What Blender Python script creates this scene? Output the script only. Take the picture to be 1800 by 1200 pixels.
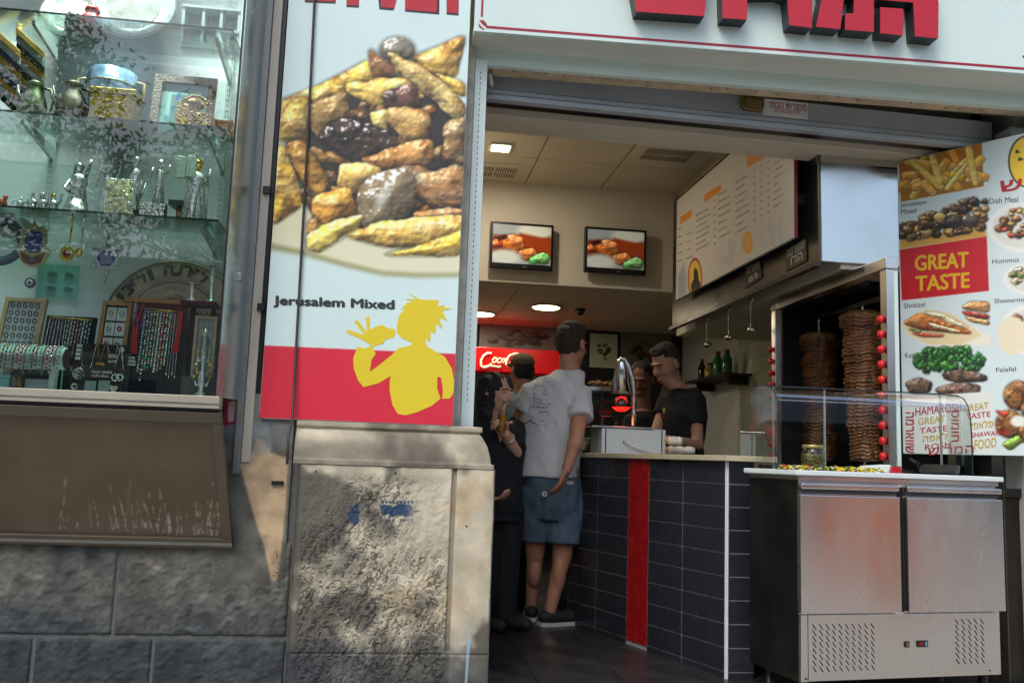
import bpy, bmesh, math, random
import numpy as np
from mathutils import Vector, Matrix
from mathutils.bvhtree import BVHTree
random.seed(7); RNG = np.random.RandomState(11)
sc = bpy.context.scene
for o in list(bpy.data.objects): bpy.data.objects.remove(o)
COL = sc.collection
# ---------------------------------------------------------------- camera
FPX = 1600.0; YAW, PIT, ROL = (math.radians(a) for a in (7.56, 7.39, 2.02))
CAM = np.array([0, 0, 1.0])
cF = np.array([math.sin(YAW)*math.cos(PIT), math.cos(YAW)*math.cos(PIT), math.sin(PIT)])
_r0 = np.array([math.cos(YAW), -math.sin(YAW), 0.0]); _u0 = np.cross(_r0, cF)
cR = math.cos(ROL)*_r0 + math.sin(ROL)*_u0; cU = math.cos(ROL)*_u0 - math.sin(ROL)*_r0
cam_d = bpy.data.cameras.new('camera'); cam = bpy.data.objects.new('camera', cam_d); COL.objects.link(cam)
cam_d.sensor_fit = 'HORIZONTAL'; cam_d.sensor_width = 36; cam_d.lens = FPX/1800*36
cam_d.clip_start = 0.05; cam_d.clip_end = 500
cam.matrix_world = Matrix([[cR[0], cU[0], -cF[0], CAM[0]], [cR[1], cU[1], -cF[1], CAM[1]], [cR[2], cU[2], -cF[2], CAM[2]], [0, 0, 0, 1]])
sc.camera = cam
# ---------------------------------------------------------------- sky, sun, exposure
SUN_EL, SUN_AZ = math.radians(52), math.radians(215)     # azimuth from +y clockwise: behind the camera, to its left
w = bpy.data.worlds.new('World'); sc.world = w; w.use_nodes = True
nt = w.node_tree; bg = nt.nodes['Background']
sky = nt.nodes.new('ShaderNodeTexSky'); sky.sky_type = 'NISHITA'; sky.sun_disc = False
sky.sun_elevation = SUN_EL; sky.sun_rotation = SUN_AZ; sky.air_density = 1.0; sky.dust_density = 3.0; sky.ozone_density = 1.0
nt.links.new(sky.outputs[0], bg.inputs[0]); bg.inputs[1].default_value = 0.14
sl = bpy.data.lights.new('sun', 'SUN'); sl.energy = 0.8; sl.angle = math.radians(30); sl.color = (1, .98, .95)
sun = bpy.data.objects.new('sun', sl); COL.objects.link(sun)
sd = Vector((math.sin(SUN_AZ)*math.cos(SUN_EL), math.cos(SUN_AZ)*math.cos(SUN_EL), math.sin(SUN_EL)))
sun.rotation_euler = sd.to_track_quat('Z', 'Y').to_euler(); sun.location = sd*30
sc.view_settings.view_transform = 'Standard'; sc.view_settings.look = 'None'
sc.view_settings.exposure = 0.8; sc.view_settings.gamma = 1.0; sc.view_settings.use_curve_mapping = False
sc.render.engine = 'CYCLES'; sc.cycles.use_denoising = True
sc.cycles.max_bounces = 8; sc.cycles.diffuse_bounces = 4; sc.cycles.glossy_bounces = 4; sc.cycles.transparent_max_bounces = 16
sc.cycles.sample_clamp_indirect = 4.0; sc.cycles.caustics_reflective = False; sc.cycles.caustics_refractive = False

# ---------------------------------------------------------------- helpers
def ray(px, py): return cF + cR*(px-900)/FPX - cU*(py-600)/FPX
def at(px, py, x=None, y=None, z=None, P=None, N=None):
    """pixel of the photograph -> point on a plane of the place"""
    d = ray(px, py)
    if P is not None: k = np.dot(np.array(P)-CAM, N)/np.dot(d, N)
    else: k = (x-CAM[0])/d[0] if x is not None else (y-CAM[1])/d[1] if y is not None else (z-CAM[2])/d[2]
    return CAM + d*k
def lin(c):
    c = np.asarray(c, float)/255.0
    return np.where(c <= .04045, c/12.92, ((c+.055)/1.055)**2.4)
MATS = {}
def mat(name, col=(128,128,128), rough=.5, metal=0.0, var=0.0, vs=6.0, bump=0.0, bs=60.0, spec=.5, emit=0.0, attr=None, coat=0.0, stretch=None, ecol=None, trans=0.0):
    if name in MATS: return MATS[name]
    m = bpy.data.materials.new(name); m.use_nodes = True; n = m.node_tree.nodes; L = m.node_tree.links
    b = n['Principled BSDF']; c = lin(col)
    b.inputs['Roughness'].default_value = rough; b.inputs['Metallic'].default_value = metal
    b.inputs['Specular IOR Level'].default_value = spec; b.inputs['Coat Weight'].default_value = coat
    if trans: b.inputs['Transmission Weight'].default_value = trans
    tc = n.new('ShaderNodeTexCoord'); src = tc.outputs['Object']
    if stretch:
        mp = n.new('ShaderNodeMapping'); mp.inputs['Scale'].default_value = stretch; L.new(src, mp.inputs[0]); src = mp.outputs[0]
    base = None
    if attr:
        a = n.new('ShaderNodeAttribute'); a.attribute_name = attr; base = a.outputs['Color']
    if var > 0:
        t = n.new('ShaderNodeTexNoise'); t.inputs['Scale'].default_value = vs; t.inputs['Detail'].default_value = 5; t.inputs['Roughness'].default_value = .65; L.new(src, t.inputs['Vector'])
        mr = n.new('ShaderNodeMapRange'); mr.inputs[1].default_value = .3; mr.inputs[2].default_value = .7; mr.inputs[3].default_value = 1-var; mr.inputs[4].default_value = 1+var; L.new(t.outputs[0], mr.inputs[0])
        mx = n.new('ShaderNodeMix'); mx.data_type = 'RGBA'; mx.blend_type = 'MULTIPLY'; mx.inputs[0].default_value = 1
        if base: L.new(base, mx.inputs[6])
        else: mx.inputs[6].default_value = (*c, 1)
        L.new(mr.outputs[0], mx.inputs[7]); base = mx.outputs[2]
        rr = n.new('ShaderNodeMapRange'); rr.inputs[1].default_value = .3; rr.inputs[2].default_value = .7; rr.inputs[3].default_value = max(.03, rough-.1); rr.inputs[4].default_value = min(1, rough+.1)
        L.new(t.outputs[0], rr.inputs[0]); L.new(rr.outputs[0], b.inputs['Roughness'])
    if base: L.new(base, b.inputs['Base Color'])
    else: b.inputs['Base Color'].default_value = (*c, 1)
    if emit:
        if base: L.new(base, b.inputs['Emission Color'])
        else: b.inputs['Emission Color'].default_value = (*(lin(ecol) if ecol else c), 1)
        b.inputs['Emission Strength'].default_value = emit
    if bump > 0:
        t2 = n.new('ShaderNodeTexNoise'); t2.inputs['Scale'].default_value = bs; t2.inputs['Detail'].default_value = 4; L.new(src, t2.inputs['Vector'])
        bp = n.new('ShaderNodeBump'); bp.inputs['Strength'].default_value = bump; bp.inputs['Distance'].default_value = .01; L.new(t2.outputs[0], bp.inputs['Height']); L.new(bp.outputs[0], b.inputs['Normal'])
    MATS[name] = m; return m
def glass(name, tint=(235,245,240), ior=1.5, rough=0.0, boost=1.0):
    """thin pane: clear through, fresnel mirror on top"""
    if name in MATS: return MATS[name]
    m = bpy.data.materials.new(name); m.use_nodes = True; n = m.node_tree.nodes; L = m.node_tree.links
    n.remove(n['Principled BSDF'])
    tr = n.new('ShaderNodeBsdfTransparent'); tr.inputs[0].default_value = (*lin(tint), 1)
    gl = n.new('ShaderNodeBsdfGlossy'); gl.inputs['Roughness'].default_value = rough; gl.inputs[0].default_value = (1, 1, 1, 1)
    fr = n.new('ShaderNodeFresnel'); fr.inputs[0].default_value = ior
    mu = n.new('ShaderNodeMath'); mu.operation = 'MULTIPLY'; mu.inputs[1].default_value = boost; mu.use_clamp = True; L.new(fr.outputs[0], mu.inputs[0])
    mx = n.new('ShaderNodeMixShader'); L.new(mu.outputs[0], mx.inputs[0]); L.new(tr.outputs[0], mx.inputs[1]); L.new(gl.outputs[0], mx.inputs[2])
    L.new(mx.outputs[0], n['Material Output'].inputs[0]); MATS[name] = m; return m

class MB:
    def __init__(s): s.v = []; s.f = []
    def add(s, v, f):
        o = len(s.v); s.v += [tuple(map(float, p)) for p in v]; s.f += [tuple(i+o for i in q) for q in f]; return s
    def box(s, a, b):
        (x0,y0,z0),(x1,y1,z1) = [tuple(map(min, zip(a,b))), tuple(map(max, zip(a,b)))]
        return s.add([(x0,y0,z0),(x1,y0,z0),(x1,y1,z0),(x0,y1,z0),(x0,y0,z1),(x1,y0,z1),(x1,y1,z1),(x0,y1,z1)], [(0,3,2,1),(4,5,6,7),(0,1,5,4),(1,2,6,5),(2,3,7,6),(3,0,4,7)])
    def hexa(s, p):  # 8 points: bottom 4 ccw, top 4
        return s.add(p, [(0,3,2,1),(4,5,6,7),(0,1,5,4),(1,2,6,5),(2,3,7,6),(3,0,4,7)])
    def obox(s, c, size, M=None):
        h = np.array(size)/2; pts = [np.array((sx,sy,sz))*h for sz in (-1,1) for sx,sy in ((-1,-1),(1,-1),(1,1),(-1,1))]
        if M is not None: pts = [np.array(M@Vector(p)) for p in pts]
        return s.hexa([np.array(c)+p for p in pts])
    def prism(s, pts, fn, d0, d1):  # pts 2D polygon, fn(u,v,d)->point
        n = len(pts); a = sum(pts[i][0]*pts[(i+1)%n][1]-pts[(i+1)%n][0]*pts[i][1] for i in range(n))
        if a < 0: pts = pts[::-1]
        v = [fn(u,w_,d0) for u,w_ in pts]+[fn(u,w_,d1) for u,w_ in pts]
        return s.add(v, [tuple(range(n))[::-1], tuple(range(n,2*n))]+[(i,(i+1)%n,n+(i+1)%n,n+i) for i in range(n)])
    def tube(s, path, r, n=8, cap=True, flat=1.0):
        P = [np.array(p, float) for p in path]; m = len(P); R = r if hasattr(r,'__len__') else [r]*m; v = []; up = None
        for i in range(m):
            t = P[min(i+1,m-1)]-P[max(i-1,0)]; t = t/(np.linalg.norm(t)+1e-12)
            if up is None: up = np.array((0,0,1.0)) if abs(t[2]) < .9 else np.array((1.0,0,0))
            a = np.cross(t, up); a /= np.linalg.norm(a)+1e-12; b_ = np.cross(a, t); up = b_
            v += [P[i]+R[i]*(math.cos(2*math.pi*k/n)*a+flat*math.sin(2*math.pi*k/n)*b_) for k in range(n)]
        f = [(i*n+k, i*n+(k+1)%n, (i+1)*n+(k+1)%n, (i+1)*n+k) for i in range(m-1) for k in range(n)]
        if cap: f += [tuple(range(n))[::-1], tuple(range((m-1)*n, m*n))]
        return s.add(v, f)
    def lathe(s, prof, c=(0,0,0), n=16, sx=1, sy=1):
        v = []; m = len(prof)
        for r, z in prof: v += [(c[0]+sx*r*math.cos(2*math.pi*k/n), c[1]+sy*r*math.sin(2*math.pi*k/n), c[2]+z) for k in range(n)]
        f = [(i*n+k, i*n+(k+1)%n, (i+1)*n+(k+1)%n, (i+1)*n+k) for i in range(m-1) for k in range(n)]
        f += [tuple(range(n))[::-1], tuple(range((m-1)*n, m*n))]
        return s.add(v, f)
    def ell(s, c, r, n=12, m=8, M=None):
        if not hasattr(r,'__len__'): r = (r,r,r)
        v = []
        for i in range(m+1):
            th = math.pi*i/m
            for k in range(n):
                p = Vector((r[0]*math.sin(th)*math.cos(2*math.pi*k/n), r[1]*math.sin(th)*math.sin(2*math.pi*k/n), -r[2]*math.cos(th)))
                if M is not None: p = M@p
                v.append((c[0]+p[0], c[1]+p[1], c[2]+p[2]))
        return s.add(v, [(i*n+k, i*n+(k+1)%n, (i+1)*n+(k+1)%n, (i+1)*n+k) for i in range(m) for k in range(n)])
    def torus(s, c, R, r, n=14, m=6, ax=(0,0,1)):
        q = Vector((0,0,1)).rotation_difference(Vector(ax)); v = []
        for i in range(n):
            a = 2*math.pi*i/n
            for k in range(m):
                b_ = 2*math.pi*k/m; p = q@Vector(((R+r*math.cos(b_))*math.cos(a), (R+r*math.cos(b_))*math.sin(a), r*math.sin(b_))); v.append((c[0]+p[0],c[1]+p[1],c[2]+p[2]))
        return s.add(v, [(i*m+k, ((i+1)%n)*m+k, ((i+1)%n)*m+(k+1)%m, i*m+(k+1)%m) for i in range(n) for k in range(m)])
    def capsule(s, a, b, ra, rb=None, n=10):
        a = np.array(a,float); b = np.array(b,float); rb = ra if rb is None else rb
        s.ell(a, ra, n, 6); s.ell(b, rb, n, 6); d = b-a; L_ = np.linalg.norm(d)
        if L_ > 1e-6: s.tube([a, b], [ra, rb], n)
        return s
    def loft(s, rings, n=20, yaw=0.0):  # (x,y,z,rx,ry)
        v = []; cy, sy = math.cos(yaw), math.sin(yaw)
        for x,y,z,rx,ry in rings:
            for k in range(n):
                a = 2*math.pi*k/n; ca, sa = math.cos(a), math.sin(a); e = .85
                lx = rx*math.copysign(abs(ca)**e, ca); ly = ry*math.copysign(abs(sa)**e, sa)
                v.append((x+lx*cy-ly*sy, y+lx*sy+ly*cy, z))
        m = len(rings); f = [(i*n+k, i*n+(k+1)%n, (i+1)*n+(k+1)%n, (i+1)*n+k) for i in range(m-1) for k in range(n)]
        return s.add(v, f+[tuple(range(n))[::-1], tuple(range((m-1)*n, m*n))])
    def mesh(s, name='m'):
        me = bpy.data.meshes.new(name); me.from_pydata(s.v, [], s.f); me.update(); return me
    def build(s, name, m, parent=None, smooth=False, bevel=0, origin=None):
        me = s.mesh(name); return link(name, me, m, parent, smooth, bevel)
def link(name, me, m, parent=None, smooth=False, bevel=0):
    o = bpy.data.objects.new(name, me); COL.objects.link(o)
    if m is not None and not me.materials: me.materials.append(m)
    if smooth: me.polygons.foreach_set('use_smooth', [True]*len(me.polygons))
    if bevel:
        b = o.modifiers.new('bevel', 'BEVEL'); b.width = bevel; b.segments = 2; b.limit_method = 'ANGLE'
    if parent is not None: put(o, parent)
    return o
def thing(name, label, cat, loc=(0,0,0), group=None):
    o = bpy.data.objects.new(name, None); COL.objects.link(o); o.location = tuple(map(float, loc)); o.empty_display_size = .1
    return tag(o, label, cat, group)
def tag(o, label, cat, group=None):
    o['label'] = label; o['category'] = cat
    if group: o['group'] = group
    return o
def struct(o, kind='structure'): o['kind'] = kind; return o
# meshes are written in world metres, so children of an Empty are shifted back by the Empty's location;
# children of a mesh part (whose origin is the same as its parent's) share its frame
def put(o, parent):
    o.parent = parent
    off = Vector(parent.location) if parent.type == 'EMPTY' else Vector((0,0,0))
    o.matrix_parent_inverse = Matrix.Translation(-off)

# ---- numpy noise
_T = RNG.rand(256,256)
def vnoise(x, y, s=0):
    x = np.asarray(x,float)+s*17.31; y = np.asarray(y,float)+s*9.77
    xi = np.floor(x).astype(int); yi = np.floor(y).astype(int); fx = x-xi; fy = y-yi
    fx = fx*fx*(3-2*fx); fy = fy*fy*(3-2*fy); a = _T[xi&255, yi&255]; b = _T[(xi+1)&255, yi&255]; c = _T[xi&255,(yi+1)&255]; d = _T[(xi+1)&255,(yi+1)&255]
    return (a*(1-fx)+b*fx)*(1-fy)+(c*(1-fx)+d*fx)*fy
def fbm(x, y, o=4, s=0, g=.5):
    t = 0; a = 1; n = 0
    for i in range(o): t = t+a*vnoise(x*2**i, y*2**i, s+i*3); n += a; a *= g
    return t/n
def sstep(a, b, x): t = np.clip((x-a)/(b-a), 0, 1); return t*t*(3-2*t)
# ---- flat print: a small painter that fills a colour attribute
class Print:
    def __init__(s, w, h, box):   # box: x0,y0,x1,y1 in drawing units (y down)
        s.w, s.h = w, h; x0,y0,x1,y1 = box; s.u = (x1-x0)/w
        s.X, s.Y = np.meshgrid(np.linspace(x0,x1,w), np.linspace(y0,y1,h)); s.a = np.ones((h,w,3))*.9
    def bb(s, x0, y0, x1, y1):
        ix = np.where((s.X[0] >= x0)&(s.X[0] <= x1))[0]; iy = np.where((s.Y[:,0] >= y0)&(s.Y[:,0] <= y1))[0]
        if len(ix) == 0 or len(iy) == 0: return None
        return slice(iy[0], iy[-1]+1), slice(ix[0], ix[-1]+1)
    def sdf(s, pts, sl):
        X, Y = s.X[sl], s.Y[sl]; d = np.full(X.shape, 1e9); ins = np.zeros(X.shape, bool); n = len(pts)
        for i in range(n):
            (x1,y1),(x2,y2) = pts[i], pts[(i+1)%n]; ex, ey = x2-x1, y2-y1
            t = np.clip(((X-x1)*ex+(Y-y1)*ey)/(ex*ex+ey*ey+1e-9), 0, 1); d = np.minimum(d, np.hypot(X-x1-t*ex, Y-y1-t*ey))
            c = ((y1 > Y) != (y2 > Y))&(X < ex*(Y-y1)/(ey if abs(ey) > 1e-9 else 1e-9)+x1); ins ^= c
        return np.where(ins, d, -d)
    def poly(s, pts, col, soft=None, al=1.0):
        soft = soft or s.u*.8; xs = [p[0] for p in pts]; ys = [p[1] for p in pts]; sl = s.bb(min(xs)-soft, min(ys)-soft, max(xs)+soft, max(ys)+soft)
        if sl is None: return
        m = sstep(-soft, soft, s.sdf(pts, sl))[...,None]*al; s.a[sl] = s.a[sl]*(1-m)+np.array(col)/255*m
    def ell(s, cx, cy, rx, ry, col, soft=.1, al=1.0, ang=0):
        R = max(rx,ry)*1.3; sl = s.bb(cx-R, cy-R, cx+R, cy+R)
        if sl is None: return
        X, Y = s.X[sl]-cx, s.Y[sl]-cy; c, q = math.cos(ang), math.sin(ang); r = np.hypot((X*c+Y*q)/rx, (-X*q+Y*c)/ry)
        m = (1-sstep(1-soft, 1+soft, r))[...,None]*al; s.a[sl] = s.a[sl]*(1-m)+np.array(col)/255*m
    def chunk(s, pts, col, dark=(70,40,15), seed=0, bev=30, char=.5, spec=.35, jag=5, sc=1.0, shade=.8, rnd=2):
        """a lit lump of food as a camera would have recorded it"""
        for _ in range(rnd):   # round the outline
            pts = [q for i in range(len(pts)) for p, n in ((pts[i], pts[(i+1)%len(pts)]),) for q in ((p[0]*.84+n[0]*.16, p[1]*.84+n[1]*.16), (p[0]*.16+n[0]*.84, p[1]*.16+n[1]*.84))]
        xs = [p[0] for p in pts]; ys = [p[1] for p in pts]; sl = s.bb(min(xs)-jag*2-bev*.4, min(ys)-jag*2-bev*.4, max(xs)+jag*2+bev*.4, max(ys)+jag*2+bev*.4)
        if sl is None: return
        X, Y = s.X[sl]/sc, s.Y[sl]/sc
        d0 = s.sdf(pts, sl); d = d0+jag*(fbm(X/22, Y/22, 3, seed)-.5)*2
        # contact shade under the lump
        sh = sstep(-bev*.4, 0, d0)[...,None]*.3; s.a[sl] = s.a[sl]*(1-sh)
        n1 = fbm(X/26, Y/26, 4, seed+5); n2 = fbm(X/7, Y/7, 3, seed+9); n3 = fbm(X/60, Y/14, 3, seed+15)
        h = bev*(1-np.exp(-np.clip(d,0,None)/bev))+9*n1*sc+2.2*n2*sc+5*n3*sc
        gy, gx = np.gradient(h, s.u); L_ = np.clip((1.0+.34*gx+.6*gy)/np.sqrt(1+.35*(gx**2+gy**2)), .22, 1.4)
        k = sstep(.48, .75, n1)*char; k = np.clip(k+.6*char*sstep(.56,.8,n2)+.8*char*(1-sstep(0,bev*.45,d))*sstep(.4,.6,n1+.1), 0, 1)[...,None]
        hi = (sstep(.5,.72,n3)*(1-char*.5))[...,None]; base = np.array(col)/255; base = base*(1-.45*hi)+np.array([.97,.92,.78])*.45*hi*max(.35, base.mean()+.15)
        c = base*(1-k)+np.array(dark)/255*k
        c = c*(1-shade+shade*L_[...,None])+spec*(sstep(1.12,1.36,L_)*sstep(.45,.62,n2))[...,None]
        m = sstep(-s.u, s.u, d)[...,None]; s.a[sl] = s.a[sl]*(1-m)+np.clip(c,0,1)*m
    def disc(s, cx, cy, rx, ry, col, **k):
        s.chunk([(cx+rx*math.cos(t), cy+ry*math.sin(t)) for t in np.linspace(0, 2*math.pi, 20, endpoint=False)], col, **k)
    def mesh(s, fn, name='print'):
        """fn(X,Y) -> array (h,w,3) of world points"""
        return grid_mesh(fn(s.X, s.Y), s.a, name)
def grid_mesh(P, col=None, name='grid', smooth=False):
    h, w_ = P.shape[:2]; me = bpy.data.meshes.new(name); n = h*w_
    me.vertices.add(n); me.vertices.foreach_set('co', P.reshape(-1).astype(np.float32))
    i = np.arange(n).reshape(h,w_); q = np.stack([i[1:,:-1], i[1:,1:], i[:-1,1:], i[:-1,:-1]], -1).reshape(-1,4)
    me.loops.add(q.size); me.loops.foreach_set('vertex_index', q.reshape(-1).astype(np.int32))
    me.polygons.add(len(q)); me.polygons.foreach_set('loop_start', np.arange(0, q.size, 4, dtype=np.int32)); me.polygons.foreach_set('loop_total', np.full(len(q), 4, np.int32))
    if smooth: me.polygons.foreach_set('use_smooth', np.ones(len(q), bool))
    me.update(calc_edges=True); me.validate()
    if col is not None:
        a = me.color_attributes.new('ink', 'FLOAT_COLOR', 'POINT'); c = np.ones((n,4), np.float32); c[:,:3] = lin(np.clip(col,0,1).reshape(-1,3)*255); a.data.foreach_set('color', c.reshape(-1))
    return me
# ---- lettering
_TX = {}
def text_polys(txt, bold=0.0, shear=0.0):
    k = (txt, bold, shear)
    if k in _TX: return _TX[k]
    cu = bpy.data.curves.new('t', 'FONT'); cu.body = txt; cu.offset = bold; cu.resolution_u = 3; cu.shear = shear; cu.space_character = 1.0+bold*2.2
    ob = bpy.data.objects.new('t', cu); COL.objects.link(ob); dg = bpy.context.evaluated_depsgraph_get(); dg.update()
    me = bpy.data.meshes.new_from_object(ob.evaluated_get(dg)); v = np.array([x.co[:2] for x in me.vertices]).reshape(-1,2); f = [tuple(p.vertices) for p in me.polygons]
    bpy.data.objects.remove(ob); bpy.data.meshes.remove(me)
    lo, hi = v.min(0), v.max(0); v = (v-lo)/(hi-lo); _TX[k] = (v, f); return v, f
def lettering(name, txt, fn, x0, y0, x1, y1, m, parent, d=.0012, bold=0.02, dy=0.0, shear=0):
    """text in the box (drawing units, y down); fn(u,v,d)->world; dy = drop of the baseline from x0 to x1; bold = stroke thickening in letter heights"""
    v, f = text_polys(txt, 0.0, shear); mb = MB(); H = y1-y0; sh = bold*H
    for k, (ox, oy) in enumerate(((0,0),) if bold < .006 else ((-sh,0),(sh,0),(0,-sh*.7),(0,sh*.7))):
        mb.add([fn(x0+sh+(x1-x0-2*sh)*a+ox, y1-sh*.7+(y0-y1+1.4*sh)*b+dy*a+oy, d+k*.00012) for a, b in v], f)
    o = mb.build(name, m, parent); o['kind'] = 'stuff' if len(txt) > 1 else 'part'
    if len(txt) <= 1: del o['kind']
    return o
def heb(t): return t[::-1]
def remesh(mb, voxel=.008, smooth=3, name='body', disp=None):
    me = mb.mesh(name); o = bpy.data.objects.new('tmp', me); COL.objects.link(o)
    r = o.modifiers.new('r','REMESH'); r.mode = 'VOXEL'; r.voxel_size = voxel
    if smooth: s_ = o.modifiers.new('s','SMOOTH'); s_.factor = .5; s_.iterations = smooth
    dg = bpy.context.evaluated_depsgraph_get(); dg.update(); m2 = bpy.data.meshes.new_from_object(o.evaluated_get(dg)); bpy.data.objects.remove(o); bpy.data.meshes.remove(me)
    if disp is not None:
        n = len(m2.vertices); co = np.empty(n*3, np.float32); no = np.empty(n*3, np.float32); m2.vertices.foreach_get('co', co); m2.vertices.foreach_get('normal', no)
        co = co.reshape(-1,3); no = no.reshape(-1,3); co = co+no*disp(co)[:,None]; m2.vertices.foreach_set('co', co.reshape(-1).astype(np.float32)); m2.update()
    m2.polygons.foreach_set('use_smooth', [True]*len(m2.polygons)); return m2
# ================================================================ setting
m_asph = mat('asphalt', (62,62,64), .9, var=.2, vs=3, bump=.4, bs=120)
m_pave = mat('paving', (150,146,138), .8, var=.15, vs=2, bump=.3, bs=80)
m_beige = mat('beige_paint', (206,197,180), .7, var=.05, vs=2)
m_ceil = mat('ceiling_tile', (214,203,180), .8, var=.05, vs=4, bump=.15, bs=200)
m_ceilgrid = mat('ceiling_grid', (120,108,90), .6)
m_dark = mat('dark_paint', (34,34,36), .6, var=.2)
m_black = mat('black_plastic', (14,14,15), .35)
m_alu = mat('aluminium', (176,180,178), .35, metal=.85, var=.08, vs=12, stretch=(1,1,8))
m_alu_d = mat('aluminium_dull', (132,134,128), .45, metal=.6, var=.12, vs=8)
m_white = mat('white_paint', (208,224,219), .45, var=.03, vs=5)
m_grey = mat('pale_grey_paint', (190,196,192), .5, var=.05, vs=4)
m_steel = mat('brushed_steel', (222,219,213), .24, metal=1.0, var=.03, vs=2.0, bump=.02, bs=7, stretch=(1,1,.35))
m_steel_d = mat('dark_steel', (70,68,64), .35, metal=.9, var=.2, vs=5)
m_stone = mat('stone_tone', (196,188,168), .85, var=.2, vs=4, bump=.4, bs=40)
m_ink = mat('printed_ink', (255,255,255), .38, attr='ink')
m_wear_shade = mat('stained_shaded_stone', (255,255,255), .88, attr='ink', bump=.25, bs=140)  # stone colour holds stains and, on the wall, painted ground shading

g = MB().add([(-150,-150,-.12),(150,-150,-.12),(150,150,-.12),(-150,150,-.12)], [(0,1,2,3)]).build('ground', m_asph); struct(g)
p = MB().box((-40,-2.4,-.119),(40,4.2,0)).build('pavement', m_pave, bevel=.01); struct(p)
p = MB().box((-40,-15,-.119),(40,-9.5,0)).build('pavement_far', m_pave); struct(p)

# ---- shop room (floor, ceilings, walls)
RX0, RX1, RY0, RY1, RY2, CZ, LZ = .34, 3.3, 4.25, 7.5, 10.0, 3.35, 2.48
fm = mat('floor_slate', (38,38,40), .38, var=.3, vs=5, bump=.08, bs=25)
fl = MB().box((RX0-.1,4.2,-.1),(RX1+.1,RY2,0.0)).build('floor', m_black); struct(fl)
tile = MB().box((0,0,0),(.396,.396,.004)).mesh('floor_tile'); k = 0
for i in range(7):
    for j in range(10):
        x0 = RX0+i*.4; y0 = 4.22+j*.4
        if x0+.396 > RX1: continue
        o = link('floor_tile', tile, fm, fl); o.location = (x0, y0, .0005+.0006*random.random())
ce = MB().box((RX0-.1,4.4,CZ+.02),(RX1+.1,RY1,CZ+.12)).build('ceiling', m_ceilgrid); struct(ce)
tile = MB().box((.006,.006,0),(.654,.654,.016)).mesh('ceiling_tile')
for i in range(-1,5):
    for j in range(5):
        x0 = 1.06-.66+i*.66; y0 = RY1-.66*(j+1)+.0
        if x0+.66 > RX1+.35: continue
        o = link('ceiling_tile', tile, m_ceil, ce); o.location = (x0, y0, CZ+.002+.002*random.random())
ce2 = MB().box((RX0-.1,RY1+.1,LZ+.02),(RX1+.1,RY2,LZ+.12)).build('ceiling_low', m_ceilgrid); struct(ce2)
for i in range(-1,5):
    for j in range(4):
        o = link('ceiling_tile', tile, m_ceil, ce2); o.location = (.74+i*.66-.33, RY1+.1+.66*j, LZ+.002+.002*random.random())
bk = MB().box((RX0,RY1,LZ),(RX1,RY1+.1,CZ+.1)).build('bulkhead', m_beige, bevel=.006); struct(bk)
struct(MB().box((RX0-.1,4.2,-.1),(RX0,RY2,CZ+.12)).build('wall_left', m_beige))
wr = struct(MB().box((RX1,4.36,-.1),(RX1+.1,RY2,CZ+.12)).build('wall_right', m_grey))
struct(MB().box((RX0-.1,RY2,-.1),(RX1+.1,RY2+.1,CZ+.12)).build('wall_back', m_dark))
m_tile = mat('kitchen_tile', (176,182,160), .2, var=.06, vs=3)
tm = MB().box((0,0,0),(.012,.296,.146)).mesh('wall_tile')
for j in range(9):
    for k in range(8):
        o = link('wall_tile', tm, m_tile, wr); o.location = (RX1-.012, 5.6+.3*j, 1.1+.15*k)
struct(MB().box((2.42,4.62,2.1),(RX1,RY1,CZ)).build('duct_boxing', m_beige, bevel=.004))
# roof slab and outer shell keep daylight out of the room
bd = thing('shop_building', 'stone street building that houses the food shop', 'building', (1.5,4.3,0))
MB().box((-4,4.5,3.5),(6,10.3,3.7)).build('roof', m_stone, bd)
MB().box((.2,4.12,2.96),(6,4.4,4.6)).build('upper_wall', m_stone, bd)
MB().box((-4,4.05,3.45),(.2,4.4,4.6)).build('upper_wall', m_stone, bd)
MB().box((3.42,4.12,-.1),(6,4.4,2.95)).build('side_wall', m_grey, bd)
MB().box((-4,4.42,-.1),(RX0-.11,4.5,3.5)).build('inner_wall', m_dark, bd)
for k in range(5): MB().box((-4+k*2,4.0,4.6),(-4+k*2+1.98,4.42,5.0)).build('stone_course', m_stone, bd, bevel=.01)

# ---- lintel beam behind the shutter
lb = MB().hexa([(.36,4.42,2.734),(3.2,4.5,2.734),(3.2,4.75,2.734),(.36,4.66,2.734),(.36,4.42,2.80),(3.2,4.5,2.80),(3.2,4.75,3.5),(.36,4.66,3.5)]).build('lintel_beam', m_beige, bevel=.004)
tag(lb, 'beige painted lintel beam spanning the shop opening under the raised shutter', 'beam')

# ---- door post
dp = thing('door_post', 'white metal door post with a perforated edge beside the banner', 'door post', (.36,4.1,0))
xa = at(812,400,y=4.06)[0]; xb = at(845,420,y=4.06)[0]
MB().box((xa+.03,4.06,0),(xb,4.2,2.86)).build('post', m_white, dp, bevel=.003)
MB().box((xa-.02,4.045,1.0),(xa+.027,4.2,3.0)).build('edge_strip', mat('weathered_strip',(176,172,158),.8,var=.3,vs=14), dp)
pm = MB()
for k in range(60): pm.box((xa+.055,4.0585,1.25+k*.026),(xa+.058,4.0602,1.262+k*.026))
pm.build('perforation', m_dark, dp)
pj = MB().box((3.17,4.22,0),(3.415,4.355,2.83)).build('door_jamb', m_grey, bevel=.004); tag(pj, 'grey door jamb behind the folded menu board', 'door jamb')

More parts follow.
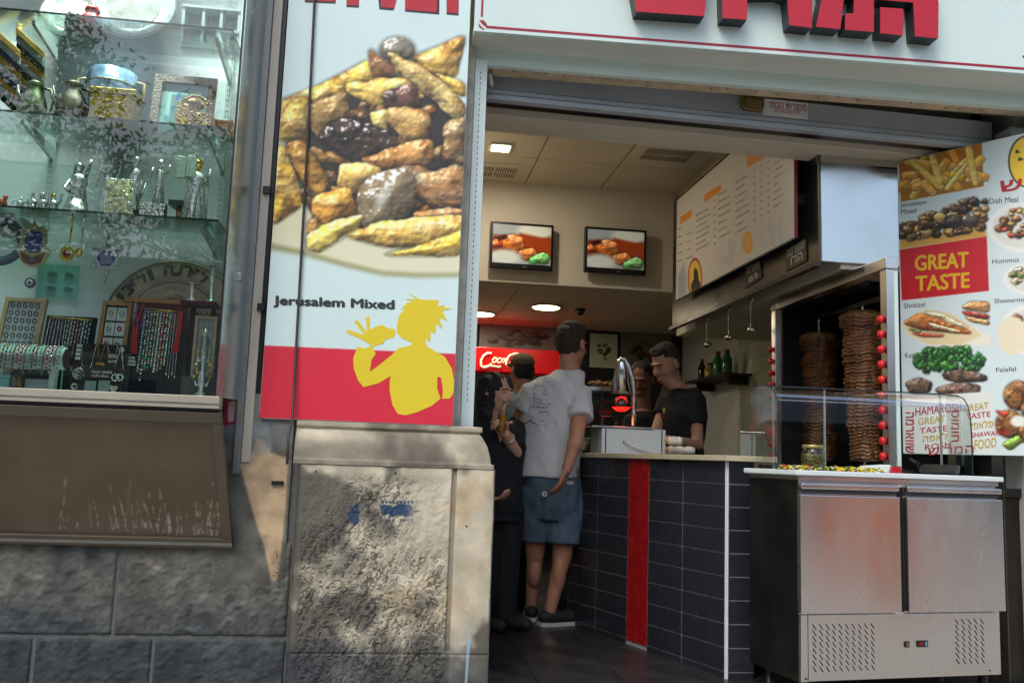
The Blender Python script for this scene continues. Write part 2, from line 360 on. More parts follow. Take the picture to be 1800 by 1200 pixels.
# ---- shop sign
SA = np.array([.294,3.9,0]); SB = np.array([2.926,3.79,0]); sdir = (SB-SA)/np.linalg.norm(SB-SA); snor = np.array([sdir[1],-sdir[0],0])  # towards the street
def sign_pt(px, py, d=0.0):
    return at(px, py, P=SA, N=snor)+snor*d
sg = thing('shop_sign', 'white shop sign board with big red raised letters over the opening', 'sign', (1.6,3.86,2.91))
E_ = SA+sdir*3.4
def sbox(a0, a1, z0, z1, d0, d1):
    P = [SA+sdir*a+snor*d for a, d in ((a0,d1),(a1,d1),(a1,d0),(a0,d0))]
    return [(*p_[:2], z0) for p_ in P]+[(*p_[:2], z1) for p_ in P]
m_sign = mat('sign_white', (204,222,216), .3, var=.02, vs=2)
MB().hexa(sbox(0,3.4,2.914,3.75,-.03,0)).build('face_panel', m_sign, sg, bevel=.002)
m_red = mat('sign_red', (180,8,28), .28, var=.06, vs=4, coat=.2); m_maroon = mat('border_maroon', (150,16,40), .4); m_letter = mat('letter_side', (34,38,42), .4)
MB().hexa(sbox(.055,3.35,2.932,2.944,0,.0012)).build('border_line', m_maroon, sg)
MB().hexa(sbox(.028,.038,2.985,3.7,0,.0012)).build('border_line', m_maroon, sg)
for q in ([(842,36),(850,36),(856,43),(856,49),(850,45),(846,41)], [(841,41),(848,50),(852,51),(849,53),(842,48)]):
    MB().prism(q, sign_pt, 0.0003, .0013).build('corner_knot', m_maroon, sg)
LET = [[[(1085,-115),(1112,35),(1229,43),(1246,-110),(1212,-112),(1191,12),(1152,9),(1120,-113)], [(1160,-112),(1164,9.2),(1178,10.5),(1182,-111)]],
       [[(1256,-110),(1261,46),(1303,49),(1304,-110)]],
       [[(1311,-110),(1311,5),(1360,5),(1372,10),(1376,58),(1415,63),(1416,-90),(1400,-110)]],
       [[(1428,-100),(1433,8),(1422,61),(1464,65),(1471,6),(1488,8),(1487,38),(1473,38),(1472,66),(1522,70),(1523,-90),(1505,-108)]],
       [[(1530,-108),(1530,14),(1590,19),(1593,77),(1633,81),(1634,20),(1627,-25),(1600,-100)], [(1533,27),(1533,72),(1572,76),(1573,30)]]]
for polys in LET:
    a = MB(); b_ = MB()
    for q in polys: a.prism(q, sign_pt, .0005, .075); b_.prism(q, sign_pt, .0753, .078)
    lo = a.build('letter', m_letter, sg); b_.build('letter_face', m_red, lo)
lettering('small_print', heb('כשר'), sign_pt, 1797, 98, 1830, 122, m_maroon, sg)
# soffit strips under the sign
y1, z1 = 4.078, 2.838
def strip(name, lab, pts, m):
    return MB().hexa(pts).build(name, m, sg)
SO = lambda a, d: (SA+sdir*a+snor*d)
A0 = SO(0,-.03); A1 = SO(3.4,-.03)
MB().hexa([(A0[0],A0[1],2.914),(A1[0],A1[1],2.914),(A1[0]+.05,3.985,2.914),(A0[0],4.078,2.914),(A0[0],A0[1],2.95),(A1[0],A1[1],2.95),(A1[0]+.05,3.985,2.95),(A0[0],4.078,2.95)]).build('soffit', mat('soffit_grey',(206,210,203),.55,var=.06,vs=3), sg)
MB().hexa([(.3,4.078,2.838),(3.45,3.985,2.838),(3.45,4.03,2.838),(.3,4.11,2.838),(.3,4.078,2.96),(3.45,3.985,2.96),(3.45,4.03,2.96),(.3,4.11,2.96)]).build('fascia_rail', m_white, sg, bevel=.002)
mw = mat('weathered_timber', (190,170,142), .8, var=.3, vs=14, bump=.4, bs=60)
MB().hexa([(.3,4.111,2.842),(3.45,4.031,2.842),(3.45,4.10,2.842),(.3,4.205,2.842),(.3,4.111,2.97),(3.45,4.031,2.97),(3.45,4.10,2.97),(.3,4.205,2.97)]).build('timber_batten', mw, sg)
nb = MB()
for k in range(22):
    x = .38+k*.135+random.uniform(-.04,.04); nb.lathe([(.003,0),(.005,.002),(.003,.004)], (x,4.14+random.uniform(-.015,.03)-.07*(x/3),2.838), 8)
nb.build('screw_heads', mat('rusty_screw',(70,52,42),.7), sg)

# ---- roller shutter, raised
SHA = np.array([.395,4.25]); SHB = np.array([3.1,4.34]); sh = (SHB-SHA)/np.linalg.norm(SHB-SHA); shn = np.array([sh[1],-sh[0]])
def shp(a, d, z): q = SHA+sh*a+shn*d; return (q[0], q[1], z)
def shbox(a0,a1,d0,d1,z0,z1): return [shp(a0,d1,z0),shp(a1,d1,z0),shp(a1,d0,z0),shp(a0,d0,z0),shp(a0,d1,z1),shp(a1,d1,z1),shp(a1,d0,z1),shp(a0,d0,z1)]
rs = thing('roller_shutter', 'grey steel roller shutter rolled up above the shop opening', 'shutter', (1.7,4.3,2.74))
m_sh = mat('shutter_steel', (168,176,184), .45, metal=.15, var=.12, vs=4)
MB().hexa(shbox(0,2.76,-.03,0,2.80,2.90)).build('slat', m_sh, rs, bevel=.006)
MB().hexa(shbox(0,2.76,-.03,.006,2.772,2.798)).build('slat', m_sh, rs, bevel=.004)
MB().hexa(shbox(0,2.76,-.04,.012,2.742,2.769)).build('bottom_bar', m_sh, rs, bevel=.004)
MB().hexa(shbox(-.02,2.75,-.1,-.045,2.745,2.79)).build('gap_shade_strip', m_black, rs)  # black strip stands for the shade in the gap behind the bottom bar
def shpix(px, py, d=0.0):
    q = at(px, py, P=(*SHA,0), N=np.array([*shn,0])); return q+np.array([*shn,0])*d
a0, a1 = shpix(1298,175), shpix(1340,200)
def shpoly(x0,y0,x1,y1,dy=0): return [(x0,y0),(x1,y0+dy),(x1,y1+dy),(x0,y1)]
lk = MB().prism([(1298,173),(1338,178),(1338,192),(1333,200),(1304,197),(1298,189)], shpix, .012, .04).build('lock_box', mat('brass',(150,128,84),.4,metal=.8,var=.2,vs=30), rs, bevel=.003)
MB().prism([(1303,178),(1333,182),(1331,195),(1307,192)], shpix, .041, .045).build('lock_plate', mat('brass_l',(186,164,116),.35,metal=.8), lk)
MB().prism(shpoly(1340,174,1419,203,9), shpix, .0075, .009).build('maker_plate', mat('plate_white',(214,220,220),.5,var=.06,vs=20), rs)
lettering('maker_name', heb('מסגרית הכפר'), shpix, 1349, 180, 1416, 191, m_red, rs, d=.0096, dy=6, bold=.01)
lettering('maker_phone', '03-9320139', shpix, 1360, 192, 1404, 199, m_red, rs, d=.0096, dy=4, bold=.005)
MB().tube([(.395,4.15,2.86),(.40,4.14,2.80),(.41,4.16,2.775),(.425,4.2,2.785)], .014, 8).build('hook', m_alu, rs, smooth=True)

# ---- stone pillar with pedestal
PYF = 3.90
pl = thing('stone_pillar', 'weathered stone pillar with a moulded pedestal standing beside the shop entrance', 'pillar', (.03,4.1,0))
px0 = at(512,1000,y=PYF)[0]; px1 = at(864,1000,y=PYF)[0]; zt = .955
MB().box((px0+.03,PYF+.05,0),(px1-.012,4.3,zt-.003)).build('core', m_stone, pl)
MB().box((px0+.05,3.985,zt),(.265,4.35,4.6)).build('shaft', m_stone, pl)
# pedestal front: one sheet with real relief; coordinates are photo-sized so that the panel sits right
W_, H_ = 300, 330
X, Z = np.meshgrid(np.linspace(px0,px1,W_), np.linspace(zt,0,H_)); s_ = 1/.0024
U = (X-px0)/(px1-px0); V = (zt-Z)/zt
rough = sstep(.02,.06,U)*(1-sstep(.775,.79,U))*sstep(.03,.08,V)
w1 = fbm(X*52,Z*60,2,1); w2 = fbm(X*60,Z*45,2,4); worm = sstep(.56,.68,fbm(X*70+6*w1,Z*58+9*w1,2,14))*.9+.35*(1-sstep(0,.3,np.abs(w1-.5)*2))
zone = sstep(.35,.6,fbm(X*3.2,Z*3.2,3,7)+.25*V-.06)
pit = worm*(.15+.85*zone)*.0036+(w2-.5)*.005
D = -rough*(pit+.004)+.0015*fbm(X*30,Z*30,3,3)
groove = sstep(.775,.782,U)*(1-sstep(.80,.808,U)); D -= groove*.012*(1-sstep(.78,.80,V)); D -= (1-sstep(0,.012,U))*.03
jn = np.exp(-((V-.80)/.004)**2)*(.4+.6*fbm(X*9,Z*2,2,5)); D -= jn*.006*(U>.02)
n3 = fbm(X*4,Z*4,5,2); n4 = fbm(X*14,Z*14,4,8); n5 = fbm(X*2.2,Z*7,4,12)
c = np.stack([184+0*X,176+0*X,154+0*X],-1)
ochre = sstep(.52,.7,n3)*(1-sstep(.5,.8,V)); c = c*(1-.5*ochre[...,None])+np.array([176,150,112])*.5*ochre[...,None]
dirt = np.clip(sstep(.40,.64,fbm(X*7,Z*7,4,12)+.30*(1-sstep(0,.35,U))+.2*sstep(.55,.9,V)-.2*sstep(.3,.55,U)*(1-sstep(.55,.8,V))-.03)*.9, 0, 1); c = c*(1-.8*dirt[...,None])+np.array([66,64,58])*.8*dirt[...,None]
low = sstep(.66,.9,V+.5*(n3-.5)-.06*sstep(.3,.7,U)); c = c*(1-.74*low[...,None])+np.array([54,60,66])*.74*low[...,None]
c = c*(.82+.36*n4[...,None]); c *= (1-.38*rough*worm*zone)[...,None]
c *= (1-.35*groove[...,None]*(.4+.6*n4[...,None])); c *= (1-.35*(1-sstep(0,.03,U)))[...,None]
edge = sstep(.985,1,U)*sstep(.4,.6,n4); c = c*(1-.4*edge[...,None])
def ped_px(poly, col, soft=.003, al=.9):
    global c
    q = [at(a,b,y=PYF) for a,b in poly]; q = [(p_[0],p_[2]) for p_ in q]; pr = Print.__new__(Print); pr.X, pr.Y = X, Z
    sl = (slice(None),slice(None)); mk = sstep(-soft,soft,pr.sdf(q, sl))*al*sstep(.25,.55,n4+.12); c = c*(1-mk[...,None])+np.array(col)*mk[...,None]
BL = (34,58,92)
ped_px([(668,890),(676,886),(690,890),(704,884),(720,886),(727,896),(738,898),(728,901),(722,908),(712,907),(700,904),(690,909),(682,903),(672,906)], BL)
ped_px([(625,884),(631,884),(630,920),(622,922),(612,915),(611,900),(618,893)], BL, .005, .75)
for k in range(9):
    ped_px([(670+k*6.5,880),(674+k*6.5,880),(675+k*6.5,885),(671+k*6.5,884)], BL, .0015); 
    if k != 4: ped_px([(670+k*6.5,912),(674+k*6.5,911),(674+k*6.5,915),(670+k*6.5,916)], BL, .0015, .7)
ped_px([(822,1090),(826,1095),(828,1120),(824,1160),(821,1200),(817,1200),(820,1150)], (140,178,196), .002)
P3 = np.stack([X, PYF-D, Z], -1); P3[:,-1,1] += .012; P3[0,:,1] += .01
link('pedestal_face', grid_mesh(P3, c/255, smooth=True), m_wear_shade, pl)
for k,(a,b) in enumerate(((555,828),(695,831),(820,924))):
    q = at(a,b,y=PYF-.002); MB().lathe([(.004,0),(.004,.003)], (0,0,0), 8).build('drill_hole', m_black, pl).matrix_basis = Matrix.Translation(Vector(q))@Matrix.Rotation(math.radians(90),4,'X')
# right return of the pedestal
yy, zz = np.meshgrid(np.linspace(PYF,4.3,60), np.linspace(zt,0,150)); n6 = fbm(yy*9,zz*9,5,21); cc = np.array([120,116,104])*(.55+.8*n6[...,None]); link('pedestal_side', grid_mesh(np.stack([px1+.004*n6-.006*(np.abs(yy-PYF)<.005), yy, zz],-1), cc/255, smooth=True), m_wear_shade, pl)
# ledge moulding: swept profile (distance out, height) above the pedestal, returned round the right corner
prof = [(.0,.0),(.0,.018),(-.012,.022),(-.016,.05),(-.028,.095),(-.05,.135),(-.062,.15),(-.05,.158),(-.05,.178),(-.085,.182)]
xl, xr = px0-.02, px1-.006; rows = []
seg = [(xl+t*(xr-xl), 'f') for t in np.linspace(0,1,90)]
PP = []; CC = []
for d_, h_ in [tuple(np.array(prof[i])*(1-t)+np.array(prof[i+1])*t) for i in range(len(prof)-1) for t in np.linspace(0,1,5)[:-1]]+[prof[-1]]:
    r1 = [(x, PYF-.004-d_+.0, zt+h_) for x in np.linspace(xl, xr+d_, 120)]
    r2 = [(xr+d_, y_, zt+h_) for y_ in np.linspace(PYF-.004-d_, 4.3, 40)[1:]]
    PP.append(r1+r2)
PP = np.array(PP); nn = fbm(PP[...,0]*7+PP[...,1]*7, PP[...,2]*12, 5, 31); n2_ = fbm(PP[...,0]*30, PP[...,2]*40, 3, 33)
cc = np.array([178,170,148])*(.62+.62*nn[...,None]); st = sstep(.5,.75,fbm(PP[...,0]*5,PP[...,2]*3,4,35)); cc = cc*(1-.75*st[...,None])+np.array([76,70,62])*.75*st[...,None]
PP[...,1] += .006*(nn-.5)+.003*(n2_-.5); PP[...,2] += .003*(n2_-.5)
link('ledge_moulding', grid_mesh(PP[::-1], cc[::-1]/255, smooth=True), m_wear_shade, pl)

# ---- stone wall under the shop window
wl = thing('stone_wall', 'rough grey stone block wall below the souvenir shop window', 'wall', (-1.0,4.0,0))
WY = 3.985
def rough_block(x0, x1, z0, z1, seed, name='stone_block', tone=1.0):
    w_ = max(12, int((x1-x0)/.0055)); h_ = max(12, int((z1-z0)/.0055))
    X, Z = np.meshgrid(np.linspace(x0,x1,w_), np.linspace(z1,z0,h_)); ex = np.minimum(X-x0, x1-X); ez = np.minimum(Z-z0, z1-Z); e = np.minimum(ex,ez)
    r = sstep(.0,.012,e); n1 = fbm(X*26+seed,Z*30,3,seed); n2 = fbm(X*70,Z*76,3,seed+4); D = r*(.009*(1-np.abs(2*n1-1))+.005*n2+.003); D = np.where(e < 1e-6, -.003, D)
    t = fbm(X*3,Z*3,5,40); t2 = fbm(X*16,Z*16,4,44); gshade = sstep(.55,.1,Z)  # ground shading painted into the stone colour, darker and bluer downward, with grime
    c = np.array([118,116,106])*(1-gshade[...,None])+np.array([70,77,82])*gshade[...,None]
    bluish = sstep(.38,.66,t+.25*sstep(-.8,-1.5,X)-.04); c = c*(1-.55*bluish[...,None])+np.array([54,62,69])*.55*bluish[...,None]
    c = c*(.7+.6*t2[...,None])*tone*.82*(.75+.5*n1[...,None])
    return link(name, grid_mesh(np.stack([X, WY-D, Z],-1), c/255, smooth=True), m_wear_shade, wl)
zj = at(240,1118,y=WY)[2]; xe = at(500,1000,y=WY)[0]
xj1 = at(205,1040,y=WY)[0]; xj2 = at(58,1160,y=WY)[0]; xj3 = at(268,1160,y=WY)[0]
MB().box((-3.5,WY-.0045,0),(xe+.06,4.3,1.3)).build('wall_core', mat('mortar',(92,95,93),.95,var=.15,vs=20,bump=.4), wl)
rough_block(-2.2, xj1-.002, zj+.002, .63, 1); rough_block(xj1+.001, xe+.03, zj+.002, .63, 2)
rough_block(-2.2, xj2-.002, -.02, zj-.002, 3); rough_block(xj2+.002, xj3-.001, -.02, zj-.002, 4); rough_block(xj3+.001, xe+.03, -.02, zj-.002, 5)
# plaster strip with the pale orange patch between window and pillar
x0, x1 = at(396,850,y=WY)[0]-.03, at(512,850,y=WY)[0]; X, Z = np.meshgrid(np.linspace(x0,x1,110), np.linspace(1.24,.30,350)); n1 = fbm(X*16,Z*16,4,51); n2 = fbm(X*5,Z*5,4,52)
gshade = sstep(.55,.1,Z); c = (np.array([118,116,106])*(1-gshade[...,None])+np.array([70,77,82])*gshade[...,None])*(.5+.55*n1[...,None]); top = sstep(.98,1.06,Z+.1*(n2-.5)); c = c*(1-.5*top[...,None])+np.array([128,134,136])*.5*top[...,None]  # plaster colour carries the same painted ground shading towards the bottom
def wpx(poly, col, al=.9, soft=.008):
    global c
    q = [at(a,b,y=WY) for a,b in poly]; pr = Print.__new__(Print); pr.X, pr.Y = X, Z; mk = sstep(-soft,soft,pr.sdf([(p_[0],p_[2]) for p_ in q], (slice(None),slice(None)))+.02*(n2-.5))*al; c = c*(1-mk[...,None])+np.array(col)*mk[...,None]*(.8+.4*n1[...,None])
wpx([(420,815),(440,800),(452,770),(462,770),(478,795),(506,805),(504,900),(492,1000),(484,1050),(478,1030),(465,960),(438,880)], (186,160,126))
wpx([(386,690),(432,690),(428,740),(386,752)], (128,26,34)); wpx([(404,708),(414,706),(412,740),(402,742)], (190,180,180), .8, .004)
wpx([(436,742),(470,742),(480,790),(470,800),(438,800),(425,790)], (132,138,138), .6)
D = .007*n1*sstep(.30,.42,Z)-.012*(1-sstep(.30,.5,Z)); D[:,[0,-1]] -= .02
link('plaster_strip', grid_mesh(np.stack([X, WY-.012-D, Z],-1), c/255, smooth=True), m_wear_shade, wl)
q = at(488,848,y=WY-.02); MB().obox(q,(.05,.02,.018)).build('metal_stub', m_steel_d, wl, bevel=.003)

# ---- the long banner on the pillar
BY = 3.95
bn = thing('food_banner', 'tall banner board with a grilled meat photo, white above a red band', 'banner', (-.13,3.96,1.13))
def bpt(px, py, d=0.0): q = at(px, py, y=BY); return np.array([q[0], BY-d, q[2]])
bl = at(455,735,y=BY); br = at(798,748,y=BY); zb = 1.136; xl, xr = -.537, .278
outl = [(xl,3.7),(xl,zb+.02),(xl+.006,zb+.006),(xl+.02,zb),(xr-.02,zb),(xr-.006,zb+.006),(xr,zb+.02),(xr,3.7)]
MB().prism(outl, lambda u,v,d: (u,BY-d,v), -.022, -.0015).build('board', m_white, bn)
pr = Print(300, 660, (440,-220,830,755)); X, Y = pr.X, pr.Y
pr.a[:] = np.array([208,230,227])/255
pr.a[:] = pr.a*(1-.06*(fbm(X/120,Y/120,3,61)-.5)[...,None])
cr = lambda pts: [(430+x/2.307, y/2.307) for x,y in pts]
zone = pr.bb(440,60,830,520)
# pita under the meat
pr.poly(cr([(60,870),(110,900),(260,860),(500,860),(880,800),(900,1112),(860,1122),(700,1124),(560,1116),(400,1080),(240,1035),(95,1010),(60,1000)]), (150,146,96), 7)
pr.poly(cr([(60,850),(110,880),(260,840),(500,840),(880,790),(900,1096),(860,1108),(700,1108),(560,1100),(400,1062),(240,1015),(95,985),(60,975)]), (226,224,190), 6)
pr.poly(cr([(60,700),(150,560),(300,480),(400,800),(350,960),(100,960)]), (222,216,176), 14, .8)
pr.poly(cr([(225,430),(300,370),(520,300),(600,290),(800,380),(880,470),(880,900),(760,960),(480,940),(300,920),(170,650),(170,560)]), (46,44,40), 8)
def K(pts, col, seed, grow=1.13, **k):
    cx = sum(p_[0] for p_ in pts)/len(pts); cy = sum(p_[1] for p_ in pts)/len(pts)
    m_ = sum(col)/3; col = tuple(max(0,min(255,m_+(v-m_)*1.25+6)) for v in col)
    pr.chunk(cr([(cx+(x-cx)*grow, cy+(y-cy)*grow) for x,y in pts]), col, seed=seed, **{**dict(bev=15, jag=5, char=.5, dark=(104,62,20)), **k})
rr = random.Random(31)
for k in range(70):     # the deeper layer seen in the gaps
    x, y = rr.uniform(180,890), rr.uniform(330,930)
    if y < 470-(x-180)*.35 or y < 300+(x-560)*.45 or y > 960 or (x < 260 and y > 700): continue
    r_ = rr.uniform(34,62); a_ = rr.uniform(0,3.1); q = []
    for t in np.linspace(0,2*math.pi,8,endpoint=False):
        u, v = r_*rr.uniform(.8,1.25)*math.cos(t), r_*.55*rr.uniform(.8,1.25)*math.sin(t); q.append((x+u*math.cos(a_)-v*math.sin(a_), y+u*math.sin(a_)+v*math.cos(a_)))
    K(q, [(112,84,50),(86,64,42),(146,112,64),(70,54,40),(128,92,48),(168,134,78)][k%6], 100+k, 1.0, bev=10, char=.6, shade=.9)
K([(140,410),(270,365),(400,300),(480,255),(530,320),(430,390),(280,440),(150,500)], (214,184,84), 1)
K([(130,520),(200,400),(262,400),(255,545),(140,570)], (206,178,92), 2)
K([(100,640),(160,600),(228,790),(215,835),(105,905)], (228,184,84), 3)
K([(680,230),(760,205),(888,148),(866,240),(850,305),(740,300)], (218,178,90), 4)
K([(780,300),(890,338),(888,392),(800,340)], (206,172,84), 5)
K([(505,198),(590,255),(610,320),(520,310)], (128,92,58), 6, char=.8)
pr.disc(430+620/2.307, 205/2.307, 31, 23, (122,116,98), seed=7, bev=20, jag=1, char=.25, dark=(60,52,40), spec=.5)
K([(585,220),(700,262),(790,330),(886,430),(860,490),(770,410),(640,310)], (206,184,124), 8)
K([(425,338),(640,318),(720,400),(610,390),(560,430),(430,378)], (226,192,110), 9)
K([(560,380),(690,335),(705,440),(590,455)], (92,66,54), 10, char=.8, spec=.6, dark=(40,26,22))
K([(262,430),(400,380),(415,470),(300,558),(255,490)], (140,116,72), 11, char=.7)
K([(578,450),(700,435),(748,480),(738,570),(650,555),(585,505)], (206,168,104), 12)
K([(508,458),(578,452),(574,534),(520,515)], (222,204,124), 13, char=.2)
K([(310,560),(350,510),(420,485),(560,535),(610,590),(510,645),(440,655),(360,610)], (58,46,38), 14, char=.9, dark=(20,16,14), spec=.9, jag=7)
K([(175,590),(240,578),(325,700),(320,785),(265,765),(188,650)], (204,158,82), 15)
K([(490,642),(640,588),(748,568),(755,655),(590,695),(500,668)], (192,146,92), 16)
K([(385,658),(540,680),(560,722),(440,785),(385,745)], (232,198,118), 17, char=.3)
K([(560,700),(690,668),(760,700),(690,760),(600,730)], (150,118,86), 26, char=.6)
K([(685,722),(880,662),(880,825),(760,820),(676,775)], (168,126,82), 18)
K([(815,505),(895,485),(895,668),(803,645)], (142,122,86), 19)
K([(470,770),(520,720),(640,690),(690,740),(660,860),(580,930),(500,925),(470,860)], (126,112,88), 20, bev=34, char=.2, dark=(70,58,42), spec=.8, jag=1)
pr.ell(430+560/2.307, 800/2.307, 9, 22, (214,214,200), .8, .8, .5)
K([(680,860),(880,838),(880,890),(720,900)], (176,128,78), 27)
K([(430,955),(540,905),(800,880),(885,880),(885,985),(600,1000)], (216,182,102), 22, char=.35)
K([(565,1032),(720,995),(885,930),(885,1034)], (222,186,84), 23, char=.25)
K([(282,800),(420,768),(442,850),(330,912),(278,855)], (216,160,78), 21)
K([(262,945),(380,890),(475,878),(440,935),(310,1015),(262,1005)], (232,206,110), 24, char=.2)
def soft(a_):
    b = a_.copy(); b[1:-1,1:-1] = (a_[1:-1,1:-1]*4+a_[:-2,1:-1]+a_[2:,1:-1]+a_[1:-1,:-2]+a_[1:-1,2:])/8; return b
pr.a = soft(pr.a)*.95+.05*np.array([.85,.95,.95])
RED = (212,46,66)
pr.poly([(430,605.5),(850,624),(850,800),(430,800)], RED, 1)
# print sheet: columns of the drawing are unprojected onto the board and clipped to it
GX, GZ = np.meshgrid(np.linspace(xl+.001,xr-.001,330), np.linspace(3.69,zb+.002,900))
def to_px(P):
    v = P-CAM; zc = v@cF; return 900+FPX*(v@cR)/zc, 600-FPX*(v@cU)/zc
bx, by = to_px(np.stack([GX, np.full_like(GX,BY), GZ],-1))
def sample(prn, x, y):
    fx = np.clip((x-prn.X[0,0])/(prn.X[0,-1]-prn.X[0,0])*(prn.w-1), 0, prn.w-1.001); fy = np.clip((y-prn.Y[0,0])/(prn.Y[-1,0]-prn.Y[0,0])*(prn.h-1), 0, prn.h-1.001)
    i, j = fx.astype(int), fy.astype(int); u = (fx-i)[...,None]; v = (fy-j)[...,None]; a = prn.a
    return (a[j,i]*(1-u)+a[j,i+1]*u)*(1-v)+(a[j+1,i]*(1-u)+a[j+1,i+1]*u)*v
colr = sample(pr, bx, by)
PG = np.stack([GX, np.full_like(GX,BY), GZ],-1)
link('photo_print', grid_mesh(PG, colr), m_ink, bn)
m_char = mat('print_charcoal', (52,56,60), .4); m_yel = mat('print_yellow', (222,200,44), .4)
lettering('caption', 'Jerusalem Mixed', bpt, 480, 519, 694, 541, m_char, bn, d=.0012, bold=.07, dy=8)
c5 = lambda pts: [(430+x/3.158, 480+y/3.158) for x,y in pts]
SIL = c5([(890,142),(955,145),(905,108),(975,146),(1080,150),(1068,182),(1112,178),(1105,190),(1152,198),(1095,208),(1125,265),(1080,245),(1100,312),(1062,275),(1060,335),(1032,325),(1030,385),(1000,360),(1012,405),(1112,465),(1150,530),(1163,600),(1160,660),(1140,695),(1098,697),(1100,640),(1090,580),(1070,575),(1068,640),(1088,695),(1040,735),(960,770),(895,788),(850,780),(820,730),(805,650),(806,600),(812,570),(740,612),(660,632),(630,595),(606,530),(603,470),(628,405),(668,418),(705,400),(710,412),(728,448),(705,480),(695,548),(760,500),(815,455),(855,415),(925,400),(928,385),(870,360),(845,330),(845,290),(855,240),(890,195),(868,200),(900,165),(935,158)])
MB().prism(SIL, bpt, .0004, .0012).build('silhouette_emblem', m_yel, bn)
HAND = c5([(563,318),(580,316),(668,345),(608,268),(625,260),(680,328),(672,245),(692,242),(695,315),(720,300),(760,286),(790,302),(832,312),(838,335),(825,358),(780,368),(770,390),(728,402),(715,412),(705,400),(690,392),(660,372),(570,330)])
MB().prism(HAND, bpt, .0004, .00125).build('silhouette_emblem', m_yel, bn)
for q in ([(525,-90),(536,5),(590,7),(600,-90)], [(609,-90),(609,13),(631,14),(632,-90)], [(655,-90),(667,17),(692,19),(700,-10),(712,-10),(712,21),(772,26),(774,-90)], [(785,-90),(785,26),(806,28),(808,-90)]):
    lo = MB().prism(q, bpt, .0004, .001).build('letter', m_letter, bn); cx = sum(p_[0] for p_ in q)/len(q)
    MB().prism([(cx+(a-cx)*.93, b-3.5) for a,b in q], bpt, .0011, .0016).build('letter_face', m_red, lo)
cb = [at(a,b,y=BY-.012) for a,b in ((560,-60),(553,0),(540,260),(530,440),(520,620),(514,745),(511,765),(509,815))]
cb[-2][1] = 3.85; cb[-1][1] = 3.84; cb[-3][1] = 3.925
o = MB().tube(cb, .0055, 8).build('cable_conduit', mat('conduit',(58,52,50),.6,var=.5,vs=9,stretch=(1,1,.6)), smooth=True)
tag(o, 'thin dark cable conduit running down in front of the banner', 'conduit')
# banner clips
for py in (335,540):
    q = at(462-(py-480)*.05,py,y=BY+.01); MB().obox(q,(.03,.03,.03)).build('clip', m_black, bn)
# ================================================================ souvenir shop window
VY, VX, SZ = 3.75, -.69, 1.208     # glass plane, right corner, sill top
BW = 4.20                          # back board
dw = thing('display_window', 'souvenir shop window of glass in an aluminium frame with glass shelves inside', 'shop window', (-1.4,3.9,1.15))
m_pane = glass('window_glass', (250,254,252), 1.5, 0, 1.7); m_shelf = glass('shelf_glass', (238,247,244), 1.4, 0, .8)
m_back = mat('display_back', (224,230,228), .7, var=.04, vs=3)
MB().add([(-2.4,VY,SZ),(VX,VY,SZ),(VX,VY,4.4),(-2.4,VY,4.4)],[(0,1,2,3)]).build('front_pane', m_pane, dw)
MB().hexa([(VX+.004,VY,SZ),(VX+.01,VY,SZ),(-.628,3.965,SZ),(-.634,3.965,SZ),(VX+.004,VY,4.4),(VX+.01,VY,4.4),(-.628,3.965,4.4),(-.634,3.965,4.4)]).build('side_return', mat('return_aluminium',(196,204,200),.22,metal=.85,var=.06,vs=6), dw)
MB().box((VX-.001,VY-.006,SZ),(VX+.006,VY+.006,4.4)).build('corner_seal', m_black, dw)
MB().box((-2.4,BW,SZ-.05),(-.60,BW+.02,4.4)).build('back_board', m_back, dw)
MB().box((-.618,3.99,SZ-.05),(-.598,BW-.002,4.4)).build('side_board', m_back, dw)
MB().box((-2.4,3.801,SZ-.03),(-.695,BW-.002,SZ-.001)).build('display_floor', m_back, dw)
MB().box((-2.4,3.8,4.36),(-.6,BW,4.4)).build('top_board', m_back, dw)
MB().box((-.634,3.955,.9),(-.603,4.0,4.4)).build('frame_post', m_alu_d, dw, bevel=.004)
MB().box((-.602,3.962,.95),(-.562,4.0,4.4)).build('frame_post', mat('frame_beige',(172,166,152),.5,metal=.15,var=.12,vs=6,stretch=(1,1,.3)), dw, bevel=.004)
MB().box((-.561,3.975,.95),(-.545,4.0,4.4)).build('frame_post', m_black, dw)  # black filler put in as the shade of the gap beside the banner
m_sill = mat('sill_beige', (168,162,146), .42, metal=.25, var=.06, vs=5)
MB().box((-2.4,3.728,1.158),(-.664,3.80,SZ-.0015+.001)).build('sill', m_sill, dw, bevel=.002)
MB().box((-2.4,3.724,1.176+.0),(-.664,3.727,1.179)).build('sill_groove', m_alu_d, dw)
MB().box((-2.4,3.735,1.148),(-.668,3.80,1.157)).build('sill_shadow_gap', m_black, dw)
# sloping lower panel with frame
T0 = np.array([-2.4,3.742,1.145]); T1 = np.array([-.656,3.742,1.145]); B0 = np.array([-2.4,3.955,.60]); B1 = np.array([-.606,3.955,.60])
nrm = np.cross(T1-T0, B1-T1); nrm /= np.linalg.norm(nrm); nrm = nrm if nrm[1] < 0 else -nrm
def lp(u, v, d=0): return (T0*(1-u)+T1*u)*(1-v)+(B0*(1-u)+B1*u)*v+nrm*d
def lpbox(u0,u1,v0,v1,d0,d1):
    a = [lp(u0,v1),lp(u1,v1),lp(u1,v0),lp(u0,v0)]; return [p_+nrm*d1 for p_ in (a[0],a[1])]+[p_+nrm*d0 for p_ in (a[1],a[0])]+[p_+nrm*d1 for p_ in (a[3],a[2])]+[p_+nrm*d0 for p_ in (a[2],a[3])]
m_brz = mat('bronze_frame', (96,88,76), .4, metal=.6, var=.12, vs=5)
MB().hexa(lpbox(0,1,0,.075,-.02,.012)).build('panel_frame', m_brz, dw, bevel=.003)
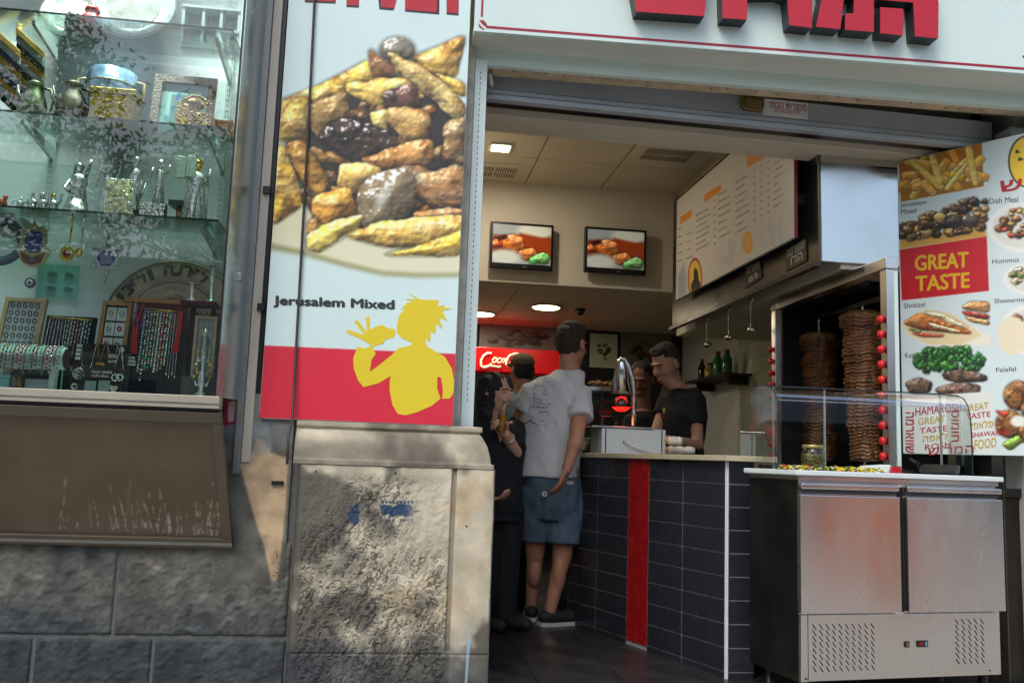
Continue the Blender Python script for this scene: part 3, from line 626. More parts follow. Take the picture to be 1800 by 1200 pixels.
MB().hexa(lpbox(0,1,.925,1,-.02,.012)).build('panel_frame', m_brz, dw, bevel=.003)
MB().hexa(lpbox(0,1,.955,.975,.0125,.016)).build('panel_bead', m_alu_d, dw)
MB().hexa(lpbox(.978,1,.0755,.9245,-.02,.0115)).build('panel_frame', m_brz, dw, bevel=.003)
uu, vv = np.meshgrid(np.linspace(.0,.978,420), np.linspace(.075,.925,200)); n1 = fbm(uu*14,vv*4,4,71); n2 = fbm(uu*60,vv*30,3,72)
c = np.array([92,80,64])*(.9+.2*n1[...,None]); c = c*(.97+.06*n2[...,None])
grime = sstep(.75,1.0,vv+.25*(n1-.5)); c = c*(1-.35*grime[...,None])+np.array([92,92,90])*.35*grime[...,None]
rr = random.Random(3)
for k in range(70):
    u0 = 1-abs(rr.gauss(0,.17))-.02; v0 = .925-abs(rr.gauss(0,.03)); hgt = abs(rr.gauss(.17,.12)); sl_ = rr.uniform(-.07,.07); wd = rr.uniform(.0004,.0022)
    if u0 < .55: continue
    wav = .0012*np.sin(vv*26+k*1.7); mk = np.exp(-((uu-u0-(v0-vv)*sl_-wav)/wd)**2)*((vv < v0)&(vv > v0-hgt))*rr.uniform(.2,.6)*sstep(.3,.6,n2); c = c*(1-mk[...,None])+np.array([196,190,176])*mk[...,None]
Pn = (T0*(1-uu[...,None])+T1*uu[...,None])*(1-vv[...,None])+(B0*(1-uu[...,None])+B1*uu[...,None])*vv[...,None]-nrm*.004
link('panel_sheet', grid_mesh(Pn, c/255), mat('bronze_sheet',(255,255,255),.33,metal=.35,attr='ink'), dw)
# shelves, brackets, slotted standards
SH = [2.755, 2.324, 1.93]
m_brk = mat('bracket_white', (206,214,210), .45)
stx = [at(97,230,y=BW)[0], at(397,230,y=BW)[0]]
edge = mat('glass_edge', (30,70,62), .15)
for z in SH:
    so = MB().box((-2.4,VY+.03,z-.004),(-.735,BW-.015,z+.004)).build('shelf', m_shelf, dw)
    MB().box((-2.4,VY+.026,z-.004),(-.735,VY+.0295,z+.004)).build('edge', edge, so); MB().box((-.7345,VY+.026,z-.004),(-.731,BW-.015,z+.004)).build('edge', edge, so)
    for x in stx:
        MB().hexa([(x-.007,VY+.10,z-.022),(x+.007,VY+.10,z-.022),(x+.007,BW-.002,z-.065),(x-.007,BW-.002,z-.065),(x-.007,VY+.10,z-.005),(x+.007,VY+.10,z-.005),(x+.007,BW-.002,z-.005),(x-.007,BW-.002,z-.005)]).build('bracket', m_brk, so)
for x in stx:
    st = MB().box((x-.014,BW-.012,1.6),(x+.014,BW-.0005,4.2)).build('slotted_standard', m_brk, dw); sl = MB()
    for k in range(70):
        for dx in (-.006,.004): sl.box((x+dx,BW-.0128,1.62+k*.025),(x+dx+.002,BW-.0115,1.632+k*.025))
    sl.build('slots', mat('slot_dark',(70,76,74),.8), st)
q = at(399,512,y=3.9); MB().box((-.655,3.86,1.70),(-.64,3.9,1.735)).build('latch', m_alu, dw, bevel=.003)

# ---- goods
m_sil = mat('silver', (196,196,190), .22, metal=1.0, var=.15, vs=40, bump=.35, bs=90); m_gold = mat('gold', (196,158,74), .28, metal=1.0, var=.15, vs=40, bump=.35, bs=90)
m_pew = mat('pewter', (92,86,76), .35, metal=.9, var=.35, vs=16); m_vel = mat('black_velvet', (18,20,28), .95); m_wood = mat('tray_wood', (168,116,62), .5, var=.2, vs=10)
m_base = mat('black_base', (20,24,28), .4); m_wcard = mat('white_card', (214,220,216), .7); m_redc = mat('red_cord', (206,18,28), .7, bump=.6, bs=300); m_maro = mat('maroon_felt', (92,18,36), .9)
def X_(px, py, Y): return at(px, py, y=Y)[0]
def Z_(px, py, Y): return at(px, py, y=Y)[2]
S1, S2, S3, S0 = SH[0]+.0045, SH[1]+.0045, SH[2]+.0045, SZ
def scaleY(Y): return Y/1600*1.03
# shelf 1
Y = 3.98
x = X_(163,15,Y); o = thing('red_jar', 'red enamel jar with pale flowers on the top glass shelf', 'jar', (x,Y,S1)); r = 18*scaleY(Y)
MB().lathe([(r*.6,0),(r*.95,.01),(r,.05),(r*.9,.085),(r*.55,.10),(r*.6,.112)], (x,Y,S1), 20).build('body', mat('red_enamel',(190,24,30),.2,var=.1), o, smooth=True); MB().lathe([(r*.7,.113),(r*.6,.13),(r*.15,.14),(.01,.155)], (x,Y,S1), 16).build('lid', mat('red_enamel',(190,24,30),.2), o, smooth=True)
fm_ = MB()
for k in range(14):
    a = k*.8; fm_.ell((x+r*1.0*math.cos(a), Y+r*1.0*math.sin(a), S1+.02+.055*((k*37)%10)/10), .006, 6, 4)
fm_.build('flower_dots', m_white, o)
x = X_(131,15,Y); o = thing('patterned_jar', 'small black jar with colourful dots beside the red jar', 'jar', (x,Y,S1)); r = 13*scaleY(Y)
MB().lathe([(r*.8,0),(r,.01),(r,.07),(r*.7,.085),(r*.75,.095)], (x,Y,S1), 18).build('body', mat('black_glaze',(26,26,34),.25), o, smooth=True)
for kk,(cn,cc_) in enumerate((('dot_yellow',(220,180,40)),('dot_blue',(60,100,190)),('dot_white',(220,220,210)))):
    d = MB()
    for k in range(10): a = -1.6+k*.35-.6+kk*.2; d.ell((x+r*math.cos(a),Y+r*math.sin(a),S1+.012+.02*((k+kk)%3)+kk*.004),.0045,6,4)
    d.build('dots', mat(cn,cc_,.3), o)
def plate(px, py, rpx, Y, tilt, lab, rimc, facec, text=None, nm='plate'):
    c = at(px,py,y=Y); R = rpx*scaleY(Y); o = thing(nm, lab, 'plate', c); M_ = Matrix.Translation(Vector(c))@Matrix.Rotation(math.radians(90-tilt),4,'X')
    def tr(mb): mb.v = [tuple(M_@Vector(v)) for v in mb.v]; return mb
    tr(MB().lathe([(.001,-.006),(R*.6,-.006),(R*.97,.006),(R,.012),(R*.97,.015),(R*.68,.004),(R*.62,.0),(.001,0)],(0,0,0),48)).build('dish', rimc, o, smooth=True)
    tr(MB().lathe([(.0005,.0012),(R*.6,.0012),(R*.6,.0016),(.0005,.0018)],(0,0,0),40)).build('face', facec, o)
    tr(MB().torus((0,0,.0155),R*.97,.0022,48,5)).build('rim_line', m_dark, o); return o, M_, R
m_cer = mat('ceramic_blue_white', (112,124,126), .2, var=.25, vs=30)
plate(235,12,72,4.13,12,'large patterned ceramic plate leaning upright on the top glass shelf',m_cer,mat('ceramic_face',(104,112,108),.2,var=.35,vs=22),nm='ceramic_plate')
plate(128,25,52,4.15,12,'smaller pale green plate behind the two jars on the top shelf',mat('ceramic_green',(168,190,176),.2,var=.2,vs=24),mat('ceramic_face2',(176,196,184),.2,var=.2,vs=30),nm='ceramic_plate')
x0,x1 = X_(326,15,4.05),X_(428,15,4.05); o = thing('compartment_box', 'white wooden box with open compartments on the top glass shelf', 'box', ((x0+x1)/2,4.05,S1)); x1 = min(x1,-.745)
MB().box((x0,4.08,S1),(x1,4.09,S1+.2)).build('back', m_wcard, o)
for t in (0,.36,.68,1): xx = x0+(x1-x0-.012)*t; MB().box((xx,4.0,S1),(xx+.012,4.08,S1+.2)).build('divider', m_white, o)
for z in (0,.085,.188): MB().box((x0-.001,3.998,S1+z),(x1+.001,4.0795,S1+z+.012)).build('rail', m_white, o)
for t in (.12,.48,.8): xx = x0+(x1-x0)*t; MB().lathe([(.012,0),(.02,.02),(.006,.045),(.008,.06)],(xx,4.04,S1+.0125),10).build('trinket', m_gold, o, smooth=True)
# shelf 2
def jug(px, w, h, Y, z, lab, m, handle=1, grp=None):
    x = X_(px,190,Y); o = thing('jug', lab, 'jug', (x,Y,z)); r = w*scaleY(Y)/2; H = h*scaleY(Y)
    MB().lathe([(r*.55,0),(r*.6,H*.04),(r*.95,H*.25),(r,H*.4),(r*.8,H*.62),(r*.5,H*.78),(r*.48,H*.84),(r*.62,H*.9),(r*.4,H*.94),(r*.1,H*1.0)],(x,Y,z),24).build('body', m, o, smooth=True)
    MB().tube([(x+handle*r*.5,Y,z+H*.82),(x+handle*r*1.15,Y,z+H*.8),(x+handle*r*1.4,Y,z+H*.55),(x+handle*r*1.2,Y,z+H*.3),(x+handle*r*.85,Y,z+H*.2)],.006,8).build('handle', m, o, smooth=True)
    MB().tube([(x-handle*r*.6,Y,z+H*.5),(x-handle*r*1.1,Y,z+H*.65),(x-handle*r*1.25,Y,z+H*.85)],[.009,.006,.004],8).build('spout', m, o, smooth=True)
jug(58,44,80,3.95,S2,'greenish pewter jug with a looped handle on the middle glass shelf',mat('green_pewter',(92,100,72),.35,metal=.8,var=.35,vs=14))
jug(126,52,88,3.97,S2,'dark copper jug standing between the pewter jug and the gilt box',m_pew)
Y=4.08; x = X_(196,150,Y); o = thing('two_handled_pot', 'blue and white glazed pot with two handles behind the gilt box', 'pot', (x,Y,S2)); r = 40*scaleY(Y); zt_ = Z_(196,130,Y)-S2
MB().lathe([(r*.7,0),(r*.9,.02),(r,zt_*.6),(r*.98,zt_),(r*.94,zt_),(r*.9,zt_*.9)],(x,Y,S2),24).build('body', mat('blue_glaze',(120,150,176),.2,var=.5,vs=26), o, smooth=True)
for sx in (-1,1): MB().tube([(x+sx*r*.95,Y,S2+zt_*.9),(x+sx*r*1.3,Y,S2+zt_*.88),(x+sx*r*1.32,Y,S2+zt_*.55),(x+sx*r*.98,Y,S2+zt_*.45)],.008,8).build('handle', mat('ochre_glaze',(176,150,96),.25), o, smooth=True)
for zz in (.3,.62,.8): MB().torus((x,Y,S2+zt_*zz),r*1.0,.003,28,5).build('band', mat('ochre_glaze',(176,150,96),.25), o)
Y=3.92; x0,x1 = X_(160,180,Y),X_(226,180,Y); H = Z_(190,157,Y)-S2; o = thing('gilt_box', 'embossed gilt box with a square lid on the middle glass shelf', 'box', ((x0+x1)/2,Y,S2)); m_gbr=mat('gilt',(150,132,50),.32,metal=.7,var=.3,vs=40,bump=.6,bs=70)
MB().box((x0,Y-.02,S2),(x1+.03,Y+.12,S2+H*.84)).build('body', m_gbr, o, bevel=.003); MB().box((x0-.004,Y-.024,S2+H*.845),(x1+.034,Y+.124,S2+H)).build('lid', m_gbr, o, bevel=.003)
MB().torus(((x0+x1)/2,Y-.021,S2+H*.42),H*.26,.004,24,6,(0,1,0)).build('embossed_ring', m_gold, o); e_=MB()
for k in range(26): e_.ell((x0+.012+(x1-x0-.02)*random.random(),Y-.021,S2+H*(.1+.65*random.random())),(.007,.003,.005),6,4)
e_.build('embossing', m_gold, o)
def picture(px0,py0,px1,py1,Y,tilt,lab,frame,colr,seed,z=None,cat='picture'):
    a = at(px0,py1,y=Y); b = at(px1,py0,y=Y); w_ = b[0]-a[0]; zb_ = a[2] if z is None else z; H = b[2]-zb_; o = thing('framed_picture', lab, cat, ((a[0]+b[0])/2,Y,zb_)); t = math.tan(math.radians(tilt))
    f = lambda u,v,d: (a[0]+u*w_, Y-d+t*v*H, zb_+v*H)
    k = .13
    for nm,q in (('frame_side',[(0,0),(k,k*w_/H),(k,1-k*w_/H),(0,1)]),('frame_side',[(1,0),(1,1),(1-k,1-k*w_/H),(1-k,k*w_/H)]),('frame_side',[(0,1),(k,1-k*w_/H),(1-k,1-k*w_/H),(1,1)]),('frame_side',[(0,0),(1,0),(1-k,k*w_/H),(k,k*w_/H)])):
        MB().prism(q, f, -.006, .01).build(nm, frame, o)
    p_ = Print(70,70,(0,0,100,100)); p_.a[:] = np.array(colr)/255; rr = random.Random(seed)
    p_.poly([(0,0),(100,0),(100,100),(0,100)], colr, 2); p_.poly([(14,14),(86,14),(86,86),(14,86)], tuple(min(255,v*1.18) for v in colr), 1); p_.poly([(22,22),(78,22),(78,78),(22,78)], tuple(v*.8 for v in colr), 1)
    for i in range(26): p_.ell(rr.uniform(8,92),rr.uniform(8,92),rr.uniform(3,9),rr.uniform(2,6),[(60,120,140),(40,80,150),(90,150,90),(190,180,120)][rr.randrange(4)],.3,.8,rr.uniform(0,3))
    link('image', p_.mesh(lambda X,Y2: np.stack([a[0]+(k+(1-2*k)*X/100)*w_, Y+t*(1-Y2/100)*H-.001, zb_+(k*w_/H+(1-2*k*w_/H)*(1-Y2/100))*H],-1)), m_ink, o); return o
picture(262,133,380,210,4.03,8,'brown framed turquoise picture leaning behind the golden model house',mat('brown_frame',(112,90,70),.5,var=.35,vs=40,bump=.5,bs=120),(126,166,160),5,z=S2)
Y=3.92; x0,x1=X_(308,190,Y),X_(378,190,Y); o = thing('model_house', 'golden carved model of a domed city gate on the middle shelf', 'ornament', ((x0+x1)/2,Y,S2)); W0=x1-x0; m_gc=mat('carved_gold',(176,140,92),.5,metal=.25,var=.35,vs=50,bump=.9,bs=120)
MB().box((x0,Y-.03,S2),(x1,Y+.06,S2+.018)).build('plinth', m_wood, o, bevel=.002)
MB().box((x0+.01,Y-.02,S2+.0185),(x0+W0*.55,Y+.05,S2+.135)).build('wall', m_gc, o, bevel=.004); MB().box((x0+W0*.56,Y-.025,S2+.0185),(x1-.005,Y+.05,S2+.10)).build('wall', m_gc, o, bevel=.004)
MB().lathe([(W0*.24,0),(W0*.22,.02),(W0*.12,.038),(.004,.045)],(x0+W0*.45,Y+.015,S2+.1355),16).build('dome', m_gc, o, smooth=True)
bb_=MB()
for k in range(40): bb_.ell((x0+.012+(W0-.024)*random.random(),Y-.024,S2+.025+.12*random.random()*(1 if k%2 else .5)),(.006,.004,.006),6,4)
for k in range(12): bb_.ell((x0+.02+W0*.07*k,Y-.01,S2+.14+.035*math.sin(k*.28)),.007,6,4)
bb_.build('carved_blocks', m_gc, o); MB().prism([(0,0),(.022,0),(.022,.05),(.011,.062),(0,.05)],lambda u,v,d:(x0+.03+u,Y-.02-d,S2+.0185+v),0.001,.006).build('gate', m_gold, o)
x0=X_(380,195,Y); o=thing('wooden_block','plain orange wooden block at the end of the middle shelf','block',(x0+.03,Y,S2)); MB().box((x0,Y-.01,S2+.012),(x0+.075,Y+.05,S2+.08)).build('block',mat('orange_wood',(176,112,44),.5,var=.2,vs=14),o,bevel=.002); MB().box((x0-.004,Y-.014,S2),(x0+.079,Y+.054,S2+.0115)).build('foot',m_wood,o)
# striped cloths leaning at the left
Y=3.97
for k,(xx,lab,cs) in enumerate(((4,'dark folded cloth with white and blue stripes, hung in the window',[(20,24,30),(190,196,196),(24,30,60)]),(44,'dark green folded cloth with pale bands, hung beside the striped one',[(18,40,34),(150,170,160),(14,20,20)]))):
    o=thing('folded_cloth',lab,'cloth',(X_(xx,110,Y),Y,2.4)); p0=at(xx-10,60,y=Y); 
    for j in range(9):
        a=at(xx-14,48+j*13,y=Y); b=at(xx+34,92+j*13,y=Y); d=.012
        MB().hexa([(a[0],Y-d+.003*j,a[2]-.032),(b[0],Y-d+.003*j,b[2]-.032),(b[0],Y+d,b[2]-.032),(a[0],Y+d,a[2]-.032),(a[0],Y-d+.003*j,a[2]),(b[0],Y-d+.003*j,b[2]),(b[0],Y+d,b[2]),(a[0],Y+d,a[2])]).build('stripe',mat(f'cloth_{k}_{j%3}',cs[j%3] if j%4 else (176,140,50),.9,bump=.5,bs=200),o,bevel=.003)
# shelf 3 silver figures
def figure(px, base, top, Y, lab, kind, robe=m_sil, w=22, zb_=None, plinth=0):
    x = X_(px,(base+top)/2,Y); z = S3 if zb_ is None else zb_; H = Z_(px,top,Y)-z; r = w*scaleY(Y)/2; o = thing('silver_figurine', lab, 'figurine', (x,Y,z))
    if plinth: MB().box((x-r*1.5,Y-r*1.1,z),(x+r*1.5,Y+r*1.1,z+plinth)).build('plinth', m_base, o, bevel=.004); z += plinth+.0005; H -= plinth
    b = MB().lathe([(r*.95,0),(r*1.0,H*.03),(r*.86,H*.2),(r*.68,H*.48),(r*.82,H*.62),(r*.74,H*.72),(r*.3,H*.77)],(x,Y,z),18)
    for k in range(9): a=k*.7; b.tube([(x+r*.98*math.cos(a),Y+r*.98*math.sin(a),z+.002),(x+r*.6*math.cos(a+.2),Y+r*.6*math.sin(a+.2),z+H*.5),(x+r*.5*math.cos(a+.3),Y+r*.5*math.sin(a+.3),z+H*.72)],r*.13,6)
    b.build('robe', robe, o, smooth=True)
    hd = MB().ell((x,Y-r*.1,z+H*.87),(max(r*.42,H*.07),max(r*.42,H*.07),H*.10),12,8); hd.ell((x,Y-r*.4,z+H*.79),(r*.3,r*.22,H*.08),8,6); hd.torus((x,Y-r*.1,z+H*.9),max(r*.4,H*.066),H*.018,14,6); hd.build('head', m_gold if kind=='tablets' else m_sil, o, smooth=True)
    if kind=='tablets':
        t=MB()
        for k in (-1,1): t.prism([(-.5,0),(.5,0),(.5,.8),(.3,1),(-.3,1),(-.5,.8)],lambda u,v,d,k=k:(x-r*.75+k*r*.42+u*r*.8,Y-r*.7-d,z+H*.62+v*H*.33+.004*k),0,.01)
        t.build('tablets', mat('silver_green',(170,196,170),.25,metal=.9,bump=.5,bs=120), o, bevel=.002)
        MB().tube([(x-r*.6,Y,z+H*.7),(x-r*1.0,Y-r*.5,z+H*.66),(x-r*1.3,Y-r*.7,z+H*.74)],r*.17,8).build('arm', m_sil, o, smooth=True); MB().tube([(x+r*.6,Y,z+H*.72),(x+r*1.0,Y-r*.2,z+H*.55),(x+r*1.1,Y-r*.3,z+H*.8)],r*.15,8).build('arm', m_sil, o, smooth=True); MB().tube([(x+r*1.1,Y-r*.3,z),(x+r*1.1,Y-r*.3,z+H*.98)],.003,6).build('staff', m_sil, o)
        MB().torus((x,Y,z+H*.56),r*.58,.004,16,6).build('belt', m_gold, o)
    elif kind=='dance':
        MB().tube([(x-r*.5,Y,z+H*.72),(x-r*1.3,Y-.005,z+H*.78),(x-r*1.7,Y-.01,z+H*.55)],r*.16,8).build('arm', m_sil, o, smooth=True); MB().tube([(x+r*.5,Y,z+H*.72),(x+r*1.4,Y-.005,z+H*.66),(x+r*1.8,Y-.01,z+H*.85)],r*.16,8).build('arm', m_sil, o, smooth=True)
    elif kind=='flag':
        MB().tube([(x-r*.2,Y,z+H*.5),(x+r*.0,Y-.01,z+H*1.22)],.0025,6).build('flag_pole', m_sil, o); MB().prism([(0,0),(.02,.01),(.024,.045),(.008,.06)],lambda u,v,d:(x-r*.55+u,Y-.012-d,z+H*.62+v*1.2),0,.004).build('flag', mat('flag_blue',(40,60,150),.7), o)
        MB().tube([(x-r*.6,Y,z+H*.7),(x-r*1.1,Y-.02,z+H*.5),(x-r*.6,Y-.03,z+H*.42)],r*.2,8).build('arm', m_sil, o, smooth=True); MB().tube([(x+r*.6,Y,z+H*.7),(x+r*1.0,Y-.02,z+H*.9),(x+r*1.2,Y-.02,z+H*1.0)],r*.18,8).build('arm', m_sil, o, smooth=True); MB().torus((x,Y-r*.8,z+H*.45),r*.35,.004,14,6,(0,1,0)).build('harp_ring', m_sil, o)
        MB().lathe([(r*1.25,0),(r*1.3,.012),(r*.9,H*.3)],(x,Y,z+.0005),16).build('drum', m_sil, o, smooth=True)
    elif kind=='crown':
        cr_=MB()
        for k in range(9):
            a=k*2*math.pi/9; cr_.tube([(x+r*.7*math.cos(a),Y+r*.7*math.sin(a),z+H*.2),(x+r*1.1*math.cos(a),Y+r*1.1*math.sin(a),z+H*.34),(x+r*1.35*math.cos(a),Y+r*1.35*math.sin(a),z+H*.52)],[.006,.005,.001],6)
        cr_.build('crown_leaves', m_sil, o, smooth=True)
    return o
figure(36,368,345,3.95,'tiny silver figurine standing next to the camel caravan figurine','dance',w=14)
Y=3.93; x=X_(78,340,Y); o=thing('silver_figurine','silver figurine of a small camel caravan on a black base','figurine',(x,Y,S3)); MB().box((x-.07,Y-.03,S3),(x+.07,Y+.03,S3+.008)).build('base',m_base,o,bevel=.002); b=MB()
for k in range(3):
    cx_=x-.045+k*.042; zz=S3+.0085; b.ell((cx_,Y,zz+.05),(.022,.014,.016),10,8); b.ell((cx_,Y,zz+.066),(.01,.01,.012),8,6); b.tube([(cx_+.018,Y,zz+.052),(cx_+.028,Y,zz+.062),(cx_+.028,Y,zz+.088),(cx_+.036,Y,zz+.09)],[.006,.005,.004,.005],7)
    for dx in (-.014,-.006,.006,.014): b.tube([(cx_+dx,Y+(.006 if dx*dx>1e-4 else -.006),zz+.045),(cx_+dx,Y,zz)],[.005,.003],6)
b.build('camels',m_sil,o,smooth=True); 
for k in range(3): MB().ell((x-.045+k*.042,Y-.002,S3+.092),(.008,.008,.012),8,6).build('rider',m_gold if k==2 else m_sil,o,smooth=True)
figure(138,370,282,3.92,'silver seated musician figurine holding a blue flag','flag',w=34)
figure(192,330,275,4.03,'silver figurine of a bird-like dancer standing behind the silver plaque','dance',w=20)
Y=3.9; a=at(181,374,y=Y); b_=at(238,316,y=Y); o=thing('silver_plaque','square silver plaque with an embossed relief standing on the third shelf','plaque',((a[0]+b_[0])/2,Y,S3)); Hp=b_[2]-S3
MB().box((a[0],Y,S3),(b_[0],Y+.012,S3+Hp)).build('frame',m_sil,o,bevel=.002); MB().box((a[0]+.006,Y-.003,S3+.006),(b_[0]-.006,Y-.0002,S3+Hp-.006)).build('relief_ground',mat('silver_gilt',(196,188,140),.3,metal=.9,bump=.7,bs=140,var=.2,vs=40),o); e_=MB()
for k in range(50):
    u=random.random(); v=random.random(); e_.ell((a[0]+.012+(b_[0]-a[0]-.024)*u,Y-.0035,S3+.012+(Hp-.024)*v),(.004+.006*random.random(),.003,.003+.004*random.random()),6,4)
e_.build('relief',m_sil,o)
figure(238,345,272,4.02,'silver crowned lion figurine on a black stand behind the plaque','crown',w=26,plinth=.07)
Y=3.93; x0,x1=X_(247,345,Y),X_(293,345,Y); o=thing('wall_replica','silver replica of a stone block wall on a black base','ornament',((x0+x1)/2,Y,S3)); MB().box((x0-.012,Y-.03,S3),(x1+.012,Y+.06,S3+.016)).build('base',m_base,o,bevel=.003); MB().box((x0,Y,S3+.0165),(x1,Y+.03,S3+.09)).build('core',m_base,o)
for j in range(5):
    xx=x0; kk=0
    while xx<x1-.006:
        w_=min(random.uniform(.016,.03),x1-xx); MB().box((xx+.0008,Y-.006-.003*random.random(),S3+.017+j*.0145),(xx+w_-.0008,Y-.0005,S3+.017+j*.0145+.0135)).build('block',m_sil,o,bevel=.0015); xx+=w_
MB().box((x0+.01,Y-.0305,S3+.004),(x0+.032,Y-.0295,S3+.012)).build('price_tag',m_wcard,o)
figure(282,340,278,3.98,'silver dancing figurine standing above the wall replica','dance',w=18,plinth=.095)
figure(345,378,275,3.92,'tall silver robed figurine lifting two tablets, with gilded beard and belt','tablets',w=40,plinth=.016)
x=X_(318,340,4.06); o=thing('display_stand','empty black and wood display stand behind the tall robed figurine','stand',(x,4.06,S3)); MB().box((x-.012,4.05,S3),(x+.012,4.07,S3+.11)).build('post',m_wood,o); MB().hexa([(x-.04,4.02,S3+.1105),(x+.04,4.02,S3+.1105),(x+.03,4.1,S3+.1105),(x-.03,4.1,S3+.1105),(x-.04,4.02,S3+.135),(x+.04,4.02,S3+.135),(x+.03,4.1,S3+.15),(x-.03,4.1,S3+.15)]).build('top',m_base,o)
x=X_(5,350,3.93); o=thing('painted_bird','small orange and blue painted bird ornament on the third shelf','ornament',(x,3.93,S3)); MB().ell((x,3.93,S3+.045),(.02,.016,.022),10,8).build('body',mat('orange_paint',(206,96,44),.4),o,smooth=True); MB().ell((x+.012,3.925,S3+.07),.011,8,6).build('head',mat('orange_paint',(206,96,44),.4),o,smooth=True); MB().lathe([(.016,0),(.006,.012),(.008,.026)],(x,3.93,S3),10).build('foot',mat('blue_paint',(50,60,140),.4),o)

# ---- hung on the back or standing below the third shelf
HY = 4.0
def cord(px, py, Y, z): q=at(px,py,y=Y); return MB().tube([(q[0],Y,q[2]),(q[0],Y,z)],.0012,5)
q=at(60,430,y=HY); s_=scaleY(HY); o=thing('hamsa_ornament','pale hand-shaped amulet with a blue centre hanging below the shelf','amulet',q); f=lambda u,v,d:(q[0]+u*s_,HY-d,q[2]-v*s_)
MB().prism([(-22,-22),(-16,-32),(-8,-30),(-2,-40),(4,-30),(12,-32),(20,-24),(20,5),(28,8),(20,28),(8,38),(-6,38),(-18,28),(-26,6),(-22,4)],f,0,.006).build('plate',mat('amulet_cream',(206,200,150),.4,var=.15,vs=40),o,bevel=.001); MB().prism([(-14,-16),(-8,-22),(8,-22),(14,-16),(14,6),(6,14),(-6,14),(-14,6)],f,.0062,.008).build('centre',mat('amulet_blue',(80,90,150),.3,var=.4,vs=60),o); MB().prism([(-20,12),(0,22),(20,12),(14,30),(0,35),(-14,30)],f,.0062,.008).build('palm_band',mat('amulet_brown',(140,80,60),.4,var=.3,vs=50),o); MB().ell((q[0],HY-.008,q[2]-.068),(.011,.003,.008),10,6).build('eye',mat('eye_blue',(60,110,160),.2),o); cord(60,392,HY,SH[2]-.005).build('cord',m_gold,o)
for px_,ln,bw,lab in ((128,62,11,'gilt key-shaped spoon with an enamel bowl, hanging by the hand amulet'),(148,60,6,'slim silver spoon hanging between the gilt spoon and the star')):
    q=at(px_,388,y=HY); o=thing('ornamental_spoon',lab,'spoon',q); b=MB().tube([(q[0],HY,q[2]),(q[0]-2*s_,HY,q[2]-ln*.6*s_)],[.004,.0025],8)
    for k in range(7): b.ell((q[0]-.3*k*s_,HY,q[2]-k*6*s_),(.0055,.004,.0035),8,5)
    b.build('handle',m_gold if bw>8 else m_sil,o,smooth=True); MB().ell((q[0]-4*s_,HY,q[2]-(ln-6)*s_),(bw*s_,.006,(bw+2)*s_),14,8).build('bowl',m_gold,o,smooth=True)
    if bw>8: MB().ell((q[0]-4*s_,HY-.005,q[2]-(ln-6)*s_),(bw*.6*s_,.004,bw*.6*s_),10,6).build('enamel',mat('enamel_red',(150,50,50),.2),o,smooth=True)
    cord(px_,389,HY,SH[2]-.005).build('cord',m_gold,o)
q=at(188,455,y=HY); o=thing('star_ornament','silver six-pointed star with a blue printed centre hanging from a cord','ornament',q); f=lambda u,v,d:(q[0]+u*s_,HY-.002-d,q[2]-v*s_); st=[]
for k in range(12): a=-math.pi/2+k*math.pi/6; R=(42 if k%2==0 else 22)*(1 if k%6==0 else .82); st.append((R*math.cos(a)*.82,R*math.sin(a)))
MB().prism(st,f,0,.006).build('star',mat('star_silver',(150,156,150),.3,metal=.7,var=.3,vs=40,bump=.4,bs=100),o,bevel=.001); MB().prism([(19*math.cos(k*math.pi/3),19*math.sin(k*math.pi/3)) for k in range(6)],f,.0062,.008).build('rim',m_wcard,o); MB().prism([(15*math.cos(k*math.pi/3),15*math.sin(k*math.pi/3)) for k in range(6)],f,.0082,.009).build('centre',mat('star_blue',(70,80,150),.3,var=.3,vs=80),o)
for k in range(6): MB().prism([(-9,-9+k*3.2),(9,-9+k*3.2),(9,-7.8+k*3.2),(-9,-7.8+k*3.2)],f,.0091,.0094).build('text_line',m_wcard,o)
MB().ell(at(188,407,y=HY),(.007,.006,.007),10,6).build('bead',mat('bead_blue',(40,60,160),.15),o,smooth=True); cord(188,412,HY,SH[2]-.005).build('cord',m_gold,o)
plate(2,425,42,4.1,4,'round dark rimmed plate hanging at the display back, below the bird ornament',mat('dark_rim',(70,70,96),.3,var=.2,vs=30),mat('pale_dish',(180,190,190),.3,var=.15,vs=20),nm='wall_plate')
a=at(62,522,y=4.15); b_=at(140,467,y=4.15); o=thing('leaf_card','turquoise card with four green leaf brooches on the display back','card',((a[0]+b_[0])/2,4.15,a[2])); MB().box((a[0],4.15,a[2]),(b_[0],4.156,b_[2])).build('card',mat('turquoise_card',(128,196,180),.6,var=.08,vs=10),o)
for i in range(2):
    for j in range(2):
        cx_=a[0]+(b_[0]-a[0])*(.35+.42*i); cz=a[2]+(b_[2]-a[2])*(.28+.42*j); MB().prism([(-.02,0),(-.008,.011),(.008,.01),(.024,0),(.008,-.01),(-.01,-.009)],lambda u,v,d:(cx_+u,4.15-d,cz+v),.0005,.004).build('leaf_brooch',mat('leaf_green',(70,130,100),.4,var=.3,vs=60),o)
q=at(53,497,y=4.1); o=thing('eye_bead','round purple and white eye bead beside the leaf card','bead',q); MB().ell(q,(.024,.008,.024),16,8).build('bead',mat('bead_purple',(110,70,130),.2),o,smooth=True); MB().ell((q[0],q[1]-.006,q[2]),(.014,.004,.014),14,6).build('white_ring',m_wcard,o,smooth=True); MB().ell((q[0],q[1]-.009,q[2]),(.007,.003,.007),12,6).build('pupil',m_dark,o,smooth=True); MB().tube([(q[0],q[1],q[2]+.024),(q[0],BW-.002,q[2]+.05)],.0012,5).build('cord',m_gold,o)
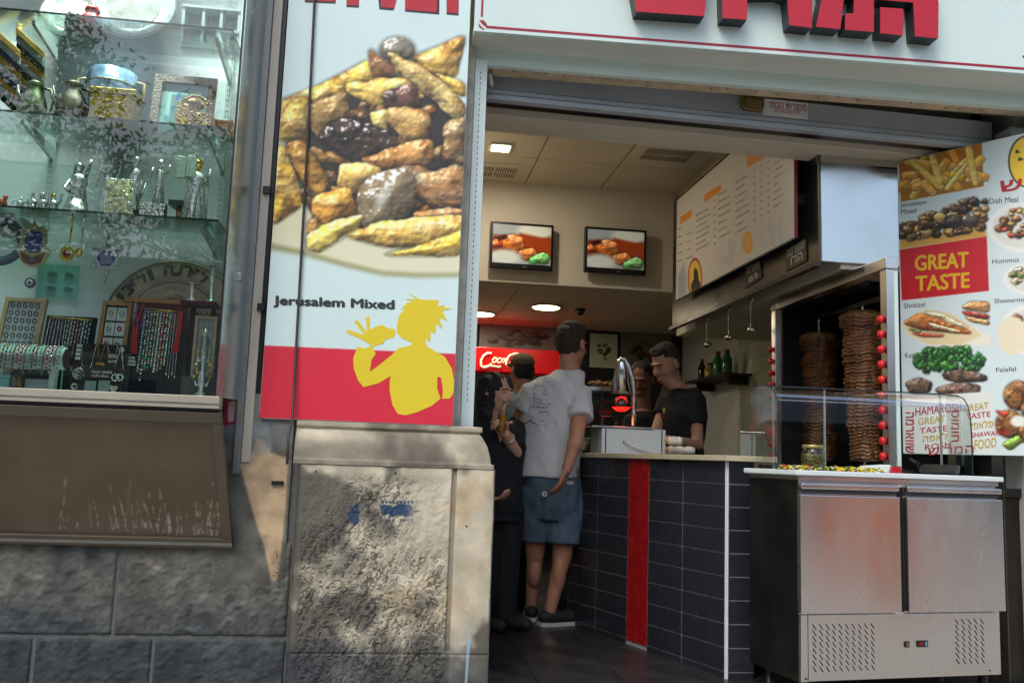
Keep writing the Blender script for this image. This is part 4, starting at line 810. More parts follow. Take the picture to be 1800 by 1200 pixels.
mcop=mat('engraved_copper',(158,140,118),.4,metal=.55,var=.15,vs=12); o,M_,R=plate(303,570,110,4.14,6,'big engraved copper plate with raised Hebrew letters round its rim',mcop,mat('copper_face',(140,120,100),.42,metal=.55,var=.25,vs=14,bump=.5,bs=50),nm='engraved_plate')
for rr_ in (.66,.70,.40): mb=MB().torus((0,0,.003),R*rr_,.0022,56,5); mb.v=[tuple(M_@Vector(v)) for v in mb.v]; mb.build('engraved_ring',m_pew,o)
mb=MB()
for k in range(14):
    a0_=k*.45
    for j in range(3): mb.torus((R*.33*math.cos(a0_),R*.33*math.sin(a0_),.002),R*(.05+.035*j),.0012,16,4)
mb.v=[tuple(M_@Vector(v)) for v in mb.v]; mb.build('engraved_scrolls',m_pew,o)
txt='לפרעה ולפני עבדיו'
for k,ch in enumerate(txt):
    if ch==' ': continue
    a_=math.radians(62+k*9.2); v,ff=text_polys(ch,.03); hgt=R*.17; wid=hgt*(.45 if ch in 'וי' else .8); P=[]
    for u_,v_ in v:
        lx=(u_-.5)*wid; ly=(v_-.5)*hgt; P.append(tuple(M_@Vector(((R*.84+ly)*math.cos(a_)+lx*math.sin(a_),(R*.84+ly)*math.sin(a_)-lx*math.cos(a_),.0158))))
    MB().add(P,ff).build('rim_letter',mat('letter_dark',(60,50,46),.5),o)
x0,x1=X_(320,533,4.0),X_(382,533,4.0); zb_=Z_(350,537,4.0); o=thing('small_shelf','dark little shelf carrying silver candlesticks at the side of the window','shelf',((x0+x1)/2,4.0,S0)); MB().box((x0,3.96,zb_),(x1,4.08,zb_+.014)).build('board',m_maro,o); MB().box((x0+.02,4.08,S0),(x0+.04,4.1,zb_+.014)).build('leg',m_dark,o); MB().box((x1-.04,4.08,S0),(x1-.02,4.1,zb_+.014)).build('leg',m_dark,o)
for px_,hh,lab in ((337,.075,'short silver candlestick on the little dark shelf'),(371,.16,'taller silver candlestick on the little dark shelf')):
    x=X_(px_,520,4.0); z=zb_+.0145; o=thing('candlestick',lab,'candlestick',(x,4.0,z)); MB().lathe([(.022,0),(.02,.008),(.008,.02),(.012,hh*.4),(.007,hh*.5),(.013,hh*.7),(.008,hh*.85),(.016,hh)],(x,4.0,z),16).build('stem',m_sil,o,smooth=True); MB().lathe([(.018,hh+.0005),(.02,hh+.006),(.01,hh+.007)],(x,4.0,z),14).build('cup',m_sil,o,smooth=True)

# ---- jewellery on the window floor
def board(px0,py0,px1,py1,Y,tilt,nm,lab,m,frame=None,cat='tray',ft=.03):
    a=at(px0,py1,y=Y); b=at(px1,py0,y=Y); zb_=max(a[2],S0+.001); H=b[2]-zb_; W0=b[0]-a[0]; t=math.tan(math.radians(tilt)); o=thing(nm,lab,cat,((a[0]+b[0])/2,Y,zb_))
    f=lambda u,v,d:(a[0]+u*W0,Y+t*v*H-d,zb_+v*H)
    MB().prism([(0,0),(1,0),(1,1),(0,1)],f,-.012,0).build('panel',m,o)
    if frame:
        kx,kz=ft*.55/W0,ft*.55/H
        for q in ([(-kx,-kz),(0,0),(0,1),(-kx,1+kz)],[(1,0),(1+kx,-kz),(1+kx,1+kz),(1,1)],[(0,1),(1,1),(1+kx,1+kz),(-kx,1+kz)]): MB().prism(q,f,-.014,.012).build('frame_rail',frame,o)
    return o,f,W0,H
o,f,W0,H=board(-4,528,66,628,3.97,14,'ring_tray','white ring tray in a wooden frame, full of rings',m_wcard,mat('pale_wood',(196,164,112),.5,var=.15,vs=12))
rg=MB().torus((0,0,0),.0085,.0022,12,5,(.3,1,.2)).mesh('ring')
for i in range(5):
    for j in range(7):
        q=f(.12+.19*i,.93-.135*j,.006); ob=link('ring',rg,m_sil if (i+j)%3 else mat('ring_dark',(70,60,52),.3,metal=.8),o); ob.location=q; ob.scale=(1,1,random.uniform(.9,1.25))
def strand(path,m,o,r=.0016,n=5,nm='chain'): return MB().tube(path,r,n).build(nm,m,o)
def beads(p0,p1,n,r,ms,o,nm='bracelet'):
    p0=np.array(p0);p1=np.array(p1); gs=[MB() for _ in ms]
    for k in range(n):
        t=(k+.5)/n; q=p0*(1-t)+p1*t; gs[k%len(ms)].ell(q,(r,r*.7,r),7,5)
    for k,g_ in enumerate(gs):
        if k==0: root=g_.build(nm,ms[k],o,smooth=True)
        else: g_.build('bead',ms[k],root,smooth=True)
BC=[mat('bd_turq',(90,180,170),.2),mat('bd_white',(220,225,220),.25),m_sil,mat('bd_blue',(60,80,150),.2),mat('bd_pink',(200,120,140),.25),mat('bd_green',(60,120,80),.2),m_gold,mat('bd_red',(190,40,50),.25)]
o,f,W0,H=board(68,556,166,640,3.96,10,'necklace_stand','black velvet necklace stand with fine chains on a brass bar',m_vel,None,'stand')
MB().tube([f(.1,.96,.02),f(.95,.93,.02)],.003,8).build('brass_bar',m_gold,o,smooth=True)
for k in range(14):
    u=.1+k*.062
    if k<6: strand([f(u,.94,.014),f(u-.04+.01*k,.15+.1*(k%2),.012)],m_sil,o)
    else: beads(f(u,.92,.014),f(u-.02,.15+.12*(k%3),.012),20,.0042,[BC[(k)%5],BC[(k*3+1)%8],m_sil],o,'necklace')
for k in range(3): MB().torus(f(.28+.12*k,.18,.016),.009,.0024,14,5,(0,1,0)).build('ring',m_gold if k==1 else m_sil,o)
o,f,W0,H=board(176,536,222,620,3.97,10,'ring_card_box','open wooden box holding white cards with rings',mat('box_dark',(60,40,34),.7),m_wood,'box')
for i in range(2):
    for j in range(3):
        MB().prism([(.06+.48*i,.68-.32*j),(.49+.48*i,.68-.32*j),(.49+.48*i,.96-.32*j),(.06+.48*i,.96-.32*j)],f,.001,.006).build('card',m_wcard,o); MB().torus(f(.27+.48*i,.83-.32*j,.012),.0085,.003,14,6,(.2,1,.5)).build('ring',[m_gold,m_sil,BC[7]][(i+j)%3],o)
# bracelet roll
Y=3.87; xa_=X_(2,625,Y); xb_=X_(116,628,Y); zr=Z_(60,628,Y); R=.045; o=thing('bracelet_roll','round white cushion roll wrapped in beaded bracelets','display roll',((xa_+xb_)/2,Y,S0)); MB().tube([(xa_-.3,Y,zr),(xb_,Y,zr)],R,20).build('cushion',m_wcard,o,smooth=True); MB().tube([(xb_+.0005,Y,zr),(xb_+.004,Y,zr)],R*.92,20).build('cushion_end',mat('end_brown',(80,36,30),.7),o); MB().box((xa_,Y-.02,S0),(xa_+.03,Y+.02,zr-.04)).build('stand_foot',m_wcard,o); MB().box((xb_-.05,Y-.02,S0),(xb_-.03,Y+.02,zr-.04)).build('stand_foot',m_wcard,o)
for k in range(17):
    x=xa_+.006+k*(xb_-xa_-.012)/16.5; m1,m2=BC[(k*3)%8],BC[(k*5+1)%8]; g1,g2=MB(),MB(); hang=.05+.04*((k*7)%5)/5
    pts=[(x,Y-R*1.06*math.sin(t),zr+R*1.06*math.cos(t)) for t in np.linspace(-1.2,1.7,15)]+[(x,Y-R*1.06,zr-j*.0085) for j in range(1,int(hang/.0085))]
    for j,p_ in enumerate(pts): (g1 if j%2 else g2).ell(p_,(.0052,.0045,.0045),6,4)
    root=g1.build('bracelet',m1,o,smooth=True); g2.build('bead',m2,root,smooth=True)
o=None
for px_,lab,cn in ((16,'small turquoise gift box under the bracelet roll','box_turq'),):
    x=X_(8,668,3.86); o=thing('gift_box',lab,'box',(x,3.86,S0)); M2=Matrix.Rotation(.5,3,'Z'); MB().obox((x-.01,3.86,S0+.0225),(.05,.05,.044),M2).build('box',mat(cn,(130,180,186),.5),o,bevel=.003); MB().obox((x-.01,3.86,S0+.051),(.054,.054,.012),M2).build('lid',mat('box_turq2',(150,196,200),.5),o,bevel=.003)
x=X_(62,668,3.9); o=thing('bangle_stand','white stand with gold and red bangles under the bracelet roll','stand',(x,3.92,S0)); MB().box((x-.05,3.93,S0),(x+.05,3.945,S0+.05)).build('back',m_wcard,o)
for k in range(4): MB().torus((x-.12+k*.02,3.9,S0+.028),.026,.004,18,6,(1,.2,0)).build('bangle',[BC[7],m_gold,m_sil,m_gold][k],o,smooth=True)
o,f,W0,H=board(100,645,122,690,3.9,0,'velvet_card','narrow black velvet card between the roll and the brooch board',m_vel,None,'card')
beads(f(.4,.95,.006),f(.4,.1,.006),14,.004,[m_sil,BC[0]],o)
# brooch board
o,f,W0,H=board(122,606,222,689,3.90,6,'brooch_board','dark brown jewellery board pinned with silver brooches and pendants',mat('brown_felt',(46,36,34),.9),None,'board')
def ringlet(u,v,R,m,n=3):
    for k in range(n): MB().torus(f(u,v,.004),R*(1-.33*k),.002,20,5,(0,1,0)).build('brooch',m,o)
ringlet(.13,.38,.022,m_sil); ringlet(.08,.12,.012,m_sil,2); strand([f(.13,.98,.004),f(.17,.55,.004),f(.35,.5,.004),f(.4,.98,.004)],m_sil,o); strand([f(.43,.98,.004),f(.5,.62,.004),f(.57,.98,.004)],m_gold,o); strand([f(.62,.98,.004),f(.66,.8,.004),f(.8,.8,.004),f(.82,.98,.004)],m_sil,o); strand([f(.88,.9,.004),f(.8,.52,.004),f(.98,.5,.004),f(.9,.9,.004)],m_sil,o,.0022)
for (u0,v0,u1,v1,m) in ((.44,.56,.6,.63,m_gold),(.38,.40,.55,.46,m_sil),(.38,.32,.55,.38,m_sil),(.57,.40,.78,.46,m_sil),(.57,.32,.72,.38,m_sil),(.66,.72,.84,.80,m_sil),(.66,.62,.84,.69,m_sil)):
    mb=MB(); nn_=6
    for k in range(nn_): mb.obox(f(u0+(u1-u0)*(k+.5)/nn_,(v0+v1)/2,.005),((u1-u0)*W0/nn_*.75,.004,(v1-v0)*H*(.7+.3*(k%2))))
    mb.build('name_pendant',m,o)
for (u0,v0,u1,v1) in ((.28,.0,.5,.24),(.54,.02,.76,.26)): MB().prism([(u0,v0),(u1,v0),(u1,v1),(u0,v1)],f,.002,.01).build('pendant_box',mat('acrylic',(120,124,126),.15),o,bevel=.002)
for (u,v,R) in ((.84,.33,.013),(.93,.34,.012)):
    mb=MB()
    for k in range(8): a_=k*math.pi/4; p0=np.array(f(u,v,.006)); mb.ell(p0+np.array([R*math.cos(a_),0,R*math.sin(a_)]),.0048,7,5)
    mb.build('flower_pendant',m_sil,o,smooth=True)
q=f(.84,.1,.006); MB().prism([(0,-.018),(.017,.004),(.012,.015),(.003,.012),(0,.007),(-.003,.012),(-.012,.015),(-.017,.004)],lambda u,v,d:(q[0]+u,q[1]-d,q[2]+v),0,.006).build('heart_pendant',mat('rose_silver',(206,190,180),.3,metal=.6),o,bevel=.002); MB().lathe([(.001,0),(.012,.001),(.012,.004),(.001,.005)],(0,0,0),14).build('disc_pendant',m_sil,o).matrix_basis=Matrix.Translation(Vector(f(.9,.9,.004)))@Matrix.Rotation(math.radians(90),4,'X')
for k in range(4): MB().prism([(.03,.66+k*.085),(.12,.66+k*.085),(.12,.72+k*.085),(.03,.72+k*.085)],f,.001,.005).build('earring_card',m_wcard,o)
# bracelet board with chains and red cords
o,f,W0,H=board(224,534,328,689,3.97,4,'bracelet_board','black and maroon board hung with beaded chains and red cords',m_vel,None,'board')
MB().prism([(0,.7),(1,.7),(1,1),(0,1)],f,.0005,.003).build('maroon_top',m_maro,o); MB().prism([(-.25,1.0),(1.02,1.0),(1.02,1.05),(-.25,1.05)],f,-.014,.01).build('top_rail',m_wood,o)
MB().tube([f(.1,.93,.02),f(.92,.905,.02)],.003,8).build('brass_bar',m_gold,o,smooth=True)
lens=[.22,.12,.24,.26,.28,.22,.24,.26,.3]
for k in range(9): beads(f(.2+k*.062,.91,.014),f(.16+k*.062,lens[k],.012),22,.0058,[BC[(k*2)%8],m_sil,BC[(k*3+2)%8]],o,'chain_bracelet')
for k in range(4): strand([f(.74+k*.05,.89,.014),f(.72+k*.055,.24-.03*(k%2),.012)],m_sil,o,.0018); MB().ell(f(.72+k*.055,.22-.03*(k%2),.012),(.004,.003,.007),8,6).build('drop',m_sil,o,smooth=True)
mb=MB(); 
for k in range(10): mb.tube([f(.9+.006*k-.02,.92,.016+.001*k),f(.88+.007*k-.02,.65,.02),f(.8+.014*k-.02,.45,.014)],.0028,5)
mb.build('red_cord',m_redc,o,smooth=True); mb=MB()
for k in range(10): mb.tube([f(.06+.008*k-.04,.72,.016),f(.06+.007*k-.04,.62,.02),f(.03+.012*k-.03,.42,.014)],.0032,5)
mb.build('red_cord',m_redc,o,smooth=True)
MB().tube([f(.1,.72,.02),f(.02,.86,.02),f(.05,.96,.02),f(.14,.98,.02),f(.19,.9,.02),f(.15,.72,.02)],.003,6).build('lilac_loop',mat('lilac_cord',(130,90,170),.6),o,smooth=True); MB().tube([f(.06,.73,.018),f(.1,.85,.018),f(.13,.96,.02)],.004,6).build('red_loop',m_redc,o,smooth=True)
mb=MB()
for k in range(14): mb.ell(f(-.02+.03*(k%5),.3+.035*(k//5),.014),.006,7,5)
mb.build('charm_beads',m_sil,o,smooth=True)
picture(332,556,382,690,4.02,3,'narrow gilt framed picture with coloured stones beside the bracelet board',mat('gilt_frame',(176,160,128),.4,metal=.4,var=.2,vs=30),(150,160,150),9,z=S0)
Y=3.9; x=X_(357,640,Y); z=S0; o=thing('silver_hand_of_oil','tall branching silver lamp stand in front of the gilt framed picture','lamp stand',(x,Y,z)); o.name='silver_lamp_stand'
MB().lathe([(.03,0),(.028,.012),(.012,.03),(.018,.08),(.008,.12),(.012,.18),(.006,.25),(.01,.27),(.002,.29)],(x,Y,z),16).build('stem',m_sil,o,smooth=True)
for k in range(3):
    for sx in (-1,1): MB().tube([(x,Y,z+.06+.05*k),(x+sx*.02,Y-.005,z+.05+.05*k),(x+sx*(.032-.004*k),Y-.005,z+.08+.05*k)],[.005,.004,.003],7).build('branch',m_sil if k!=1 else m_gold,o,smooth=True); MB().ell((x+sx*(.032-.004*k),Y-.005,z+.086+.05*k),.007,8,6).build('oil_cup',m_gold,o,smooth=True)

# tube lamp that lights the display
o=thing('tube_lamp','white fluorescent tube lamp under the top of the shop window','lamp',(-1.4,3.84,4.3)); MB().box((-2.1,3.81,4.325),(-.75,3.87,4.3595)).build('housing',m_white,o,bevel=.003); MB().tube([(-2.08,3.84,4.305),(-.77,3.84,4.305)],.014,10).build('tube',mat('tube_glow',(240,250,255),.4,emit=8.0),o,smooth=True)
l=bpy.data.lights.new('tube_light','AREA'); l.shape='RECTANGLE'; l.size=1.3; l.size_y=.04; l.energy=105; l.color=(.88,1,.97); lo=bpy.data.objects.new('tube_light',l); COL.objects.link(lo); lo.location=(-1.42,3.84,4.28); lo.rotation_euler=(math.radians(18),0,0); put(lo,o)
# ================================================================ shop interior
def px_sheet(name, P, prn, parent, m=None):
    x, y = to_px(P); return link(name, grid_mesh(P, sample(prn, x, y)), m or m_ink, parent)
# ---- raised televisions
def tv(x0,y0,x1,y1,lab):
    Y = 7.40; a = at(x0,y1,y=Y); b = at(x1,y0,y=Y); o = thing('television', lab, 'television', ((a[0]+b[0])/2,Y,a[2]), 'wall televisions')
    bz = .022; MB().box((a[0],Y,a[2]),(b[0],Y+.05,b[2])).build('case', m_black, o, bevel=.006)
    MB().box((a[0]+.18,Y+.0505,a[2]+.1),(b[0]-.18,RY1-.001,b[2]-.1)).build('wall_bracket', m_dark, o)
    p_ = Print(110,72,(0,0,100,62)); p_.a[:] = np.array([150,158,160])/255
    p_.poly([(0,18),(100,14),(100,50),(0,48)], (120,40,16), 4); p_.ell(72,8,30,12,(206,206,190),.3); p_.poly([(45,12),(100,20),(100,44),(50,42)],(150,56,20),3)
    p_.chunk([(5,30),(30,14),(52,20),(55,40),(40,44),(20,40)],(222,120,50),seed=3,bev=9,jag=2,char=.4,dark=(120,40,10),sc=.4)
    p_.chunk([(-5,28),(12,24),(16,36),(0,42)],(214,96,40),seed=4,bev=9,jag=2,char=.4,dark=(120,40,10),sc=.4); p_.chunk([(45,40),(72,34),(80,50),(60,56),(46,52)],(206,120,56),seed=5,bev=9,jag=2,char=.4,dark=(120,40,10),sc=.4)
    p_.ell(22,52,28,12,(196,202,196),.4); p_.chunk([(62,54),(75,44),(88,40),(98,48),(97,60),(64,62)],(110,190,100),dark=(40,110,50),seed=6,bev=7,jag=3,char=.6,sc=.4); p_.poly([(5,22),(20,16),(26,22),(10,28)],(60,26,14),2)
    Xs, Zs = np.meshgrid(np.linspace(a[0]+bz,b[0]-bz,110), np.linspace(b[2]-bz,a[2]+bz*1.9,72)); me = grid_mesh(np.stack([Xs,np.full_like(Xs,Y-.001),Zs],-1), p_.a)
    link('screen', me, mat('screen_glow',(255,255,255),.25,attr='ink',emit=.15), o); MB().box((a[0]+.28,Y-.003,a[2]+.014),(a[0]+.31,Y-.0005,a[2]+.02)).build('badge', m_alu, o)
tv(860,396,974,469,'wall television showing a fried chicken sandwich, next to the door post'); tv(1027,405,1137,477,'wall television showing a fried chicken sandwich, next to the hanging menu')
# ---- ceiling fittings
m_lamp = mat('lamp_glow', (255,236,190), .4, emit=9.0); m_vent = mat('vent_grey', (150,140,122), .6)
def area(name, loc, size, en, col, rot=(0,0,0), parent=None, spread=180):
    l = bpy.data.lights.new(name,'AREA'); l.shape='DISK'; l.size=size; l.energy=en; l.color=col; l.spread=math.radians(spread); o=bpy.data.objects.new(name,l); COL.objects.link(o); o.location=tuple(map(float,loc)); o.rotation_euler=rot
    if parent is not None: put(o,parent)
    return o
def square_lamp(px,py,lab,en=8.5):
    q=at(px,py,z=CZ); o=thing('ceiling_lamp',lab,'lamp',q); MB().box((q[0]-.085,q[1]-.085,CZ-.014),(q[0]+.085,q[1]+.085,CZ+.001)).build('frame',m_white,o,bevel=.003); MB().box((q[0]-.066,q[1]-.066,CZ-.018),(q[0]+.066,q[1]+.066,CZ-.0145)).build('diffuser',m_lamp,o); area('lamp_light',(q[0],q[1],CZ-.025),.13,en,(1,.89,.72),parent=o)
square_lamp(880,258,'lit square ceiling lamp in a beige tile above the entrance')
def vent(px,py,lab):
    q=at(px,py,z=CZ); o=thing('ceiling_vent',lab,'vent',q); MB().box((q[0]-.2,q[1]-.2,CZ-.006),(q[0]+.2,q[1]+.2,CZ+.0015)).build('plate',m_ceil,o,bevel=.002)
    for i in (-1,1):
        for j in (-1,1):
            for k in range(9): x=q[0]+i*.095-.08+k*.02; MB().box((x-.0045,q[1]+j*.07-.055,CZ-.009),(x+.0045,q[1]+j*.07+.055,CZ-.0062)).build('slot',mat('vent_dark',(92,84,72),.8),o)
vent(1172,272,'square perforated ceiling vent near the hanging menu'); vent(868,301,'square perforated ceiling vent near the lit square lamp')
def downlight(px,py,lab,en):
    q=at(px,py,z=LZ); o=thing('downlight',lab,'lamp',q,'round downlights in the low ceiling'); MB().lathe([(.15,0),(.165,-.008),(.15,-.014),(.13,-.01)][::-1],(q[0],q[1],LZ+.001),28).build('rim',m_white,o,smooth=True); MB().lathe([(.001,-.018),(.125,-.016),(.128,-.011),(.001,-.0105)],(q[0],q[1],LZ),24).build('lens',m_lamp,o); area('lamp_light',(q[0],q[1],LZ-.025),.22,en,(1,.9,.74),parent=o)
downlight(960,539,'round downlight in the low rear ceiling, above the customer',3); downlight(846,551,'round downlight in the low rear ceiling, above the drinks cooler',3)
q=at(1020,543,z=LZ); o=thing('ceiling_camera','small black dome camera under the low rear ceiling','camera',q); MB().lathe([(.05,0),(.05,-.02),(.042,-.022)][::-1],(q[0],q[1],LZ+.001),18).build('mount',m_black,o,smooth=True); MB().ell((q[0],q[1],LZ-.028),(.04,.04,.035),14,8).build('dome',m_black,o,smooth=True)
# ---- hood along the right side
HX, HYF, HZ = 2.286, 4.6, 2.13
hd = thing('extractor_hood','long stainless extractor hood over the grill, polished end towards the street','hood',(2.5,4.7,HZ))
m_hood = mat('hood_face',(96,90,82),.32,metal=.85,var=.18,vs=3); m_pol = mat('polished_steel',(206,208,204),.16,metal=1.0,var=.06,vs=2.5,bump=.12,bs=1.6)
MB().box((HX,HYF+.003,HZ),(HX+.02,7.2,3.2)).build('front_face',m_hood,hd)
MB().box((HX+.012,HYF,HZ+.001),(2.76,HYF+.02,3.2)).build('end_panel',m_pol,hd,bevel=.004)
MB().box((HX+.02,HYF+.02,2.9),(3.29,7.2,3.2)).build('top_box',m_hood,hd)
MB().box((HX-.03,HYF-.005,HZ-.03),(HX+.011,7.2,HZ-.001)).build('grease_lip',m_steel_d,hd,bevel=.003)
for k in range(20): MB().hexa([(HX+.03,HYF+.04+k*.125,HZ+.02),(3.0,HYF+.04+k*.125,HZ+.34),(3.0,HYF+.10+k*.125,HZ+.34),(HX+.03,HYF+.10+k*.125,HZ+.02),(HX+.03,HYF+.04+k*.125,HZ+.05),(3.0,HYF+.04+k*.125,HZ+.37),(3.0,HYF+.10+k*.125,HZ+.37),(HX+.03,HYF+.10+k*.125,HZ+.05)]).build('filter_slat',m_steel_d,hd)
hx = lambda a,b,d=0: at(a,b,x=HX)+np.array([-d,0,0])
m_wt = mat('sign_letter_white',(206,200,186),.5)
for q,(l1,l2),lab in (([(1382.7,437),(1419.4,414),(1420,458),(1383.7,477)],('שווארמה','הודו'),'black sign with white Hebrew lettering on the hood, nearer the street'),([(1311.6,466.7),(1339,455),(1340.7,487.7),(1311.6,507.6)],('שווארמה','עגל / כבש'),'black sign with white Hebrew lettering on the hood, deeper in the shop')):
    c_=np.mean([hx(*p_) for p_ in q],0); o=thing('hood_sign',lab,'sign',c_); MB().prism(q,hx,.002,.008).build('plate',m_black,o)
    def qf(u,v,d,q=q):
        a=np.array(q[0])*(1-u)+np.array(q[1])*u; b=np.array(q[3])*(1-u)+np.array(q[2])*u; p_=a*(1-v)+b*v; return hx(p_[0],p_[1],d)
    lettering('letters',heb(l1),qf,.06,.1,.95,.46,m_wt,o,d=.0088,bold=.02); lettering('letters',heb(l2),qf,.25,.54,.8,.86,m_wt,o,d=.0088,bold=.02)
# ---- hanging menu over the hood
MX = 2.2
mn = thing('hanging_menu','long white menu board with orange headings hung on the extractor hood','menu board',(MX,5.8,2.3))
y0_,y1_ = at(1396,419,x=MX)[1], at(1188,527,x=MX)[1]; zb_ = 2.29; zt_ = 3.10
MB().box((MX+.001,y0_,zb_),(MX+.02,y1_,zt_)).build('board',m_white,mn); MB().box((MX+.0005,y0_-.004,zb_-.004),(MX+.02,y0_-.0002,zt_)).build('edge_strip',m_maroon,mn)
MB().box((MX+.021,y0_+.05,2.5),(HX-.001,y0_+.09,2.56)).build('hanger',m_dark,mn); MB().box((MX+.021,y1_-.3,2.5),(HX-.001,y1_-.26,2.56)).build('hanger',m_dark,mn)
c4 = lambda pts: [(1150+x/2.858,220+y/2.858) for x,y in pts]
pr = Print(420,560,(1180,220,1402,535)); pr.a[:] = np.array([214,208,198])/255
def stroke(x0,y0,x1,y1,w_,col,al=.75): pr.poly([(x0,y0-w_),(x1,y1-w_),(x1,y1+w_),(x0,y0+w_)],col,.5,al)
for q in ([(465,145),(585,95),(583,150),(468,215)],[(252,350),(335,297),(335,330),(252,390)],[(130,462),(188,425),(188,460),(132,500)]): pr.poly(c4(q),(232,150,40),.6)
rr = random.Random(5)
for (xa,ya,ln,n,dy,sl) in ((210,455,75,7,29,-.55),(322,352,65,7,36,-.56),(408,290,70,8,36,-.58),(600,160,55,8,36,-.62),(120,525,32,5,40,-.5),(165,550,32,4,40,-.5)):
    for k in range(n):
        x=xa; y=ya+k*dy; L_=ln*rr.uniform(.55,1)
        while x<xa+L_:
            w_=rr.uniform(5,12); p_=c4([(x,y+(x-xa)*sl),(min(x+w_,xa+L_),y+(min(x+w_,xa+L_)-xa)*sl)]); stroke(*p_[0],*p_[1],rr.uniform(.8,1.5),(70,66,66)); x+=w_+rr.uniform(2,4)
for xx,ya,n in ((300,380,7),(500,225,8),(535,205,8),(570,185,8)):
    for k in range(n): p_=c4([(xx,ya+k*36),(xx+8,ya+k*36-5)]); stroke(*p_[0],*p_[1],1.6,(206,90,50) if k<3 and xx>490 else (90,84,84))
for k in range(26): x=rr.uniform(320,640); y=640-(x-320)*.45+rr.uniform(-60,60); q=c4([(x,y),(x+10,y-6),(x+10,y+rr.uniform(25,60)),(x,y+rr.uniform(30,70))]); pr.poly(q,(186,176,206),2,.5)
p_=c4([(470,590)])[0]; pr.ell(*p_,8.5,20,(236,164,40),.08); 
for k in range(4): stroke(p_[0]-5,p_[1]-10+k*6,p_[0]+5,p_[1]-14+k*6,.8,(250,220,150))
p_=c4([(205,770)])[0]; pr.ell(*p_,12.5,36,(176,30,36),.06); pr.ell(*p_,11,32,(236,196,60),.06); q=c4([(205,715),(218,730),(222,770),(232,800),(230,840),(190,860),(185,800),(200,770),(198,735)]); pr.poly(q,(40,30,26),1)
pr.poly(c4([(120,760),(150,690),(162,800),(160,860),(118,878)]),(150,160,176),3,.7)
ys, zs = np.meshgrid(np.linspace(y1_,y0_,420), np.linspace(zt_,zb_,300)); px_sheet('menu_print', np.stack([np.full_like(ys,MX),ys,zs],-1), pr, mn)
# ---- angled menu panel at the right of the opening
PL = np.array([2.752,4.6,0]); pdv = np.array([.55,-.835,0]); pdv/=np.linalg.norm(pdv); pn = np.array([pdv[1],-pdv[0],0]); pn = pn if pn[1]<0 else -pn
ppt = lambda a,b,d=0.0: at(a,b,P=PL,N=pn)+pn*d
fp = thing('menu_panel','tall white food menu panel with dish photos and a red GREAT TASTE square','menu board',(3.0,4.2,1.1))
zt_, zb_, TL = 2.728, 1.106, 1.05
def pb(t0,t1,z0,z1,d0,d1): P=[PL+pdv*t+pn*d for t,d in ((t0,d1),(t1,d1),(t1,d0),(t0,d0))]; return [(*p_[:2],z0) for p_ in P]+[(*p_[:2],z1) for p_ in P]
MB().hexa(pb(0,TL,zb_,zt_,-.02,-.001)).build('board',mat('panel_edge',(40,74,66),.4),fp)
MB().hexa(pb(.45,.5,0,zb_-.001,-.02,-.002)).build('leg',m_steel_d,fp); MB().hexa(pb(.98,1.03,0,zb_-.001,-.02,-.002)).build('leg',m_steel_d,fp)
pr = Print(330,700,(1565,200,1875,815)); pr.a[:] = np.array([214,230,230])/255
c7 = lambda pts: [(1540+x/2,220+y/2) for x,y in pts]
def C7(pts,col,seed,**k): pr.chunk(c7(pts),col,seed=seed,**{**dict(bev=7,jag=1.5,char=.4,dark=(110,60,20),sc=.35),**k})
pr.poly(c7([(80,130),(372,62),(378,215),(88,270)]),(176,112,40),1)
rr=random.Random(8)
for k in range(26):
    x=rr.uniform(85,360); y=rr.uniform(100,240)-(x-80)*.1; a=rr.uniform(-1.2,1.2); L_=rr.uniform(50,95); w_=rr.uniform(12,17); ca,sa=math.cos(a),math.sin(a)
    q=[(x+ca*L_*s1-sa*w_*s2,y+sa*L_*s1+ca*w_*s2) for s1,s2 in ((-.5,-1),(.5,-1),(.5,1),(-.5,1))]; C7(q,(rr.randint(222,246),rr.randint(160,196),rr.randint(50,84)),k,char=.15,jag=.8,dark=(190,120,30),shade=.45,bev=4)
for q in ([(100,120),(125,118),(245,215),(225,235)],[(310,70),(335,64),(362,210),(340,216)],[(180,100),(205,96),(240,205),(215,214)],[(320,125),(325,140),(255,235),(235,225)]): C7(q,(246,210,104),30,char=.08,jag=.6,shade=.4,bev=4)
for q,cx in (([(70,60),(382,40),(372,62),(80,130)],0),): pr.poly(c7([(60,20),(390,20),(390,58),(372,62),(80,130),(60,134)]),(214,230,230),.6)
pr.poly(c7([(86,272),(378,217),(383,250),(180,300),(88,330)]),(214,230,230),.8)
pr.poly(c7([(85,400),(386,352),(388,392),(84,436)]),(206,160,70),3)
for k in range(90):
    x=rr.uniform(90,385); top=360-(x-90)*.42 if x<330 else 262; y=rr.uniform(max(top,262),400-(x-90)*.1); r_=rr.uniform(12,26); n_=7
    C7([(x+r_*rr.uniform(.7,1.2)*math.cos(t),y+r_*.75*rr.uniform(.7,1.2)*math.sin(t)) for t in np.linspace(0,6.28,n_,endpoint=False)],[(150,110,56),(96,72,40),(196,160,90),(70,56,38),(176,130,60)][k%5],k+40,char=.6,dark=(44,28,14),spec=.5)
for x,y in ((275,338),(332,336)): pr.disc(1540+x/2,220+y/2,15,12,(96,84,72),seed=3,bev=9,jag=.5,char=.3,dark=(50,40,34),spec=.6)
pr.poly(c7([(83,438),(389,391),(397,582),(90,616)]),(196,28,40),.6)
